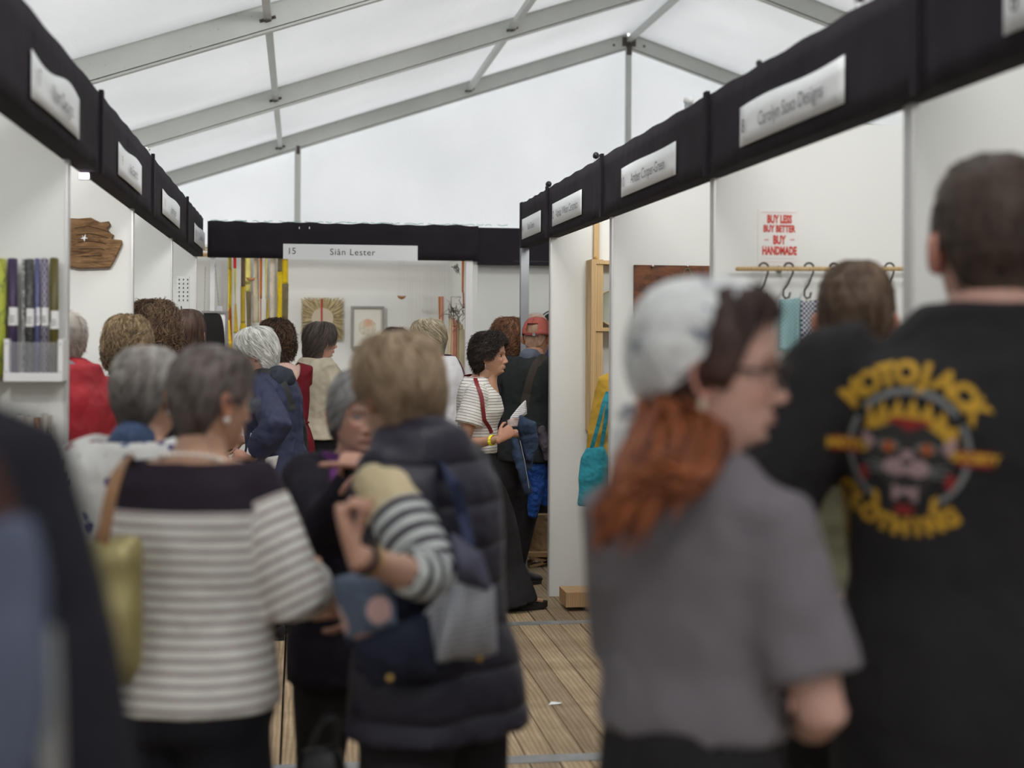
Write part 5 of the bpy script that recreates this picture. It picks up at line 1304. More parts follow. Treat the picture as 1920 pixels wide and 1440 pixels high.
# denim jacket over her arm
dj = at(985, 850, 7.98); jack = empty('denim_jacket', dj, label='dark denim jacket hanging over the forearm of the curly-haired woman', cat='jacket')
prt = [loft([at(972, 786, 7.98)-dj, at(988, 800, 7.98)-dj, at(994, 830, 8.0)-dj, at(992, 862, 8.0)-dj], [.03, .055, .05, .022], [.02, .028, .026, .014], side=R_, n=14), loft([at(962, 822, 7.93)-dj, at(970, 850, 7.92)-dj, at(981, 890, 7.92)-dj, at(989, 922, 7.93)-dj], [.022, .028, .026, .020], [.015, .018, .016, .014], side=R_, n=12),
       loft([at(980, 800, 8.02)-dj, at(990, 840, 8.04)-dj, at(992, 880, 8.04)-dj], [.03, .032, .02], [.02, .02, .012], side=R_, n=12)]
me = fuse(prt, .006, 2, 'jacket_body'); v = get_v(me); n_ = get_n(me); set_v(me, v+n_*(vnoise(v, 30, 3)*.004+(1-2*abs(vnoise(v*V3(1, 1, .5), 26, 8)))*.004)[:, None]); link('jacket_body', me, DENIM, jack)
me.polygons.foreach_set('use_smooth', [True]*len(me.polygons))
MB().tube([at(975, 826, 7.895)-dj, at(984, 866, 7.89)-dj, at(992, 915, 7.905)-dj], .0018, 5).build('seam', plain('pale_stitching', (.35, .38, .45), .8), jack)
MB().add(*loft([at(985, 905, 7.925)-dj, at(991, 924, 7.93)-dj], [.025, .024], [.018, .016], side=R_, n=12)).build('cuff', DENIM, jack, smooth=True)

# --- 10: man in a faded red cap
p10 = P_(1005, 8.95, 34, 594, 'man in a faded red cap and dark jacket, seen from behind with his head bent', vol=.016, skin=(.50, .25, .15), fem=False, build=1.0, lean=.045, head=30, headfwd=.05, headpitch=-16, hs=1.0,
         arms=[dict(w=(-.16, .26, 1.08), elbow=(-.6, -.8, -.3)), dict(w=(.10, .30, 1.08), elbow=(.7, -.8, -.4), hand=(-.2, 1, .1), palm=(-1, 0, 0))], legs=[(-.27, -.04, .8), (-.15, .12, .9)])
DG = cloth('dark_green_jacket', (.020, .023, .024), .9, .15, .6)
jk = top(p10, 'jacket', DG, .011, .007, 61, hem=.80, sleeves=.93, ease=.024, sl_ease=.022, neckz=1.455)
MB().add(*loft([p10.neck+V3(0, -.01, -.025), p10.neck+V3(0, .0, .018)], [.080, .070], [.076, .066], n=18)).build('collar', cloth('blue_grey_collar', (.10, .115, .15), .8), p10.root, smooth=True)
trousers(p10, 'trousers', BLK, 1.05); shoes(p10, MATS['black_leather'])
hair(p10, 'short_m', (.33, .185, .115), (.47, .31, .22), vol=(.006, .004, .005), ns=0, slen=.02, srad=.0010, lift=.002, comb=.1, seed=25)
def cap_hat(P, mat, dark):
    H = P.head; nu, nv = 48, 14; a = np.linspace(-PI, PI, nu, endpoint=False); V = []
    edge = np.interp(np.abs(a)*180/PI, [0, 60, 100, 180], [4.6, 5.6, 6.6, 7.4])
    for i in range(nv+1):
        t = i/nv; p0 = head_pt(a, edge*t); n = p0/np.linalg.norm(p0, axis=1)[:, None]; k = .020+.004*np.cos(a*6)*math.sin(PI*t)*.3
        V.append(p0+n*np.asarray(k)[:, None])
    P0 = np.vstack(V); P1 = P0*.96; f = []; o = len(P0)
    for i in range(nv):
        for j in range(nu):
            j2 = (j+1) % nu; ang = abs((a[j]+a[j2])/2 if j2 else PI)*180/PI
            if ang > 158 and 9 <= i < 13: continue      # the opening above the strap
            q = (i*nu+j, (i+1)*nu+j, (i+1)*nu+j2, i*nu+j2); f.append(q); f.append(tuple(o+x for x in q[::-1]))
    for j in range(nu): j2 = (j+1) % nu; f.append((nv*nu+j, o+nv*nu+j, o+nv*nu+j2, nv*nu+j2))
    c = link('cap', mesh('cap', H(np.vstack([P0, P1])), f), mat, P.root)
    def br(s, t): x = (s-.5)*.155; return H([(x, .085+.080*t*(1-(2*(s-.5))**2*.35), .030-.020*t-.35*x*x*8*.3)])[0]
    MB().add(*sheet(br, 14, 6, .004)).build('peak', mat, c, smooth=True)
    MB().add(*ball(H([(0, 0, .139)])[0], .006, 8, 6)).build('button', mat, c, smooth=True)
    ppt = np.array([H(head_pt(np.array([x]), np.array([7.15]))*1.17)[0] for x in np.linspace(PI-.5, PI+.5, 9)])
    strap(P, 'strap', ppt, dark, .018, .003, parent=c, ref=H([(0, 0, -.03)])[0])
    MB().obox(H([(.022, -.119, -.008)])[0], V3(.010, 0, 0), V3(0, .003, 0), V3(0, 0, .010)).build('buckle', MATS['silver'], c)
    for k in range(6):
        ph = -PI+k*PI/3+.0; q = [H(head_pt(np.array([ph]), np.array([v_]))*(1+.021/np.linalg.norm(head_pt(np.array([ph]), np.array([v_])))))[0] for v_ in np.linspace(.4, np.interp(abs(ph)*180/PI, [0, 60, 100, 180], [4.5, 5.5, 6.5, 5.0]), 9)]
        MB().tube(q, .0012, 5).build('seam', dark, c)
cap_hat(p10, cloth('faded_red_cotton', (.42, .11, .085), .85, .25, .3, fscale=20), plain('maroon_strap', (.16, .03, .03), .7))
surf_strap(p10, jk, [p10.shear((.02, -.1, 1.10))[0], p10.shear((.05, -.16, 1.25))[0], p10.shear((.09, -.12, 1.42))[0], p10.shear((.10, .0, 1.46))[0], p10.shear((.10, .1, 1.36))[0]], 'backpack_strap', cloth('brown_webbing', (.045, .037, .030), .8), .065, .007)
# royal blue jacket and grey fleece he carries
bj = at(1010, 915, 8.75); j2_ = empty('blue_jacket', bj, label='royal blue jacket hanging over the capped man\'s arm beside the white wall', cat='jacket')
prt = [loft([at(1000, 840, 8.75)-bj, at(1006, 880, 8.74)-bj, at(1004, 930, 8.74)-bj, at(998, 968, 8.74)-bj], [.05, .06, .05, .032], [.04, .04, .035, .025], side=R_, n=14), loft([at(1022, 840, 8.78)-bj, at(1024, 900, 8.78)-bj, at(1022, 945, 8.78)-bj], [.03, .035, .03], [.03, .03, .025], side=R_, n=12)]
me = fuse(prt, .008, 2, 'jacket_body'); v = get_v(me); set_v(me, v+get_n(me)*(vnoise(v, 22, 5)*.006)[:, None]); link('jacket_body', me, cloth('royal_blue_shell', (.012, .055, .24), .5, .2, .9, fscale=16), j2_); me.polygons.foreach_set('use_smooth', [True]*len(me.polygons))
gj = at(1020, 840, 8.66); g2 = empty('grey_fleece', gj, label='grey fleece folded under the capped man\'s hand', cat='jacket')
me = fuse([loft([at(1014, 800, 8.66)-gj, at(1020, 830, 8.65)-gj, at(1027, 862, 8.67)-gj], [.02, .035, .02], [.03, .035, .02], side=R_, n=12)], .007, 2, 'fleece'); v = get_v(me); set_v(me, v+get_n(me)*(vnoise(v, 30, 6)*.006)[:, None]); link('fleece_body', me, cloth('grey_fleece_cloth', (.08, .07, .085), .95, .3, .6, fscale=20), g2)

# --- 11: woman with auburn curls
p11 = P_(953, 9.75, 8, 602, 'woman with thick auburn curls seen from behind, between striped tee and red cap', vol=.034, skin=FAIR, lean=.02, head=20, hs=1.05, arms=[None, None], legs=[(-.16, .02), (.02, .05)])
top(p11, 'jacket', cloth('black_coat', (.014, .014, .016), .9), .014, .006, 64, hem=.72, sleeves=.93, ease=.026)
trousers(p11, 'trousers', cloth('navy_jeans', (.02, .025, .045), .9), 1.0, length=.20); shoes(p11, BLK, low=True)
hair(p11, 'short_f', (.07, .030, .016), (.27, .125, .06), vol=(.045, .042, .050), ns=2200, slen=.06, srad=.0016, curl=.009, lift=.012, comb=.1, seed=28, cap_noise=.012, wisp=.4, zb=[(0, 4.2), (45, 5.6), (62, 8), (80, 12), (180, 14.2)], hang=.3)
# --- 12: balding man in navy, beyond the cap
p12 = P_(1004, 10.2, 10, 587, 'person in a navy jacket mostly hidden behind the capped man and the white wall', vol=.004, skin=(.55, .30, .20), fem=False, build=1.1, lean=.02)
top(p12, 'jacket', NAVY, .014, .006, 65, hem=.78, sleeves=.93, ease=.028); trousers(p12, 'trousers', BLK); shoes(p12, BLK)
hair(p12, 'short_m', (.35, .25, .2), (.5, .4, .33), vol=(.001, .004, .005), ns=0, zb=[(0, 1), (60, 5), (80, 5.5), (110, 6), (130, 10), (180, 11)])

# --- 13: white-haired woman in a navy jacket
p13 = P_(485, 7.7, -62, 616, 'white-haired woman in glasses and navy rain jacket with a backpack, looking down', vol=.026, skin=(.62, .37, .28), build=1.12, lean=.05, head=-80, face=True, headfwd=.05, headpitch=-10, brow=(.5, .45, .4), age=1.0, hs=1.04,
         arms=[dict(w=at(470, 862, 7.45), world=True, elbow=(-.5, -1, -.5), hand=tuple(-R_*.8+V3(0, .2, .2)), palm=(.3, 1, 0), curl=(.6, .6, .6, .6)), dict(w=(.12, .28, 1.02), elbow=(.8, -.8, -.3))], voxel=.012)
jkt = top(p13, 'jacket', cloth('navy_shell', (.024, .030, .072), .55, .15, 1.0, spec=.4, fscale=8), .010, .010, 71, hem=.74, sleeves=.90, ease=.030, sl_ease=.026, puff=.012, neckz=1.46, wscale=12)
MB().add(*loft([p13.neck+V3(0, -.06, -.045), p13.neck+V3(0, -.045, -.005), p13.neck+V3(0, -.02, .012)], [.105, .105, .08], [.075, .07, .05], n=20)).build('hood', cloth('navy_hood', (.030, .034, .05), .6, .2, .9), p13.root, smooth=True)
trousers(p13, 'trousers', BLK, 1.0); shoes(p13, BLK)
hair(p13, 'short_f', (.50, .50, .46), (.83, .83, .78), vol=(.034, .018, .034), ns=2000, slen=.075, srad=.0016, lift=.006, comb=.35, seed=31, c3=(.60, .58, .54), low=.4, zb=[(0, 4.0), (30, 4.4), (52, 5.2), (70, 6.8), (84, 7.2), (98, 7.4), (112, 11), (140, 14.2), (180, 15.0)], cap_noise=.006, hang=.25)
glasses(p13, plain('dark_red_frames', (.10, .03, .03), .35), r=.020)
bp = at(549, 825, 7.85); bpk = empty('backpack', bp, label='small black backpack with grey buckles on the white-haired woman\'s back', cat='bag')
pouch('bag_body', (0, 0, 0), (.5, .86, 0), (0, 0, 1), (.86, -.5, 0), [(-.16, .09, .04), (-.10, .115, .055), (.05, .11, .05), (.13, .09, .035), (.16, .06, .02)], cloth('black_nylon', (.018, .018, .02), .5, .2, .6, spec=.4), bpk, .009, .005)
panel_px([(549, 768, 7.76), (557, 775, 7.80), (552, 795, 7.80), (549, 792, 7.77)], 0, .0, 'reflective_patch', plain('pale_patch', (.6, .62, .66), .3), bpk, 4, 4, .003, base=bp, fold=0)
panel_px([(550, 838, 7.72), (562, 830, 7.74), (563, 842, 7.74), (551, 852, 7.72)], 0, .003, 'buckle', plain('grey_buckle', (.22, .23, .23), .4), bpk, 4, 4, .006, base=bp, fold=0)
surf_strap(p13, jkt, [p13.shear((-.06, -.16, 1.20))[0], p13.shear((-.08, -.13, 1.38))[0], p13.shear((-.09, 0, 1.46))[0], p13.shear((-.10, .12, 1.30))[0]], 'backpack_strap', MATS['black_nylon'], .045, .006)
strap(None, 'strap', [at(551, 850, 7.74)-bp, at(548, 880, 7.74)-bp, at(552, 915, 7.74)-bp], MATS['black_nylon'], .018, .003, parent=bpk, ref=F_)
# papers she holds
pp = at(478, 830, 7.4); pap = empty('folded_papers', pp, label='white printed papers held by the white-haired woman in navy', cat='papers')
for k, q in enumerate([[(470, 812, 7.42), (500, 816, 7.42), (482, 860, 7.38), (462, 850, 7.38)], [(474, 808, 7.44), (496, 806, 7.46), (490, 838, 7.44), (468, 836, 7.42)]]):
    panel_px(q, 0, .004, 'sheet', PAP if k == 0 else PAP2, pap, 5, 5, .002, base=pp, fold=.003)
panel_px([(496, 858, 7.40), (522, 854, 7.44), (516, 880, 7.44), (498, 872, 7.42)], 0, .003, 'sheet', PAP, pap, 4, 4, .002, base=pp, fold=0)

# --- 14: woman in a dark red dress
p14 = P_(520, 9.35, -18, 603, 'woman in a sleeveless dark red dress with low back and orange earrings, dark curly hair', vol=.032, skin=(.66, .45, .37), build=1.08, lean=.045, side_lean=-.02, head=-22, headfwd=.05, headpitch=-12, hs=1.05, voxel=.011,
         arms=[dict(w=(-.14, .26, 1.06), elbow=(-.7, -.7, -.4)), dict(w=(.0, .30, 1.08), elbow=(.1, -.2, -.9))], legs=[(-.07, .02), (.09, -.04)])
s14 = p14.s; RED = cloth('dark_red_crepe', (.155, .010, .018), .8, .15, .8, fscale=8)
c14 = p14.shear((0, 0, 1.47*s14))[0]
def scoop(v): return 1-(((v[:, 0]-c14[0]-.012)/.115)**2+((v[:, 2]-1.475*s14)/(.175*s14))**2)**.5-.0 if False else np.minimum(1-(((v[:, 0]-c14[0])/.120)**2+((v[:, 2]-1.48*s14)/(.165*s14))**2)**.5, 9)*.1
rows = [(z*s14, w*s14, f*s14, b*s14) for z, w, f, b in ((.42, .235, .19, .20), (.60, .215, .17, .18), (.80, .195, .150, .160), (.92, .190, .135, .150), (1.0, .170, .125, .125), (1.055, .148, .110, .105), (1.10, .158, .12, .112), (1.2, .172, .135, .122), (1.30, .180, .132, .126), (1.37, .176, .112, .126), (1.41, .145, .082, .108), (1.44, .105, .065, .088))]
v, f = ringloft(rows, 30); dress = wear(p14, 'dress', [(p14.shear(v), f)]+[loft([p14.S[i]+V3(-sd*.06, 0, .0), p14.S[i], p14.S[i]*.72+p14.arm[i][1]*.28], [.07, .072, .070], n=16, RY=[.075, .075, .07], round_ends=False) for i, sd in ((0, -1), (1, 1))], RED, .008, 4, .0, 81, cutter=scoop)
vv = get_v(dress.data); nn = get_n(dress.data); an = np.arctan2(vv[:, 0]-c14[0]*0, vv[:, 1]); set_v(dress.data, vv+nn*((np.sin(an*16+vnoise(vv, 3, 4)*3)*.006+np.sin(an*7+2)*.004)*np.clip(np.abs(vv[:, 2]-1.06)*4, .35, 1)*(1-smst(vv[:, 2], 1.15, 1.3)))[:, None])
ringtube(p14, 'belt', p14.shear((0, 0, 1.055*s14))[0], .158*s14, .112*s14, (1, 0, 0), (0, 1, 0), .008, RED)
MB().tube([p14.shear((-.02, -.120*s14, 1.055*s14))[0], p14.shear((-.01, -.135*s14, 1.04*s14))[0], p14.shear((.02, -.125*s14, 1.05*s14))[0]], .007, 8).build('belt_knot', RED, p14.root, smooth=True)
shoes(p14, BLK, low=True)
hair(p14, 'short_f', (.025, .014, .010), (.13, .070, .040), vol=(.040, .034, .046), ns=1700, slen=.06, srad=.0021, curl=.008, lift=.010, comb=.2, seed=34, cap_noise=.010, wisp=.45, zb=[(0, 4.2), (45, 5.6), (62, 8), (80, 9.5), (100, 10), (120, 12.6), (180, 13.6)])
for sd in (-1,):
    ex = p14.head([(sd*.092, -.022, -.055)])[0]
    for k in range(5):
        for d in ((.006, 0), (-.006, 0), (0, .005)): MB().add(*ball(ex+V3(d[0], d[1], -.013*k-(.004 if d[1] else 0)), (.0065, .004, .0065), 8, 6)).build('earring_petal', plain('orange_earring', (.75, .27, .01), .4), p14.root, smooth=True)

# --- 15: woman in a beige linen shirt, in profile
p15 = P_(601, 9.9, 62, 605, 'woman in a beige linen shirt and black trousers, long grey-brown hair, in profile', vol=.020, skin=(.60, .34, .26), build=1.20, lean=.00, head=97, face=True, headfwd=.015, headpitch=0, hs=1.04, brow=(.15, .11, .08), lips=(.5, .15, .14),
         arms=[dict(w=(-.12, .30, 1.15)), dict(w=(.10, .28, 1.16), elbow=(.6, -.8, -.5))], voxel=.012)
top(p15, 'shirt', cloth('beige_linen', (.58, .52, .40), .9, .06, 1.1, fscale=7), .010, .010, 91, hem=.90, sleeves=.92, ease=.036, sl_ease=.028, hemflare=1.12, neckz=1.46, wscale=9)
trousers(p15, 'trousers', BLK, 1.25); shoes(p15, BLK, plain('white_sole', (.6, .6, .58), .6))
hair(p15, 'long_', (.060, .046, .040), (.16, .125, .108), c3=(.075, .055, .045), low=.5, vol=(.020, .016, .022), ns=2000, slen=.14, srad=.0021, lift=.008, comb=.35, seed=37, zb=[(0, 4.3), (30, 4.7), (50, 5.4), (62, 7.0), (76, 9.0), (84, 15.2), (180, 16.4)], hang=.75, cap_noise=.006, bottom=16.6, wisp=.7)

# --- 16: fair-haired woman in white with glasses
p16 = P_(806, 9.45, -62, 600, 'fair-haired woman in pale glasses and a white shirt with a pink-edged bag strap', vol=.022, skin=(.62, .35, .27), build=1.10, lean=.05, head=-78, face=True, headfwd=.05, headpitch=-8, brow=(.4, .3, .2), age=.8, hs=1.04,
         arms=[dict(w=(-.10, .30, 1.1), elbow=(-.6, -.8, -.5)), dict(w=(.1, .25, 1.05))], voxel=.012)
sh16 = top(p16, 'shirt', WHITEC, .011, .008, 93, hem=.84, sleeves=.93, ease=.036, sl_ease=.028, hemflare=1.05, neckz=1.465)
trousers(p16, 'trousers', BLK, 1.1); shoes(p16, BLK)
hair(p16, 'short_f', (.26, .20, .12), (.66, .58, .42), c3=(.14, .10, .06), low=.55, vol=(.026, .020, .028), ns=1800, slen=.07, srad=.0018, lift=.007, comb=.45, seed=39, zb=[(0, 4.2), (30, 4.8), (52, 6.4), (70, 7.8), (84, 7.8), (98, 8.2), (112, 12), (140, 13.6), (180, 14.2)])
glasses(p16, plain('white_frames', (.8, .78, .76), .3), r=.020, rad=.002)
surf_strap(p16, sh16, [p16.shear((.02, -.17, 1.02))[0], p16.shear((.03, -.17, 1.25))[0], p16.shear((.06, -.12, 1.42))[0], p16.shear((.07, 0, 1.46))[0], p16.shear((.03, .12, 1.35))[0]], 'bag_strap', plain('navy_pink_strap', (.05, .02, .05), .6), .03, .006)
surf_strap(p16, sh16, [p16.shear((.036, -.17, 1.02))[0], p16.shear((.046, -.17, 1.25))[0], p16.shear((.076, -.12, 1.42))[0], p16.shear((.086, 0, 1.46))[0], p16.shear((.046, .12, 1.35))[0]], 'strap_edge', plain('pink_edge', (.55, .22, .22), .6), .006, .009)
lf = at(829, 775, 9.2); lfe = empty('leaflet', lf, label='white printed leaflet held against the white shirt, left of the striped tee', cat='leaflet')
panel_px([(822, 757, 9.2), (836, 755, 9.2), (834, 796, 9.2), (821, 794, 9.2)], 0, .002, 'sheet', PAP2, lfe, 5, 5, .002, base=lf, fold=.002)
rb = at(846, 815, 9.3); rbe = empty('red_bag', rb, label='dark red bag at the hem of the white shirt, just left of the striped tee', cat='bag')
pouch('bag_body', (0, 0, 0), R_, (0, 0, 1), F_*V3(1, 1, 0), [(-.06, .04, .03), (0, .05, .04), (.05, .035, .02)], BURG, rbe)
# --- 17: dark curls peeping over the blonde head
p17 = P_(741, 10.9, -20, 616, 'dark curly crown of a head just above the blonde woman, before the framed print', vol=.03, skin=FAIR, lean=.03)
top(p17, 'top', BLK, .015, .004, 95, hem=.85, sleeves=.9, ease=.022); trousers(p17, 'trousers', BLK); shoes(p17, BLK)
hair(p17, 'short_f', (.02, .012, .01), (.09, .05, .03), vol=(.035, .03, .035), ns=900, slen=.055, srad=.002, curl=.008, lift=.016, seed=41, cap_noise=.01, wisp=.6)

# --- 18: person in a red jacket
p18 = P_(110, 5.72, -68, 584, 'person in a bright red waterproof jacket with collar up, beside the white partition', vol=.008, skin=(.55, .25, .18), fem=False, build=1.15, lean=.03, head=-100, headfwd=.03,
         arms=[dict(w=(-.18, .25, 1.02)), dict(w=(.14, .24, 1.0))])
p18_red = cloth('bright_red_shell', (.36, .012, .022), .6, .2, 1.0, spec=.35, fscale=8)
top(p18, 'jacket', p18_red, .011, .010, 97, hem=.82, sleeves=.93, ease=.040, sl_ease=.034, neckz=1.49, wscale=10, extra=[loft([p18.neck+V3(0, -.01, -.03), p18.neck+V3(0, 0, .03)], [.092, .082], [.09, .078], n=18)])
wear(p18, 'shirt_front', [loft([p18.shear((-.05, .10, 1.40))[0], p18.shear((-.06, .14, 1.2))[0], p18.shear((-.07, .15, .85))[0]], [.06, .10, .115], [.05, .06, .07], side=V3(1, 0, 0), n=16)], BLK, .011, 3, .003, 98)
trousers(p18, 'trousers', BLK); shoes(p18, BLK)
hair(p18, 'short_m', (.25, .2, .17), (.45, .42, .38), vol=(.012, .008, .01), ns=500, slen=.03, srad=.0014, seed=43)
strap(p18, 'bag_strap', [p18.shear((-.10, -.08, 1.46))[0], p18.shear((-.09, -.05, 1.485))[0], p18.shear((-.07, .02, 1.49))[0], p18.shear((-.05, .08, 1.44))[0]], plain('grey_webbing', (.16, .17, .19), .7), .04, .006, ref=p18.shear((0, 0, 1.3))[0])

# --- 19, 20, 21: the three heads by the left partitions
p19 = P_(239, 6.5, -6, 596, 'head with layered light brown wavy hair, left of the three by the partitions', vol=.030, skin=FAIR, lean=.03, build=1.0, headpitch=-6, hs=1.04)
top(p19, 'top', cloth('dark_top', (.02, .018, .02), .9), .014, .005, 99, hem=.8, sleeves=.9, ease=.024); trousers(p19, 'trousers', BLK); shoes(p19, BLK)
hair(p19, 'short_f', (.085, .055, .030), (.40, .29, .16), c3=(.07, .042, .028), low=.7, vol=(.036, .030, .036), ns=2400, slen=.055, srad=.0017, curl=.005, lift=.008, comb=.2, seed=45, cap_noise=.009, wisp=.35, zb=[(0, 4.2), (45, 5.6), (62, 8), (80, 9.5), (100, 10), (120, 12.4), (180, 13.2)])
p20 = P_(288, 7.45, -38, 572, 'taller head with curly brown hair and a green hair tie, middle of the three', vol=.036, skin=(.62, .38, .3), lean=.02, headpitch=-4, hs=1.08)
top(p20, 'top', cloth('pale_top', (.5, .42, .38), .9), .014, .005, 100, hem=.8, sleeves=.9, ease=.024); trousers(p20, 'trousers', BLK); shoes(p20, BLK)
hair(p20, 'short_f', (.07, .042, .026), (.25, .16, .095), vol=(.040, .036, .046), ns=2400, slen=.06, srad=.0016, curl=.009, lift=.016, comb=.15, seed=47, cap_noise=.013, wisp=.5, zb=[(0, 4.2), (45, 5.4), (60, 7.6), (75, 9.6), (100, 12), (120, 13.6), (180, 14.2)])
ringtube(p20, 'hair_tie', p20.head([(0, -.03, .139)])[0], .036, .022, (1, 0, 0), (0, .8, .3), .008, cloth('green_tie', (.13, .24, .06), .9), arc=(0, 2*PI))
p21 = P_(353, 8.3, 12, 584, 'head with straight dark brown hair, right of the three by the partitions', vol=.018, skin=FAIR, lean=.02, hs=1.05)
top(p21, 'top', BLK, .014, .005, 101, hem=.8, sleeves=.9, ease=.024); trousers(p21, 'trousers', BLK); shoes(p21, BLK)
hair(p21, 'long_', (.020, .011, .009), (.10, .055, .035), vol=(.022, .016, .020), ns=1700, slen=.16, srad=.0019, lift=.003, comb=.15, seed=49, hang=.85, bottom=17, cap_noise=.003, wisp=.2, zb=[(0, 4.2), (35, 4.6), (56, 6.0), (68, 10), (84, 16.4), (180, 17)])

# --- 22: person in a mustard cardigan behind the right partition, with the teal tote
l22 = at(1196, 640, 7.62)
p22 = person((l22[0], l22[1]), 1.64, 8, 'person in a mustard yellow cardigan mostly hidden behind the white wall edge', FAIR, 1.12, lean=.02)
top(p22, 'cardigan', cloth('mustard_wool', (.52, .32, .045), .9, .12, .6), .011, .008, 103, hem=.70, sleeves=.95, ease=.034, sl_ease=.034)
trousers(p22, 'trousers', BLK); shoes(p22, BLK)
hair(p22, 'short_f', (.05, .03, .02), (.15, .1, .06), ns=300, seed=51)
tt_ = at(1115, 880, 7.42); tte = empty('tote_bag', tt_, label='teal cloth tote bag hanging from the mustard shoulder beside the wooden shelf', cat='bag')
TEAL = cloth('teal_canvas', (.035, .27, .34), .85, .12, .9, fscale=12)
pouch('bag_body', (0, 0, 0), R_, (0, 0, 1), F_*V3(1, 1, 0), [(-.195, .09, .014), (-.18, .092, .028), (-.05, .085, .040), (.06, .070, .032), (.115, .045, .018)], TEAL, tte, .007, .006)
for a_, b_ in ((1108, 1132), (1126, 1140)):
    strap(None, 'handle', [at(a_, 846, 7.42)-tt_, at((a_+b_)/2+1, 800, 7.40)-tt_, at(b_, 755, 7.40)-tt_, at(b_+8, 735, 7.46)-tt_], TEAL, .022, .003, parent=tte, ref=F_*.6)
# ------------------------------------------------------------------ what hangs and stands in the stands
def tube_w(pts, r, name, mat, parent, base, n=8, **k): return MB().tube([np.asarray(p)-base for p in pts], r, n).build(name, mat, parent, smooth=True, **k)
def patt(name, c1, c2, scale, sc=(1, 1, 1), thr=.5, soft=.05, rough=.5):
    m, nt, b = new_mat(name); v = coords(nt, sc); n = noise(nt, v, scale, 3, .6, .8); r = ramp(nt, [(max(0, thr-soft), c1), (min(1, thr+soft), c2)]); nt.links.new(n.outputs[0], r.inputs[0]); nt.links.new(r.outputs[0], b.inputs['Base Color']); b.inputs['Roughness'].default_value = rough; return m
def lattice(name, c1, c2, per):
    m, nt, b = new_mat(name); v = coords(nt); sx = N(nt, 'ShaderNodeSeparateXYZ'); nt.links.new(v, sx.inputs[0])
    a = math_(nt, 'SINE', math_(nt, 'MULTIPLY', math_(nt, 'ADD', sx.outputs[0], math_(nt, 'MULTIPLY', sx.outputs[2], .5)), 2*PI/per)); c = math_(nt, 'SINE', math_(nt, 'MULTIPLY', math_(nt, 'SUBTRACT', sx.outputs[0], math_(nt, 'MULTIPLY', sx.outputs[2], .5)), 2*PI/per))
    s = math_(nt, 'GREATER_THAN', math_(nt, 'ABSOLUTE', math_(nt, 'MULTIPLY', a, c)), .45); nt.links.new(mixc(nt, s, c1, c2), b.inputs['Base Color']); b.inputs['Roughness'].default_value = .45; return m
# --- left stand: two racks of rolls on the near partition (y = 5.1)
YW = 5.1
def roll(px0, px1, ytop, ybot, mat, label, band=None, bandy=None, Yc=None, endc=None, group=None):
    Yc = Yc or YW-.055; a = at((px0+px1)/2, ytop, Yc); b = at((px0+px1)/2, ybot, Yc); r = (at(px1, 600, Yc)[0]-at(px0, 600, Yc)[0])/2
    e = empty('wallpaper_roll', b, label=label, cat='roll', group=group); top_ = a-b
    v, f = loft([V3(0, 0, 0), top_*.5, top_], [r]*3, [r]*3, side=V3(1, 0, 0), n=20, round_ends=False); MB().add(v, f).build('paper_roll', mat, e, smooth=False).data.polygons.foreach_set('use_smooth', [True]*60)
    MB().add(*loft([top_*1.0, top_*1.004], [r*.55]*2, [r*.55]*2, side=V3(1, 0, 0), n=14, round_ends=False)).build('core_end', endc or CHAR, e)
    if band:
        z0 = at(0, bandy+18, Yc)[2]-b[2]; z1 = at(0, bandy-16, Yc)[2]-b[2]; u = nrm(top_)
        MB().add(*loft([V3(0, 0, z0), V3(0, 0, z1)], [r*1.05]*2, [r*1.05]*2, side=V3(1, 0, 0), n=20, round_ends=False)).build('paper_band', M['white'], e, smooth=False)
        for k in range(3): MB().box((-r*.5, -r*1.07-.001, z0+.012+k*.009), (r*.5, -r*1.06, z0+.014+k*.009)).build('printed_line', M['ink'], e)
    return e
PURD = plain('roll_plum', (.055, .035, .085), .45, 0, .2, 30)
roll(-46, 12, 485, 706, patt('roll_yellow_green', (.12, .13, .05), (.50, .55, .08), 22, thr=.42), 'yellow-green patterned paper roll at the left edge of the upper rack')
roll(14, 33, 485, 704, PURD, 'plain plum paper roll, leftmost with a white band in the upper rack', 1, 592)
roll(41, 47, 487, 704, patt('roll_pale_edge', (.45, .46, .46), (.12, .12, .12), 60), 'narrow grey paper roll between the plum and the black one')
roll(47, 64, 486, 704, patt('roll_black', (.03, .03, .032), (.10, .10, .10), 90), 'black textured paper roll in the upper rack', 1, 594)
roll(65, 75, 485, 704, lattice('roll_blue', (.14, .15, .33), (.05, .045, .09), .022), 'blue lattice paper roll in the upper rack', 1, 592)
roll(76, 91, 485, 704, lattice('roll_mauve', (.30, .28, .34), (.06, .045, .09), .026), 'mauve lattice paper roll in the upper rack', 1, 592)
roll(93, 110, 484, 704, lattice('roll_olive', (.13, .11, .015), (.05, .035, .012), .020), 'olive lattice paper roll with a dark red edge, rightmost in the upper rack', 1, 598)
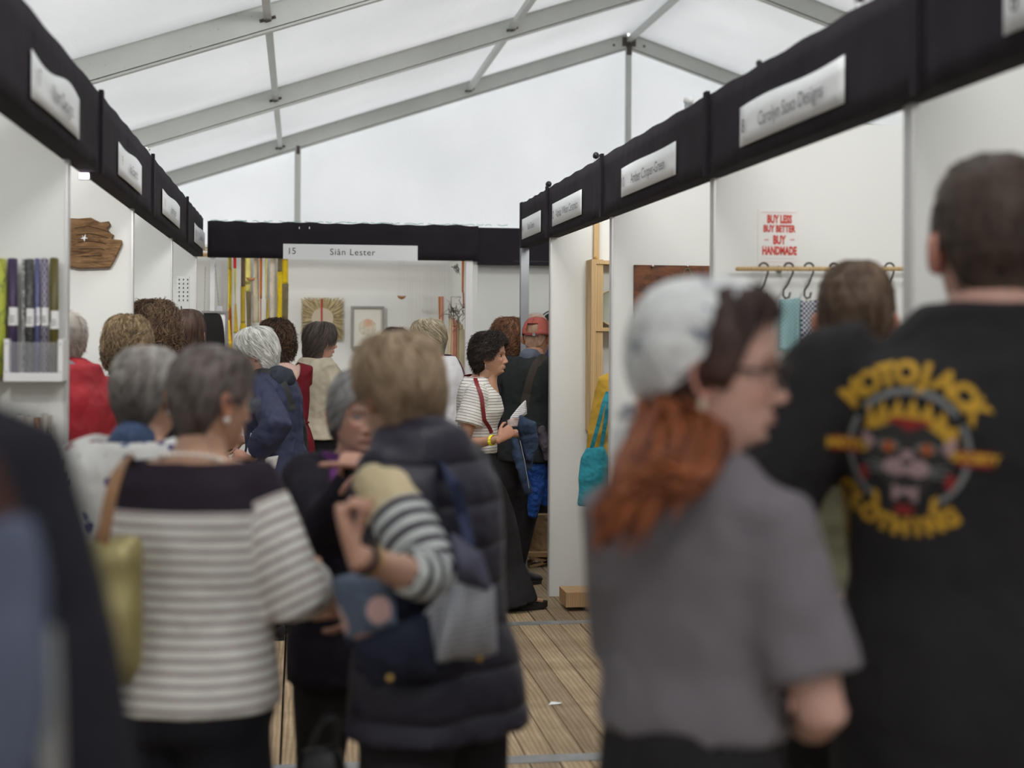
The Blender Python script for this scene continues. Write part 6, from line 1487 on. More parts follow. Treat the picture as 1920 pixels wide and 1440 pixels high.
def framed_tray(label, x0, x1, yt, yb, Yf):
    a = at(x0, yb, Yf); b = at(x1, yt, Yf); e = empty('display_rack', (a[0], YW, a[2]), label=label, cat='rack'); w = b[0]-a[0]; h = b[2]-a[2]; d = YW-Yf; t = .016
    for nm, q0, q1 in (('side_panel', (0, -d, 0), (t, 0, h)), ('side_panel', (w-t, -d, 0), (w, 0, h)), ('bottom_board', (0, -d, -t*.9), (w, 0, 0)), ('front_rail', (0, -d-.004, -t), (w, -d, t*.8))):
        MB().box(q0, q1).build(nm, M['white'], e)
    m, nt, bs = new_mat('acrylic'); bs.inputs['Base Color'].default_value = (.75, .76, .80, 1); bs.inputs['Roughness'].default_value = .15
    tr = N(nt, 'ShaderNodeBsdfTransparent'); mx = N(nt, 'ShaderNodeMixShader'); mx.inputs[0].default_value = .13; nt.links.new(tr.outputs[0], mx.inputs[1]); nt.links.new(bs.outputs[0], mx.inputs[2]); nt.links.new(mx.outputs[0], nt.nodes['Material Output'].inputs[0])
    MB().box((t, -d-.002, t*.8), (w-t, -d+.001, h*.92)).build('acrylic_front', m, e)
    for x in (t/2, w-t/2):
        for z in (t, h-t): MB().add(*ball((x, -d-.003, z), (.003, .002, .003), 8, 5)).build('screw', M['steel'], e)
framed_tray('white framed rack with a clear acrylic front on the near left partition', 7, 118, 636, 706, YW-.11)
MB().box(tuple(at(-60, 716, YW-.10)), tuple(at(4, 707, YW)*V3(1, 0, 1)+V3(0, YW, 0))).build('rack_panel', M['white'], None, label='white neighbouring rack cut off by the left edge, under the yellow-green roll', cat='rack')
BIRCH = patt('roll_birch', (.04, .035, .03), (.62, .58, .52), 30, (1, 1, .35), .38, .03); BIRCH2 = patt('roll_birch_dark', (.06, .05, .04), (.33, .29, .25), 34, (1, 1, .3), .48, .04)
low = [(-8, 8, BIRCH2, 'dark-leaf'), (8, 20, BIRCH, 'pale birch'), (21, 31, BIRCH2, 'grey-brown'), (32, 46, BIRCH, 'cream'), (48, 63, BIRCH, 'black-leaf on white'), (64, 77, patt('roll_orange', (.20, .10, .05), (.42, .21, .09), 30), 'orange'), (78, 91, patt('roll_grey_twig', (.08, .075, .07), (.40, .38, .33), 50, (1, 1, .5), .42, .03), 'grey twig'), (92, 99, BIRCH2, 'slim brown-edged')]
for i, (a_, b_, m_, nm) in enumerate(low):
    roll(a_, b_, 776+(i % 3)*3, 905, m_, '%s patterned paper roll in the lower rack, place %s from the left' % (nm, ('one', 'two', 'three', 'four', 'five', 'six', 'seven', 'eight')[i]), Yc=YW-.05)
a = at(-14, 906, YW-.09); b = at(104, 914, YW); MB().box((a[0], YW-.09, b[2]), (b[0], YW, a[2])).build('display_shelf', M['white'], None, label='white ledge under the lower row of patterned rolls', cat='shelf')

# --- driftwood slab with a white bird (partition y = 7.06)
YD = 7.06; db = at(190, 458, YD); dw = empty('driftwood', db, label='cracked brown driftwood slab with a tiny white bird, on the second left partition', cat='artwork')
out = [(118, 409), (150, 411), (172, 409), (190, 418), (205, 416), (208, 422), (202, 428), (206, 436), (214, 441), (211, 449), (229, 451), (230, 458), (223, 474), (215, 490), (208, 502), (180, 503), (150, 504), (118, 498)]
def slab(name, outl, Y0, th, mat, parent, base, bev=.004, jag=0):
    P0 = [at(x, y, Y0)-base for x, y in outl]; n = len(P0); c = np.mean(P0, axis=0); F0 = [p+V3(0, -th, 0) for p in P0]; Fi = [c+(p-c)*.97+V3(0, -th-bev, 0) for p in P0]
    v = P0+F0+Fi; f = [tuple(range(n))]+[tuple(range(3*n-1, 2*n-1, -1))]
    for k in range(n): k2 = (k+1) % n; f += [(k, n+k, n+k2, k2), (n+k, 2*n+k, 2*n+k2, n+k2)]
    return MB().add(v, f).build(name, mat, parent)
def driftmat():
    m, nt, b = new_mat('driftwood'); v = coords(nt, (5, 5, 26)); n = noise(nt, v, 1.6, 6, .65, 1.4); r = ramp(nt, [(.28, (.045, .022, .010)), (.42, (.20, .105, .045)), (.6, (.34, .195, .09)), (.8, (.46, .29, .15))]); nt.links.new(n.outputs[0], r.inputs[0]); nt.links.new(r.outputs[0], b.inputs['Base Color']); bump(nt, b, n.outputs[0], .9, .02); b.inputs['Roughness'].default_value = .8; return m
DRM = driftmat(); slab('wood_slab', out, YD-.004, .035, DRM, dw, db, .006)
for k in range(5):
    q = [(140+k*3, 428+k*13), (165, 424+k*14), (190, 430+k*12), (207-k*4, 436+k*11)]; MB().tube([at(x, y, YD-.047)-db for x, y in q], .0016, 5).build('crack', plain('crack_dark', (.04, .022, .012), .9), dw)
c = at(157, 447, YD-.055)-db
MB().add([c+V3(*p)*.7 for p in ((0, 0, .006), (.012, 0, .030), (.012, 0, .006), (.030, 0, .000), (.010, 0, -.002), (.006, 0, -.024), (-.003, 0, -.004), (-.022, 0, -.002), (-.006, 0, .006), (-.010, 0, .024))], [tuple(range(10))]).build('bird', M['white'], dw).modifiers.new('s', 'SOLIDIFY').thickness = .004
# --- pegboard (partition y = 9.2) with dark price tags
pbc = at(343, 555, 9.19); pg = empty('pegboard', pbc, label='white peg card with rows of small pins on the third left partition', cat='display board')
a = at(332, 518, 9.2)-pbc; b = at(355, 592, 9.2)-pbc; MB().box((a[0], -.012, b[2]), (b[0], .008, a[2])).build('board', plain('card_white', (.66, .67, .66), .5, 0, .02), pg)
for i in range(3):
    for j in range(6):
        x = a[0]+.016+i*.026; z = a[2]-.02-j*.026; MB().box((x-.0025, -.018, z-.006), (x+.0025, -.012, z+.004)).build('pin', CHAR, pg)
c = at(340, 583, 9.17)-pbc; MB().box((c[0]-.022, -.02, c[2]-.01), (c[0]+.022, -.013, c[2]+.006)).build('label_strip', plain('label_blue', (.1, .14, .2), .6), pg); MB().tube([c+V3(0, 0, .006), c+V3(0, -.01, .03)], .003, 6).build('hook', M['black'], pg)
# --- hanging mirror on chains
mc = at(402, 640, 10.6); mi = empty('mirror', mc, label='dark mirror in a grey wooden frame hanging on two chains before the ribbons', cat='mirror')
a = at(378, 583, 10.6)-mc; b = at(427, 735, 10.6)-mc; w = .030; FRM = plain('frame_grey', (.22, .21, .20), .55)
for q0, q1 in (((a[0], -.02, a[2]-w*.5), (b[0], .02, a[2])), ((a[0], -.02, b[2]), (b[0], .02, b[2]+w*.5)), ((a[0], -.02, b[2]+w*.5), (a[0]+w*.5, .02, a[2]-w*.5)), ((b[0]-w*.7, -.02, b[2]+w*.5), (b[0], .02, a[2]-w*.5))):
    MB().box(q0, q1).build('frame_rail', FRM, mi)
gm = plain('mirror_dark_glass', (.02, .02, .02), .12, .0, .02); tt = np.linspace(-PI/2, PI/2, 16)
xm = b[0]-w*.75; x0 = a[0]+w*.5; zm = (a[2]+b[2])/2; hh = (a[2]-b[2])/2-w*.5
pts = [(x0, -.004, zm+hh)]+[(x0+(xm-x0)*(.62+.38*math.cos(t)**.7), -.004, zm-hh*math.sin(t)) for t in tt]+[(x0, -.004, zm-hh)]
MB().add(pts, [tuple(range(len(pts)-1, -1, -1))]).build('dark_glass', gm, mi)
MB().box((x0, .0, zm-hh), (b[0]-w*.7, .006, zm+hh)).build('backing', M['white'], mi)
def chain(p0, p1, base, parent, n, r=.0045):
    for k in range(n):
        c = p0+(p1-p0)*(k+.5)/n-base; t = np.linspace(0, 2*PI, 9); ax = V3(1, 0, 0) if k % 2 else V3(0, 1, 0); u = nrm(p1-p0)
        MB().tube([c+ax*r*math.cos(q)+u*r*1.9*math.sin(q) for q in t], .0013, 4, round_ends=False).build('chain_link', M['steel'], parent)
chain(at(385, 500, 10.6), at(383, 584, 10.6), mc, mi, 22); chain(at(403, 494, 10.6), at(411, 582, 10.6), mc, mi, 24)
MB().box(tuple(at(408, 583, 10.6)-mc+V3(-.004, -.012, -.002)), tuple(at(416, 574, 10.6)-mc+V3(.004, .012, 0))).build('chain_fixing', M['steel'], mi)

# --- stand 15: ribbons, woven square, print, boats, threads
YB = 13.36
def ribbon(segs, Y, label, sway=0.0, twist=0.0, group='dyed cloth ribbons hanging in the end stand'):
    """segs: (y0, y1, x0a, x1a, x0b, x1b, colour) seen edges of each sewn length"""
    base = at(segs[0][2], segs[0][0], Y); e = empty('cloth_ribbon', base, label=label, cat='ribbon', group=group)
    for i, (y0, y1, xa, xb, xc, xd, col) in enumerate(segs):
        y0 = y0 if i or y0 > 550 else 462; nm = 'dyed_%d_%d_%d' % tuple(int(c*100) for c in col); m = cloth(nm, col, .85, .12, .4, fscale=20)
        def fn(s, t):
            x = (xa+(xb-xa)*s)*(1-t)+(xc+(xd-xc)*s)*t; y = y0+(y1-y0)*t; return at(x, y, Y+.012*math.sin(s*3+y*.03+xa)+twist*(s-.5)*.02)-base
        MB().add(*sheet(fn, 4, 10, .002)).build('sewn_length', m, e, smooth=True)
YEL = (.64, .46, .02); OCH = (.50, .36, .05); GRN = (.17, .14, .08); BRN = (.16, .11, .07); ORG = (.62, .20, .035); CRM = (.70, .62, .45); PAL = (.66, .58, .16); RED_ = (.5, .03, .03); SAL = (.62, .26, .17)
R15 = [([(488, 505, 427, 434, 428, 434, OCH), (505, 577, 428, 435, 428, 434, YEL), (577, 665, 428, 434, 431, 436, ORG)], 13.0, 'ochre, yellow and orange sewn ribbon, leftmost by the mirror'),
       ([(488, 503, 437, 443, 438, 443, RED_), (503, 570, 438, 443, 441, 442, PAL), (570, 625, 440, 443, 438, 447, OCH)], 12.9, 'narrow red-topped pale yellow ribbon'),
       ([(488, 537, 452, 460, 452, 460, BRN), (537, 606, 451, 460, 451, 460, OCH), (606, 625, 451, 460, 448, 464, YEL)], 13.05, 'wide brown and ochre ribbon'),
       ([(488, 547, 460, 470, 460, 469, PAL), (547, 616, 461, 471, 463, 471, GRN)], 12.8, 'pale yellow ribbon ending in grey-brown, behind the left boat'),
       ([(488, 560, 487, 492, 487, 491, ORG), (560, 620, 488, 490, 488, 490, ORG)], 13.1, 'thin orange twisted ribbon'),
       ([(488, 560, 497, 501, 498, 500, PAL), (560, 620, 500, 503, 498, 505, OCH)], 12.95, 'very pale ribbon right of the orange one'),
       ([(488, 509, 521, 529, 521, 529, GRN), (509, 640, 520, 529, 519, 529, YEL)], 13.0, 'yellow ribbon with an olive top, left of the widest pair'),
       ([(488, 532, 529, 540, 529, 540, YEL), (532, 606, 529, 541, 528, 540, GRN), (606, 640, 528, 540, 530, 540, OCH)], 13.02, 'yellow and olive ribbon, rightmost and widest of the left group'),
       ([(470, 600, 427.6, 428.4, 427.6, 428.4, PAL), (600, 700, 426, 430, 432, 439, YEL)], 11.9, 'bright yellow ribbon slanting beside the mirror frame'),
       ([(488, 605, 475, 485, 474, 486, CRM)], 13.2, 'cream ribbon between the brown and orange ones'),
       ([(488, 605, 506, 518, 505, 517, (.74, .68, .58))], 13.2, 'off-white ribbon left of the yellow and olive pair'),
       ([(495, 548, 866, 871, 866, 869, ORG), (548, 578, 867, 870, 868, 871, SAL)], 11.9, 'long orange ribbon beside the right post of the end stand'),
       ([(556, 605, 822, 826, 823, 826, ORG)], 13.1, 'narrow orange cloth strip, left of a pair on the end wall'), ([(556, 605, 827, 832, 828, 832, SAL)], 13.1, 'salmon cloth strip, right of a pair on the end wall')]
for a_, b_, c_ in R15: ribbon(a_, b_, c_)
hr = empty('hanging_rods', (0, 0, 2.3), label='thin wooden rods under the top of the end stand that carry the ribbons', cat='rod')
for y in (11.9, 12.2, 12.7, 12.8, 12.9, 13.0, 13.05, 13.1, 13.2): MB().box((-1.25, y-.006, -.006), (1.39, y+.006, .006)).build('rod', M['pine'], hr) if y > 11.6 else MB().box((-.9, y-.006, -.006), (-.5, y+.006, .006)).build('rod', M['pine'], hr)
def boat(px, py, w, Y, label, strings, down=False):
    c = at(px, py, Y); e = empty('wooden_boat', c, label=label, cat='ornament'); hw = w/2/FPX*Y
    v, f = loft([(-hw, 0, .012), (-hw*.6, 0, 0), (0, 0, -.006), (hw*.6, 0, 0), (hw, 0, .012)], [.003, .018, .024, .018, .003], [.002, .012, .016, .012, .002], side=V3(0, 1, 0), n=12); MB().add(v, f).build('hull', wood_b, e, smooth=True)
    for x in strings: MB().tube([V3(x, 0, .004), V3(x*.6, 0, 2.295-c[2])], .0009, 4).build('thread', THR, e)
    if down:
        for x in (-.012, .0, .012): MB().tube([V3(x, 0, -.004), V3(x*1.1, 0, -.14)], .0016, 4).build('thread', plain('brown_thread', (.2, .13, .08), .8), e)
wood_b = plain('boat_wood', (.30, .14, .05), .55, 0, .3, 30); THR = plain('white_thread', (.66, .65, .62), .7)
boat(470, 523, 17, 12.7, 'little wooden boat with hanging cords before the ribbons', (-.03, .03), True)
boat(753, 557, 16, 13.0, 'little wooden boat hanging alone on the white end wall', (-.03, -.012, .012, .03))
th = empty('thread_curtain', at(800, 495, 13.1), label='loose vertical white threads hanging before the right of the end wall', cat='threads'); b0 = at(800, 495, 13.1)
for k in range(16):
    x = 765+k*4.6+random.uniform(-1.5, 1.5); MB().tube([at(x, 494, 13.1)-b0, at(x+random.uniform(-1, 1), 640+random.uniform(-30, 30), 13.1)-b0], .0011, 4).build('thread', THR, th)
# woven square with radiating fringe
wc = at(605, 598, YB); wv = empty('woven_artwork', wc, label='square raffia weaving with radiating fibres, pale disc and red stripe', cat='artwork')
a = at(566, 560, YB)-wc; b = at(643, 639, YB)-wc; RAF = patt('raffia', (.36, .28, .14), (.60, .50, .30), 40, (1, 1, 1)); W2 = (b[0]-a[0])/2; cx = (a[0]+b[0])/2; cz = (a[2]+b[2])/2+.01
MB().box((a[0]+.01, -.012, b[2]+.01), (b[0]-.01, .0, a[2]-.01)).build('backing', RAF, wv)
fib = MB(); fib2 = MB(); rg = np.random.default_rng(3); rad = .100
for k in range(230):
    t = 2*PI*k/230+rg.normal(0, .02); d = V3(math.cos(t), 0, math.sin(t)); L = min((W2+.004)/max(abs(d[0]), 1e-3), (W2+.004)/max(abs(d[2]), 1e-3))*rg.uniform(.96, 1.02)
    m_ = rg.normal(0, .010); n_ = V3(-d[2], 0, d[0]); y = -.012-rg.uniform(.002, .012)
    (fib if k % 3 else fib2).tube([V3(cx, y, cz)+d*rad*.9, V3(cx, y-.006, cz)+d*(rad+L)*.5+n_*m_, V3(cx, y, cz)+d*L+n_*m_*.3], [.0035, .0045, .0022], 4)
fib.build('raffia_fibres', plain('raffia_light', (.58, .48, .29), .8, 0, .1), wv, kind='stuff'); fib2.build('raffia_fibres', plain('raffia_dark_strand', (.33, .25, .13), .8, 0, .1), wv, kind='stuff')
dv = [(cx+rad*math.cos(t), -.030, cz+rad*math.sin(t)) for t in np.linspace(0, 2*PI, 40, endpoint=False)]; MB().add(dv+[(x, -.012, z) for x, y, z in dv], [tuple(range(40))[::-1]]+[(k, (k+1) % 40, 40+(k+1) % 40, 40+k) for k in range(40)]).build('pale_disc', ribbed('disc_linen', (.58, .50, .38), (.66, .58, .46), .006), wv)
xr = at(603, 600, YB)[0]-wc[0]; MB().box((xr-.008, -.036, cz-rad*1.0), (xr+.008, -.028, a[2])).build('red_stripe', plain('red_felt', (.42, .05, .03), .8), wv)
# framed print
fc = at(689, 614, YB); fp = empty('framed_print', fc, label='grey framed print of a pale circle with an orange blush on the end wall', cat='picture')
a = at(658, 574, YB)-fc; b = at(720, 654, YB)-fc; t = .022; FG = plain('frame_warm_grey', (.30, .29, .27), .5, 0, .08)
for q0, q1 in (((a[0], -.03, a[2]-t), (b[0], 0, a[2])), ((a[0], -.03, b[2]), (b[0], 0, b[2]+t)), ((a[0], -.03, b[2]+t), (a[0]+t, 0, a[2]-t)), ((b[0]-t, -.03, b[2]+t), (b[0], 0, a[2]-t))): MB().box(q0, q1).build('frame_rail', FG, fp)
MB().box((a[0]+t, -.008, b[2]+t), (b[0]-t, -.002, a[2]-t)).build('mount', plain('mount_cream', (.74, .72, .64), .6, 0, .01), fp)
MB().box((a[0]+t+.012, -.011, b[2]+t+.014), (b[0]-t-.012, -.008, a[2]-t-.014)).build('print_sheet', plain('print_cream', (.78, .76, .68), .6, 0, .01), fp)
def moonmat():
    m, nt, b_ = new_mat('moon_print'); v = coords(nt); n = noise(nt, v, 40, 5, .7); g = N(nt, 'ShaderNodeVectorMath', operation='DISTANCE'); nt.links.new(v, g.inputs[0]); g.inputs[1].default_value = (.01, 0, .045)
    r = ramp(nt, [(.3, (.46, .42, .30)), (.62, (.76, .72, .60))]); nt.links.new(n.outputs[0], r.inputs[0]); w = math_(nt, 'MULTIPLY', math_(nt, 'SUBTRACT', 1.0, math_(nt, 'MULTIPLY', g.outputs['Value'], 16.0)), n.outputs[0]); w = math_(nt, 'MAXIMUM', math_(nt, 'MULTIPLY', w, 1.7), 0.0)
    nt.links.new(mixc(nt, w, r.outputs[0], (.72, .25, .12)), b_.inputs['Base Color']); return m
MB().add([(.083*math.cos(t_)-.001, -.0125, .083*math.sin(t_)-.002) for t_ in np.linspace(0, 2*PI, 36, endpoint=False)], [tuple(range(36))[::-1]]).build('moon_print', moonmat(), fp)
# twig bundle with dyed cloth lengths hung on the right inner wall
tc = at(855, 600, 11.85); tw = empty('cloth_hanging', tc, label='hanging of peach and cream cloth lengths under a tangle of twigs by the right post', cat='artwork')
rg = np.random.default_rng(8)
for k in range(5):
    x0 = 842+k*5.2; x1 = 836+k*7.0; col = [(.72, .60, .44), (.68, .40, .28), (.62, .26, .20), (.52, .40, .26), (.66, .54, .36)][k]
    def fn(s, t): return at(x0+(x1-x0)*t+s*(5+3*t), 592+k*4+(120+k*6)*t, 11.9-.02*k+.012*math.sin(s*6+k))-tc
    MB().add(*sheet(fn, 5, 10, .003)).build('cloth_length', cloth('hung_cloth_%d' % k if False else 'hung_cloth_' + 'abcde'[k], col, .85, .12, .4, fscale=20), tw, smooth=True)
MB().box(tuple(at(861, 690, 11.78)-tc), tuple(at(871, 618, 11.80)-tc)).build('cloth_board', plain('linen_cream', (.62, .55, .38), .8), tw)
TWG = plain('twig', (.10, .075, .05), .8)
for k in range(26):
    a0 = at(rg.uniform(846, 870), rg.uniform(575, 612), 11.75+rg.uniform(0, .12))-tc; d = rg.normal(0, 1, 3)*V3(.05, .03, .06); b1 = a0+d+rg.normal(0, .015, 3); c1 = b1+rg.normal(0, .04, 3)
    MB().tube([a0, (a0+b1)/2+rg.normal(0, .012, 3), b1, c1], [.0035, .003, .002, .0012], 5).build('twig', TWG, tw, smooth=True)
for k in range(4): x = 842+k*4; MB().tube([at(x, 598, 11.9)-tc, at(x+.5, 580, 11.88)-tc], .003, 5).build('peg', TWG, tw)
t2 = empty('twig_wreath', at(857, 503, 11.8), label='small tangle of dark twigs hanging under the fascia beside the orange ribbon', cat='ornament'); b0 = at(857, 503, 11.8)
MB().tube([V3(0, 0, 0), V3(0, .1, 2.3-b0[2])], .001, 4).build('thread', THR, t2)
for k in range(12):
    a0 = at(849+k, 495+rg.uniform(0, 6), 11.8)-b0; b1 = at(855+rg.uniform(-3, 8), 505+rg.uniform(-2, 12), 11.78)-b0; MB().tube([a0, (a0+b1)/2+rg.normal(0, .02, 3)*V3(1, .5, .6), b1], [.0028, .0022, .001], 5).build('twig', TWG, t2, smooth=True)
# yellow and black paper fish by the post
yc = at(888, 592, 11.60); yf = empty('paper_tag', yc, label='small yellow and black crumpled tag on the wall right of the post', cat='tag')
MB().add([tuple(at(x, y, 11.6)-yc) for x, y in ((885, 583), (888, 586), (892, 584), (889, 590), (890, 598), (888, 602), (885, 599), (887, 591))], [tuple(range(8))]).build('tag_body', patt('yellow_black', (.02, .02, .02), (.62, .58, .03), 60), yf).modifiers.new('s', 'SOLIDIFY').thickness = .006
# dark round sign behind the capped man
rc = at(1046, 624, 11.617); rs_ = empty('round_sign', rc, label='black round sign with a white ring, mostly hidden by the white wall behind the cap', cat='sign')
R1 = .20; MB().add(*loft([V3(0, 0, 0), V3(0, -.02, 0)], [R1]*2, [R1]*2, side=V3(1, 0, 0), n=48, round_ends=False)).build('disc', M['black'], rs_)
ringtube(None, 'white_ring', V3(0, -.022, 0), R1*.93, R1*.93, (1, 0, 0), (0, 0, 1), .004, M['white'], parent=rs_, n=48)

# --- right row: shelf unit with pots (partition y = 8.58)
YS = 8.58; sb = at(1097, 806, YS); sh = empty('shelf_unit', (sb[0], YS, sb[2]), label='tall pine box shelf with pots on the white wall behind the mustard cardigan', cat='shelf')
zt = at(1100, 486, YS-.16)[2]-sb[2]; Wd = .50; D = .17
MB().box((0, -D, 0), (.028, 0, zt)).build('side_board', M['pine'], sh)
MB().box((Wd-.028, -D, 0), (Wd, 0, zt)).build('side_board', M['pine'], sh)
MB().box((.028, -.012, 0), (Wd-.028, -.002, zt)).build('back_board', M['panel'], sh)
MB().box((.030, -D+.012, 0), (.074, -D+.030, zt)).build('front_batten', M['pine'], sh)
for y in (488, 614, 735, 800): 
    z = at(1110, y, YS-.17)[2]-sb[2]; MB().box((.028, -D, z-.022), (Wd-.028, -.012, z)).build('shelf_board', M['pine'], sh)
a = at(1112, 424, YS-.02); MB().box((a[0]-sb[0], -.05, zt), (a[0]-sb[0]+.034, -.02, ZT-sb[2]-.1)).build('hanging_batten', M['pine'], sh)
MB().add(*ball((a[0]-sb[0]+.01, -.055, zt+.012), .012, 10, 6)).build('brass_knob', GOLD, sh)
GLZ = plain('celadon_glaze', (.36, .38, .30), .3, 0, .08, 6); RIM = plain('clay_rim', (.55, .46, .30), .6); WGL = plain('white_glaze', (.78, .77, .75), .2, 0, .02)
def lathe(prof, n=32, c=(0, 0, 0)):
    v = []; f = []
    for r, z in prof:
        for j in range(n): t = 2*PI*j/n; v.append((c[0]+r*math.cos(t), c[1]+r*math.sin(t), c[2]+z))
    for i in range(len(prof)-1):
        for j in range(n): j2 = (j+1) % n; f.append((i*n+j, i*n+j2, (i+1)*n+j2, (i+1)*n+j))
    f.append(tuple(range(n-1, -1, -1))); f.append(tuple((len(prof)-1)*n+j for j in range(n))); return np.array(v), f
pc_ = at(1150, 577, YS-.07); pl = empty('plate', pc_, label='large grey-green plate with a clay rim standing on the pine shelf', cat='plate')
v, f = lathe([(.06, 0), (.098, .006), (.107, .018), (.110, .020), (.108, .024), (.100, .016), (.05, .010), (.002, .010)]); v = np.stack([v[:, 0], -v[:, 2]*1.0+v[:, 1]*.18, v[:, 1]], 1)
MB().add(v, f).build('dish', GLZ, pl, smooth=True)
t_ = np.linspace(0, 2*PI, 40); MB().tube([(.109*math.cos(q), -.022+.109*math.sin(q)*.18, .109*math.sin(q)) for q in t_], .0045, 8, round_ends=False).build('rim', RIM, pl, smooth=True)
def jug(px, ybase, Y, label, s=1.0, flip=1):
    b = at(px, ybase, Y); e = empty('jug', b, label=label, cat='jug'); v, f = lathe([(.035*s, 0), (.050*s, .02*s), (.052*s, .045*s), (.040*s, .070*s), (.034*s, .082*s), (.038*s, .098*s), (.036*s, .098*s), (.031*s, .082*s), (.002, .08*s)]); MB().add(v, f).build('vessel', WGL, e, smooth=True)
    MB().tube([(-.036*s, 0, .088*s), (-.060*s, 0, .092*s), (-.072*s, 0, .066*s), (-.060*s, 0, .035*s), (-.046*s, 0, .025*s)], .0045*s, 8).build('handle', WGL, e, smooth=True)
jug(1136, 734, YS-.135, 'front white glazed jug with a looped handle on the pine shelf', .9); jug(1129, 734, YS-.050, 'rear white glazed jug behind the other on the pine shelf', .7)
v, f = lathe([(.03, 0), (.055, .04), (.06, .10), (.035, .15), (.028, .18), (.03, .19)]); b_ = at(1163, 734, YS-.08); MB().add(v, f).build('vase', WGL, empty('vase', b_, label='tall white vase at the right of the pine shelf, cut off by the wall edge', cat='vase'), smooth=True)
# low wooden bench
bb_ = at(1055, 1150, 8.1); bn = empty('low_bench', (bb_[0]+.02, 8.20, 0), label='low rough wooden bench on the floor at the white wall', cat='bench')
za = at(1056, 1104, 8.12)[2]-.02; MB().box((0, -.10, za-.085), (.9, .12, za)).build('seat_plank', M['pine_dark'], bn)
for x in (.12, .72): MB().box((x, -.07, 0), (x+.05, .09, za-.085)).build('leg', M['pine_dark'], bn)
# paper bags and folding stool beyond
pgc = at(1013, 1000, 9.78); pb = empty('paper_bag', (pgc[0], 9.80, at(1010, 1032, 9.78)[2]), label='crumpled brown paper bag behind the capped man\'s legs', cat='bag')
KR = cloth('kraft_paper', (.34, .23, .13), .8, .25, .8, fscale=12); v, f = ringloft([(0, .10, .06, .06), (.12, .11, .07, .06), (.25, .10, .05, .05)], 20); MB().add(v, f).build('bag_body', KR, pb, smooth=False)
st_z = at(1010, 1032, 9.78)[2]; so = empty('folding_stool', (pgc[0]+.03, 9.80, 0), label='small brown folding stool under the paper bag', cat='stool')
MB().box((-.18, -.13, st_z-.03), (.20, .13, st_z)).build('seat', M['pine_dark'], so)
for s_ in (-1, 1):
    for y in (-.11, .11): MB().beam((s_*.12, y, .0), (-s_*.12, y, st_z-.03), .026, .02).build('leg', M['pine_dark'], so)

# --- rusted board with necklaces (partition y = 7.02)
YR = 7.02; rb_ = at(1270, 560, YR); ru = empty('display_board', rb_, label='rust-brown wooden board with pegs on the white wall behind the headscarf', cat='display board')
def rustmat():
    m, nt, b = new_mat('rust_board'); v = coords(nt, (3, 3, 9)); n = noise(nt, v, 1.6, 6, .62, 1.0); n2 = noise(nt, coords(nt), 26, 4, .7); r = ramp(nt, [(.36, (.016, .008, .006)), (.46, (.09, .028, .010)), (.54, (.17, .052, .014)), (.68, (.24, .09, .03))])
    nt.links.new(math_(nt, 'ADD', math_(nt, 'MULTIPLY', n.outputs[0], .75), math_(nt, 'MULTIPLY', n2.outputs[0], .25)), r.inputs[0]); nt.links.new(r.outputs[0], b.inputs['Base Color']); b.inputs['Roughness'].default_value = .6; bump(nt, b, n.outputs[0], .3, .005); return m
a = at(1188, 497, YR)-rb_; b = at(1350, 720, YR)-rb_; MB().box((a[0], -.022, b[2]), (b[0], -.002, a[2])).build('board', rustmat(), ru)
for px in (1225, 1290, 1350):
    c = at(px-2, 500, YR-.03)-rb_; MB().tube([c+V3(0, .012, 0), c+V3(0, -.012, .003)], .0045, 8).add(*ball(c+V3(0, -.014, .003), .0065, 10, 6)).build('peg', MATS['silver'], ru, smooth=True)
for px, col, nm in ((1291, (.10, .13, .06), 'green'), (1350, (.65, .42, .02), 'yellow')):
    c = at(px-2, 503, YR-.045); e = empty('necklace', c, label='thin %s cord necklace hanging from a peg on the rust-brown board' % nm, cat='necklace')
    t_ = np.linspace(0, PI, 14); MB().tube([V3(-.028*math.cos(q), 0, -.13+.0+.128*math.sin(q)**.6) if 0 else V3(-.030*math.cos(q)*(1), 0, -.10*(1-math.sin(q))-.0*q) for q in t_]+[V3(.032, 0, -.22), V3(.0, 0, -.34), V3(-.032, 0, -.22), V3(-.030, 0, -.10)], .0022, 6).build('cord', plain(nm+'_cord', col, .5), e, smooth=True)
bh = at(1186, 682, YR-.02); be = empty('brass_hook', bh, label='small brass peg on the white wall beside the headscarf', cat='hook'); MB().tube([V3(-.012, 0, 0), V3(.02, 0, 0)], .004, 8).add(*ball((-.012, 0, 0), .006, 10, 6)).tube([V3(.0, 0, 0), V3(0, .02, 0)], .003, 6).build('peg', GOLD, be, smooth=True)

# --- poster, rail and towels (partition y = 5.22)
YP = 5.22; pcn = at(1461, 442, YP); po = empty('poster', pcn, label='white poster printed BUY LESS BUY BETTER BUY HANDMADE in red', cat='poster')
a = at(1421, 392, YP)-pcn; b = at(1501, 499, YP)-pcn; MB().box((a[0], -.003, b[2]), (b[0], -.0005, a[2])).build('sheet', plain('poster_paper', (.80, .79, .76), .6, 0, .01), po)
RI = plain('poster_red', (.58, .05, .035), .6, 0, .1); 
for tx, y, wpx, hpx in (('BUY LESS', 411, 50, 19), ('BUY BETTER', 429, 65, 16), ('BUY', 450, 26, 20), ('HANDMADE', 470, 70, 19)):
    v, f = text_geo(tx, .05, .0025); w = v[:, 0].max()-v[:, 0].min(); h = v[:, 1].max()-v[:, 1].min(); tw_ = wpx/FPX*YP; th_ = hpx/FPX*YP*.9; v = v.copy(); v[:, 0] = (v[:, 0]-(v[:, 0].max()+v[:, 0].min())/2)*tw_/w; v[:, 1] = (v[:, 1]-(v[:, 1].max()+v[:, 1].min())/2)*th_/h
    c = at(1461, y, YP)-pcn; MB().add(put(v, (c[0], -.0045, c[2]), (1, 0, 0), (0, 0, 1)), f).build('printed_words', RI, po)
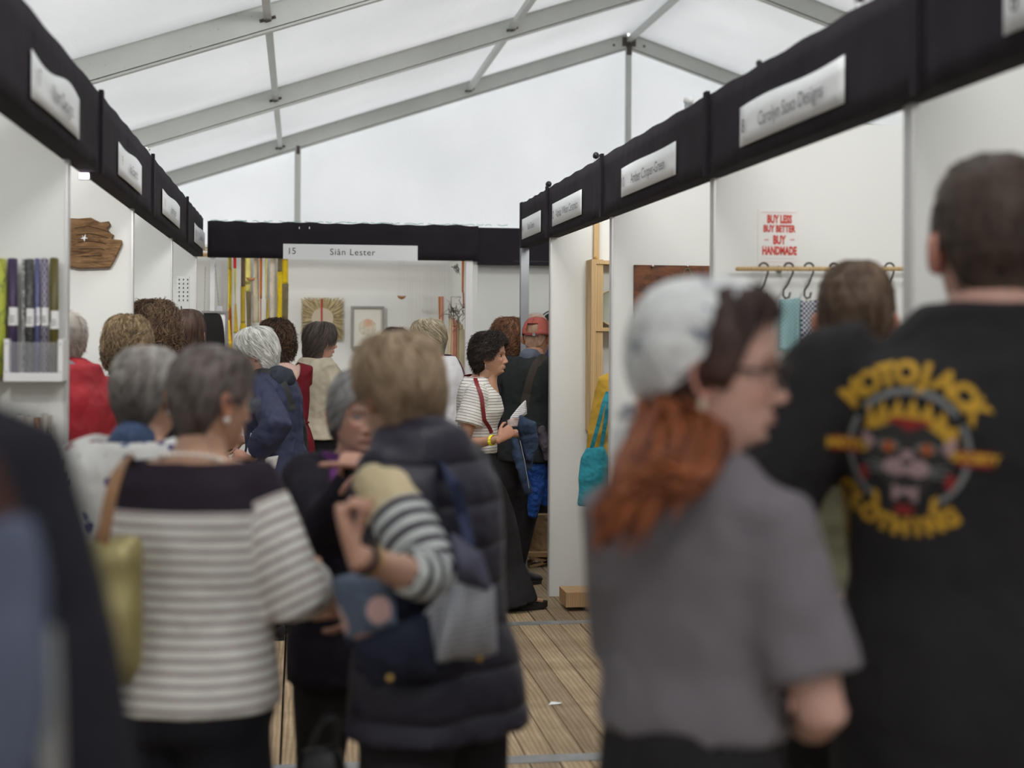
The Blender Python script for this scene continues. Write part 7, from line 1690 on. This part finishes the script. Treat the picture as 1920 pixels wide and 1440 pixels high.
for y, x0_, x1_ in ((398, 1426, 1494), (484, 1427, 1496), (491, 1432, 1492)):
    a = at(x0_, y, YP)-pcn; b = at(x1_, y+1, YP)-pcn; MB().box((a[0], -.0045, b[2]), (b[0], -.003, a[2])).build('printed_rule', RI, po)
for s_ in (-1, 1): c = at(1461+s_*24, 450, YP)-pcn; MB().box((c[0]-.008, -.0045, c[2]-.001), (c[0]+.008, -.003, c[2]+.002)).build('printed_dash', RI, po)
rl = at(1560, 504, YP-.06); ra = empty('hanging_rail', rl, label='thin wooden rail on the white wall with black S hooks', cat='rail')
MB().tube([at(1381, 504, YP-.06)-rl, at(1560, 504, YP-.06)-rl, at(1737, 504, YP-.06)-rl], .0085, 12).build('wooden_rod', M['pine'], ra, smooth=True)
for px in (1470, 1668): c = at(px, 504, YP-.06)-rl; MB().tube([c+V3(0, .06, 0), c], .006, 8).add(*loft([c+V3(0, .06, 0), c+V3(0, .055, 0)], [.014]*2, [.014]*2, side=V3(1, 0, 0), n=14)).build('rail_bracket', M['steel'], ra, smooth=True)
HK_ = plain('hook_iron', (.035, .018, .016), .5)
def shook(px, drop, label, ang=0.0):
    c = at(px, 504, YP-.06); e = empty('s_hook', c, label=label, cat='hook', group='S hooks on the wooden rail'); pts = [V3(.018*math.cos(q)*(1), .0, .006+.016*math.sin(q)) for q in np.linspace(PI*.95, -.1, 9)]
    pts += [V3(.016, 0, -.015), V3(.002-ang, 0, -.06), V3(-.010-ang*1.6, 0, -drop*.8), V3(-.012-ang*1.6, 0, -drop), V3(-.004-ang*1.5, 0, -drop-.012), V3(.010-ang*1.5, 0, -drop-.008), V3(.014-ang*1.4, 0, -drop+.01)]
    MB().tube(pts, .0038, 8).build('hook_wire', HK_, e, smooth=True); return c
shook(1432, .10, 'iron S hook, leftmost on the rail, holding red yarn'); shook(1479, .10, 'iron S hook, second on the rail, above the teal towel', .006); shook(1517, .10, 'iron S hook, third on the rail, above the navy towel', .004); shook(1564, .10, 'iron S hook, fourth on the rail, before the brown-haired head'); 
c = shook(1668, .09, 'pale wire hook, rightmost on the rail')
def towel(x0_, x1_, y0_, y1_, mat, label, Y=YP-.07):
    b = at((x0_+x1_)/2, y0_, Y); e = empty('towel', b, label=label, cat='towel')
    def fn(s, t): return at(x0_+(x1_-x0_)*s+1.5*math.sin(t*3+s*2), y0_+(y1_-y0_)*t+2*math.sin(s*5), Y-.012*math.sin(s*7)*(.3+t))-b
    MB().add(*sheet(fn, 10, 12, .012)).build('folded_cloth', mat, e, smooth=True)
def weave(name, c1, c2, per):
    m, nt, b = new_mat(name); v = coords(nt); sx = N(nt, 'ShaderNodeSeparateXYZ'); nt.links.new(v, sx.inputs[0]); a = math_(nt, 'SINE', math_(nt, 'MULTIPLY', sx.outputs[0], 2*PI/per)); c = math_(nt, 'SINE', math_(nt, 'MULTIPLY', sx.outputs[2], 2*PI/per)); s = math_(nt, 'GREATER_THAN', math_(nt, 'MULTIPLY', a, c), .0); nt.links.new(mixc(nt, s, c1, c2), b.inputs['Base Color']); b.inputs['Roughness'].default_value = .9; bump(nt, b, s, .3, .002); return m
towel(1461, 1499, 560, 656, weave('teal_weave', (.20, .36, .38), (.32, .48, .49), .016), 'pale teal woven towel hanging from the second hook')
towel(1500, 1534, 563, 656, weave('navy_weave', (.03, .04, .10), (.55, .56, .58), .018), 'navy and white woven towel hanging from the third hook')
towel(1484, 1530, 652, 700, weave('grey_weave', (.16, .13, .16), (.42, .46, .44), .014), 'grey patterned cloth below the teal and navy towels', YP-.05)
towel(1380, 1412, 808, 858, weave('red_weave', (.50, .02, .03), (.66, .60, .58), .02), 'red and white woven cloth low on the wall, between the two foreground figures')
yb = at(1437, 590, YP-.07); ye = empty('red_yarn', yb, label='looped bunch of red yarn hanging from the leftmost hook', cat='yarn')
for k in range(12): MB().tube([V3(-.012+.002*k, random.uniform(-.01, .01), .06), V3(-.02+.0035*k, random.uniform(-.012, .012), .0), V3(-.018+.0032*k, 0, -.09), V3(-.008+.0015*k, 0, -.13)], .0035, 6).build('strand', plain('red_yarn', (.36, .02, .03), .85), ye, smooth=True)
MB().box((-.008, -.008, .045), (.008, .008, .075)).build('yarn_tie', HK_, ye)
# --- framed board on the nearest right partition (y = 3.45)
YN = 3.45; nb_ = at(1850, 420, YN); nf = empty('pinboard', nb_, label='pale wooden framed board behind the head of the black T-shirt man', cat='board')
a = at(1778, 322, YN)-nb_; b = at(1990, 520, YN)-nb_; t = .036
for q0, q1 in (((a[0], -.03, a[2]-t), (b[0], 0, a[2])), ((a[0], -.03, b[2]), (b[0], 0, b[2]+t)), ((a[0], -.03, b[2]+t), (a[0]+t, 0, a[2]-t)), ((b[0]-t, -.03, b[2]+t), (b[0], 0, a[2]-t))): MB().box(q0, q1).build('frame_rail', M['pine'], nf)
MB().box((a[0]+t, -.012, b[2]+t), (b[0]-t, -.002, a[2]-t)).build('board', plain('cork', (.50, .36, .16), .8, 0, .15, 40), nf)
c = at(1768, 437, YN-.03); e = empty('price_tag', c, label='tiny red tag on a gold peg beside the head of the black T-shirt man', cat='tag'); MB().add(*ball((0, 0, .01), .006, 8, 6)).tube([V3(0, 0, .01), V3(0, .03, .01)], .003, 6).build('peg', GOLD, e, smooth=True); MB().box((-.006, -.002, -.05), (.006, .001, .004)).build('tag_card', RI, e)
# dark hanging towel glimpsed between the two right figures
# --- litter on the floor
lc = at(1040, 1331, 6.06)
z0 = 1.6; Yl = 1.6*FPX/(1331-629); p = at(1040, 1331, Yl); e = empty('paper_scrap', (p[0], p[1], .001), label='tiny white paper scrap on the floor planks', cat='litter'); MB().add([(-.03, -.012, 0), (.02, -.018, .004), (.034, .008, .002), (-.012, .016, .006)], [(0, 1, 2, 3)]).build('scrap', M['white'], e).modifiers.new('s', 'SOLIDIFY').thickness = .002
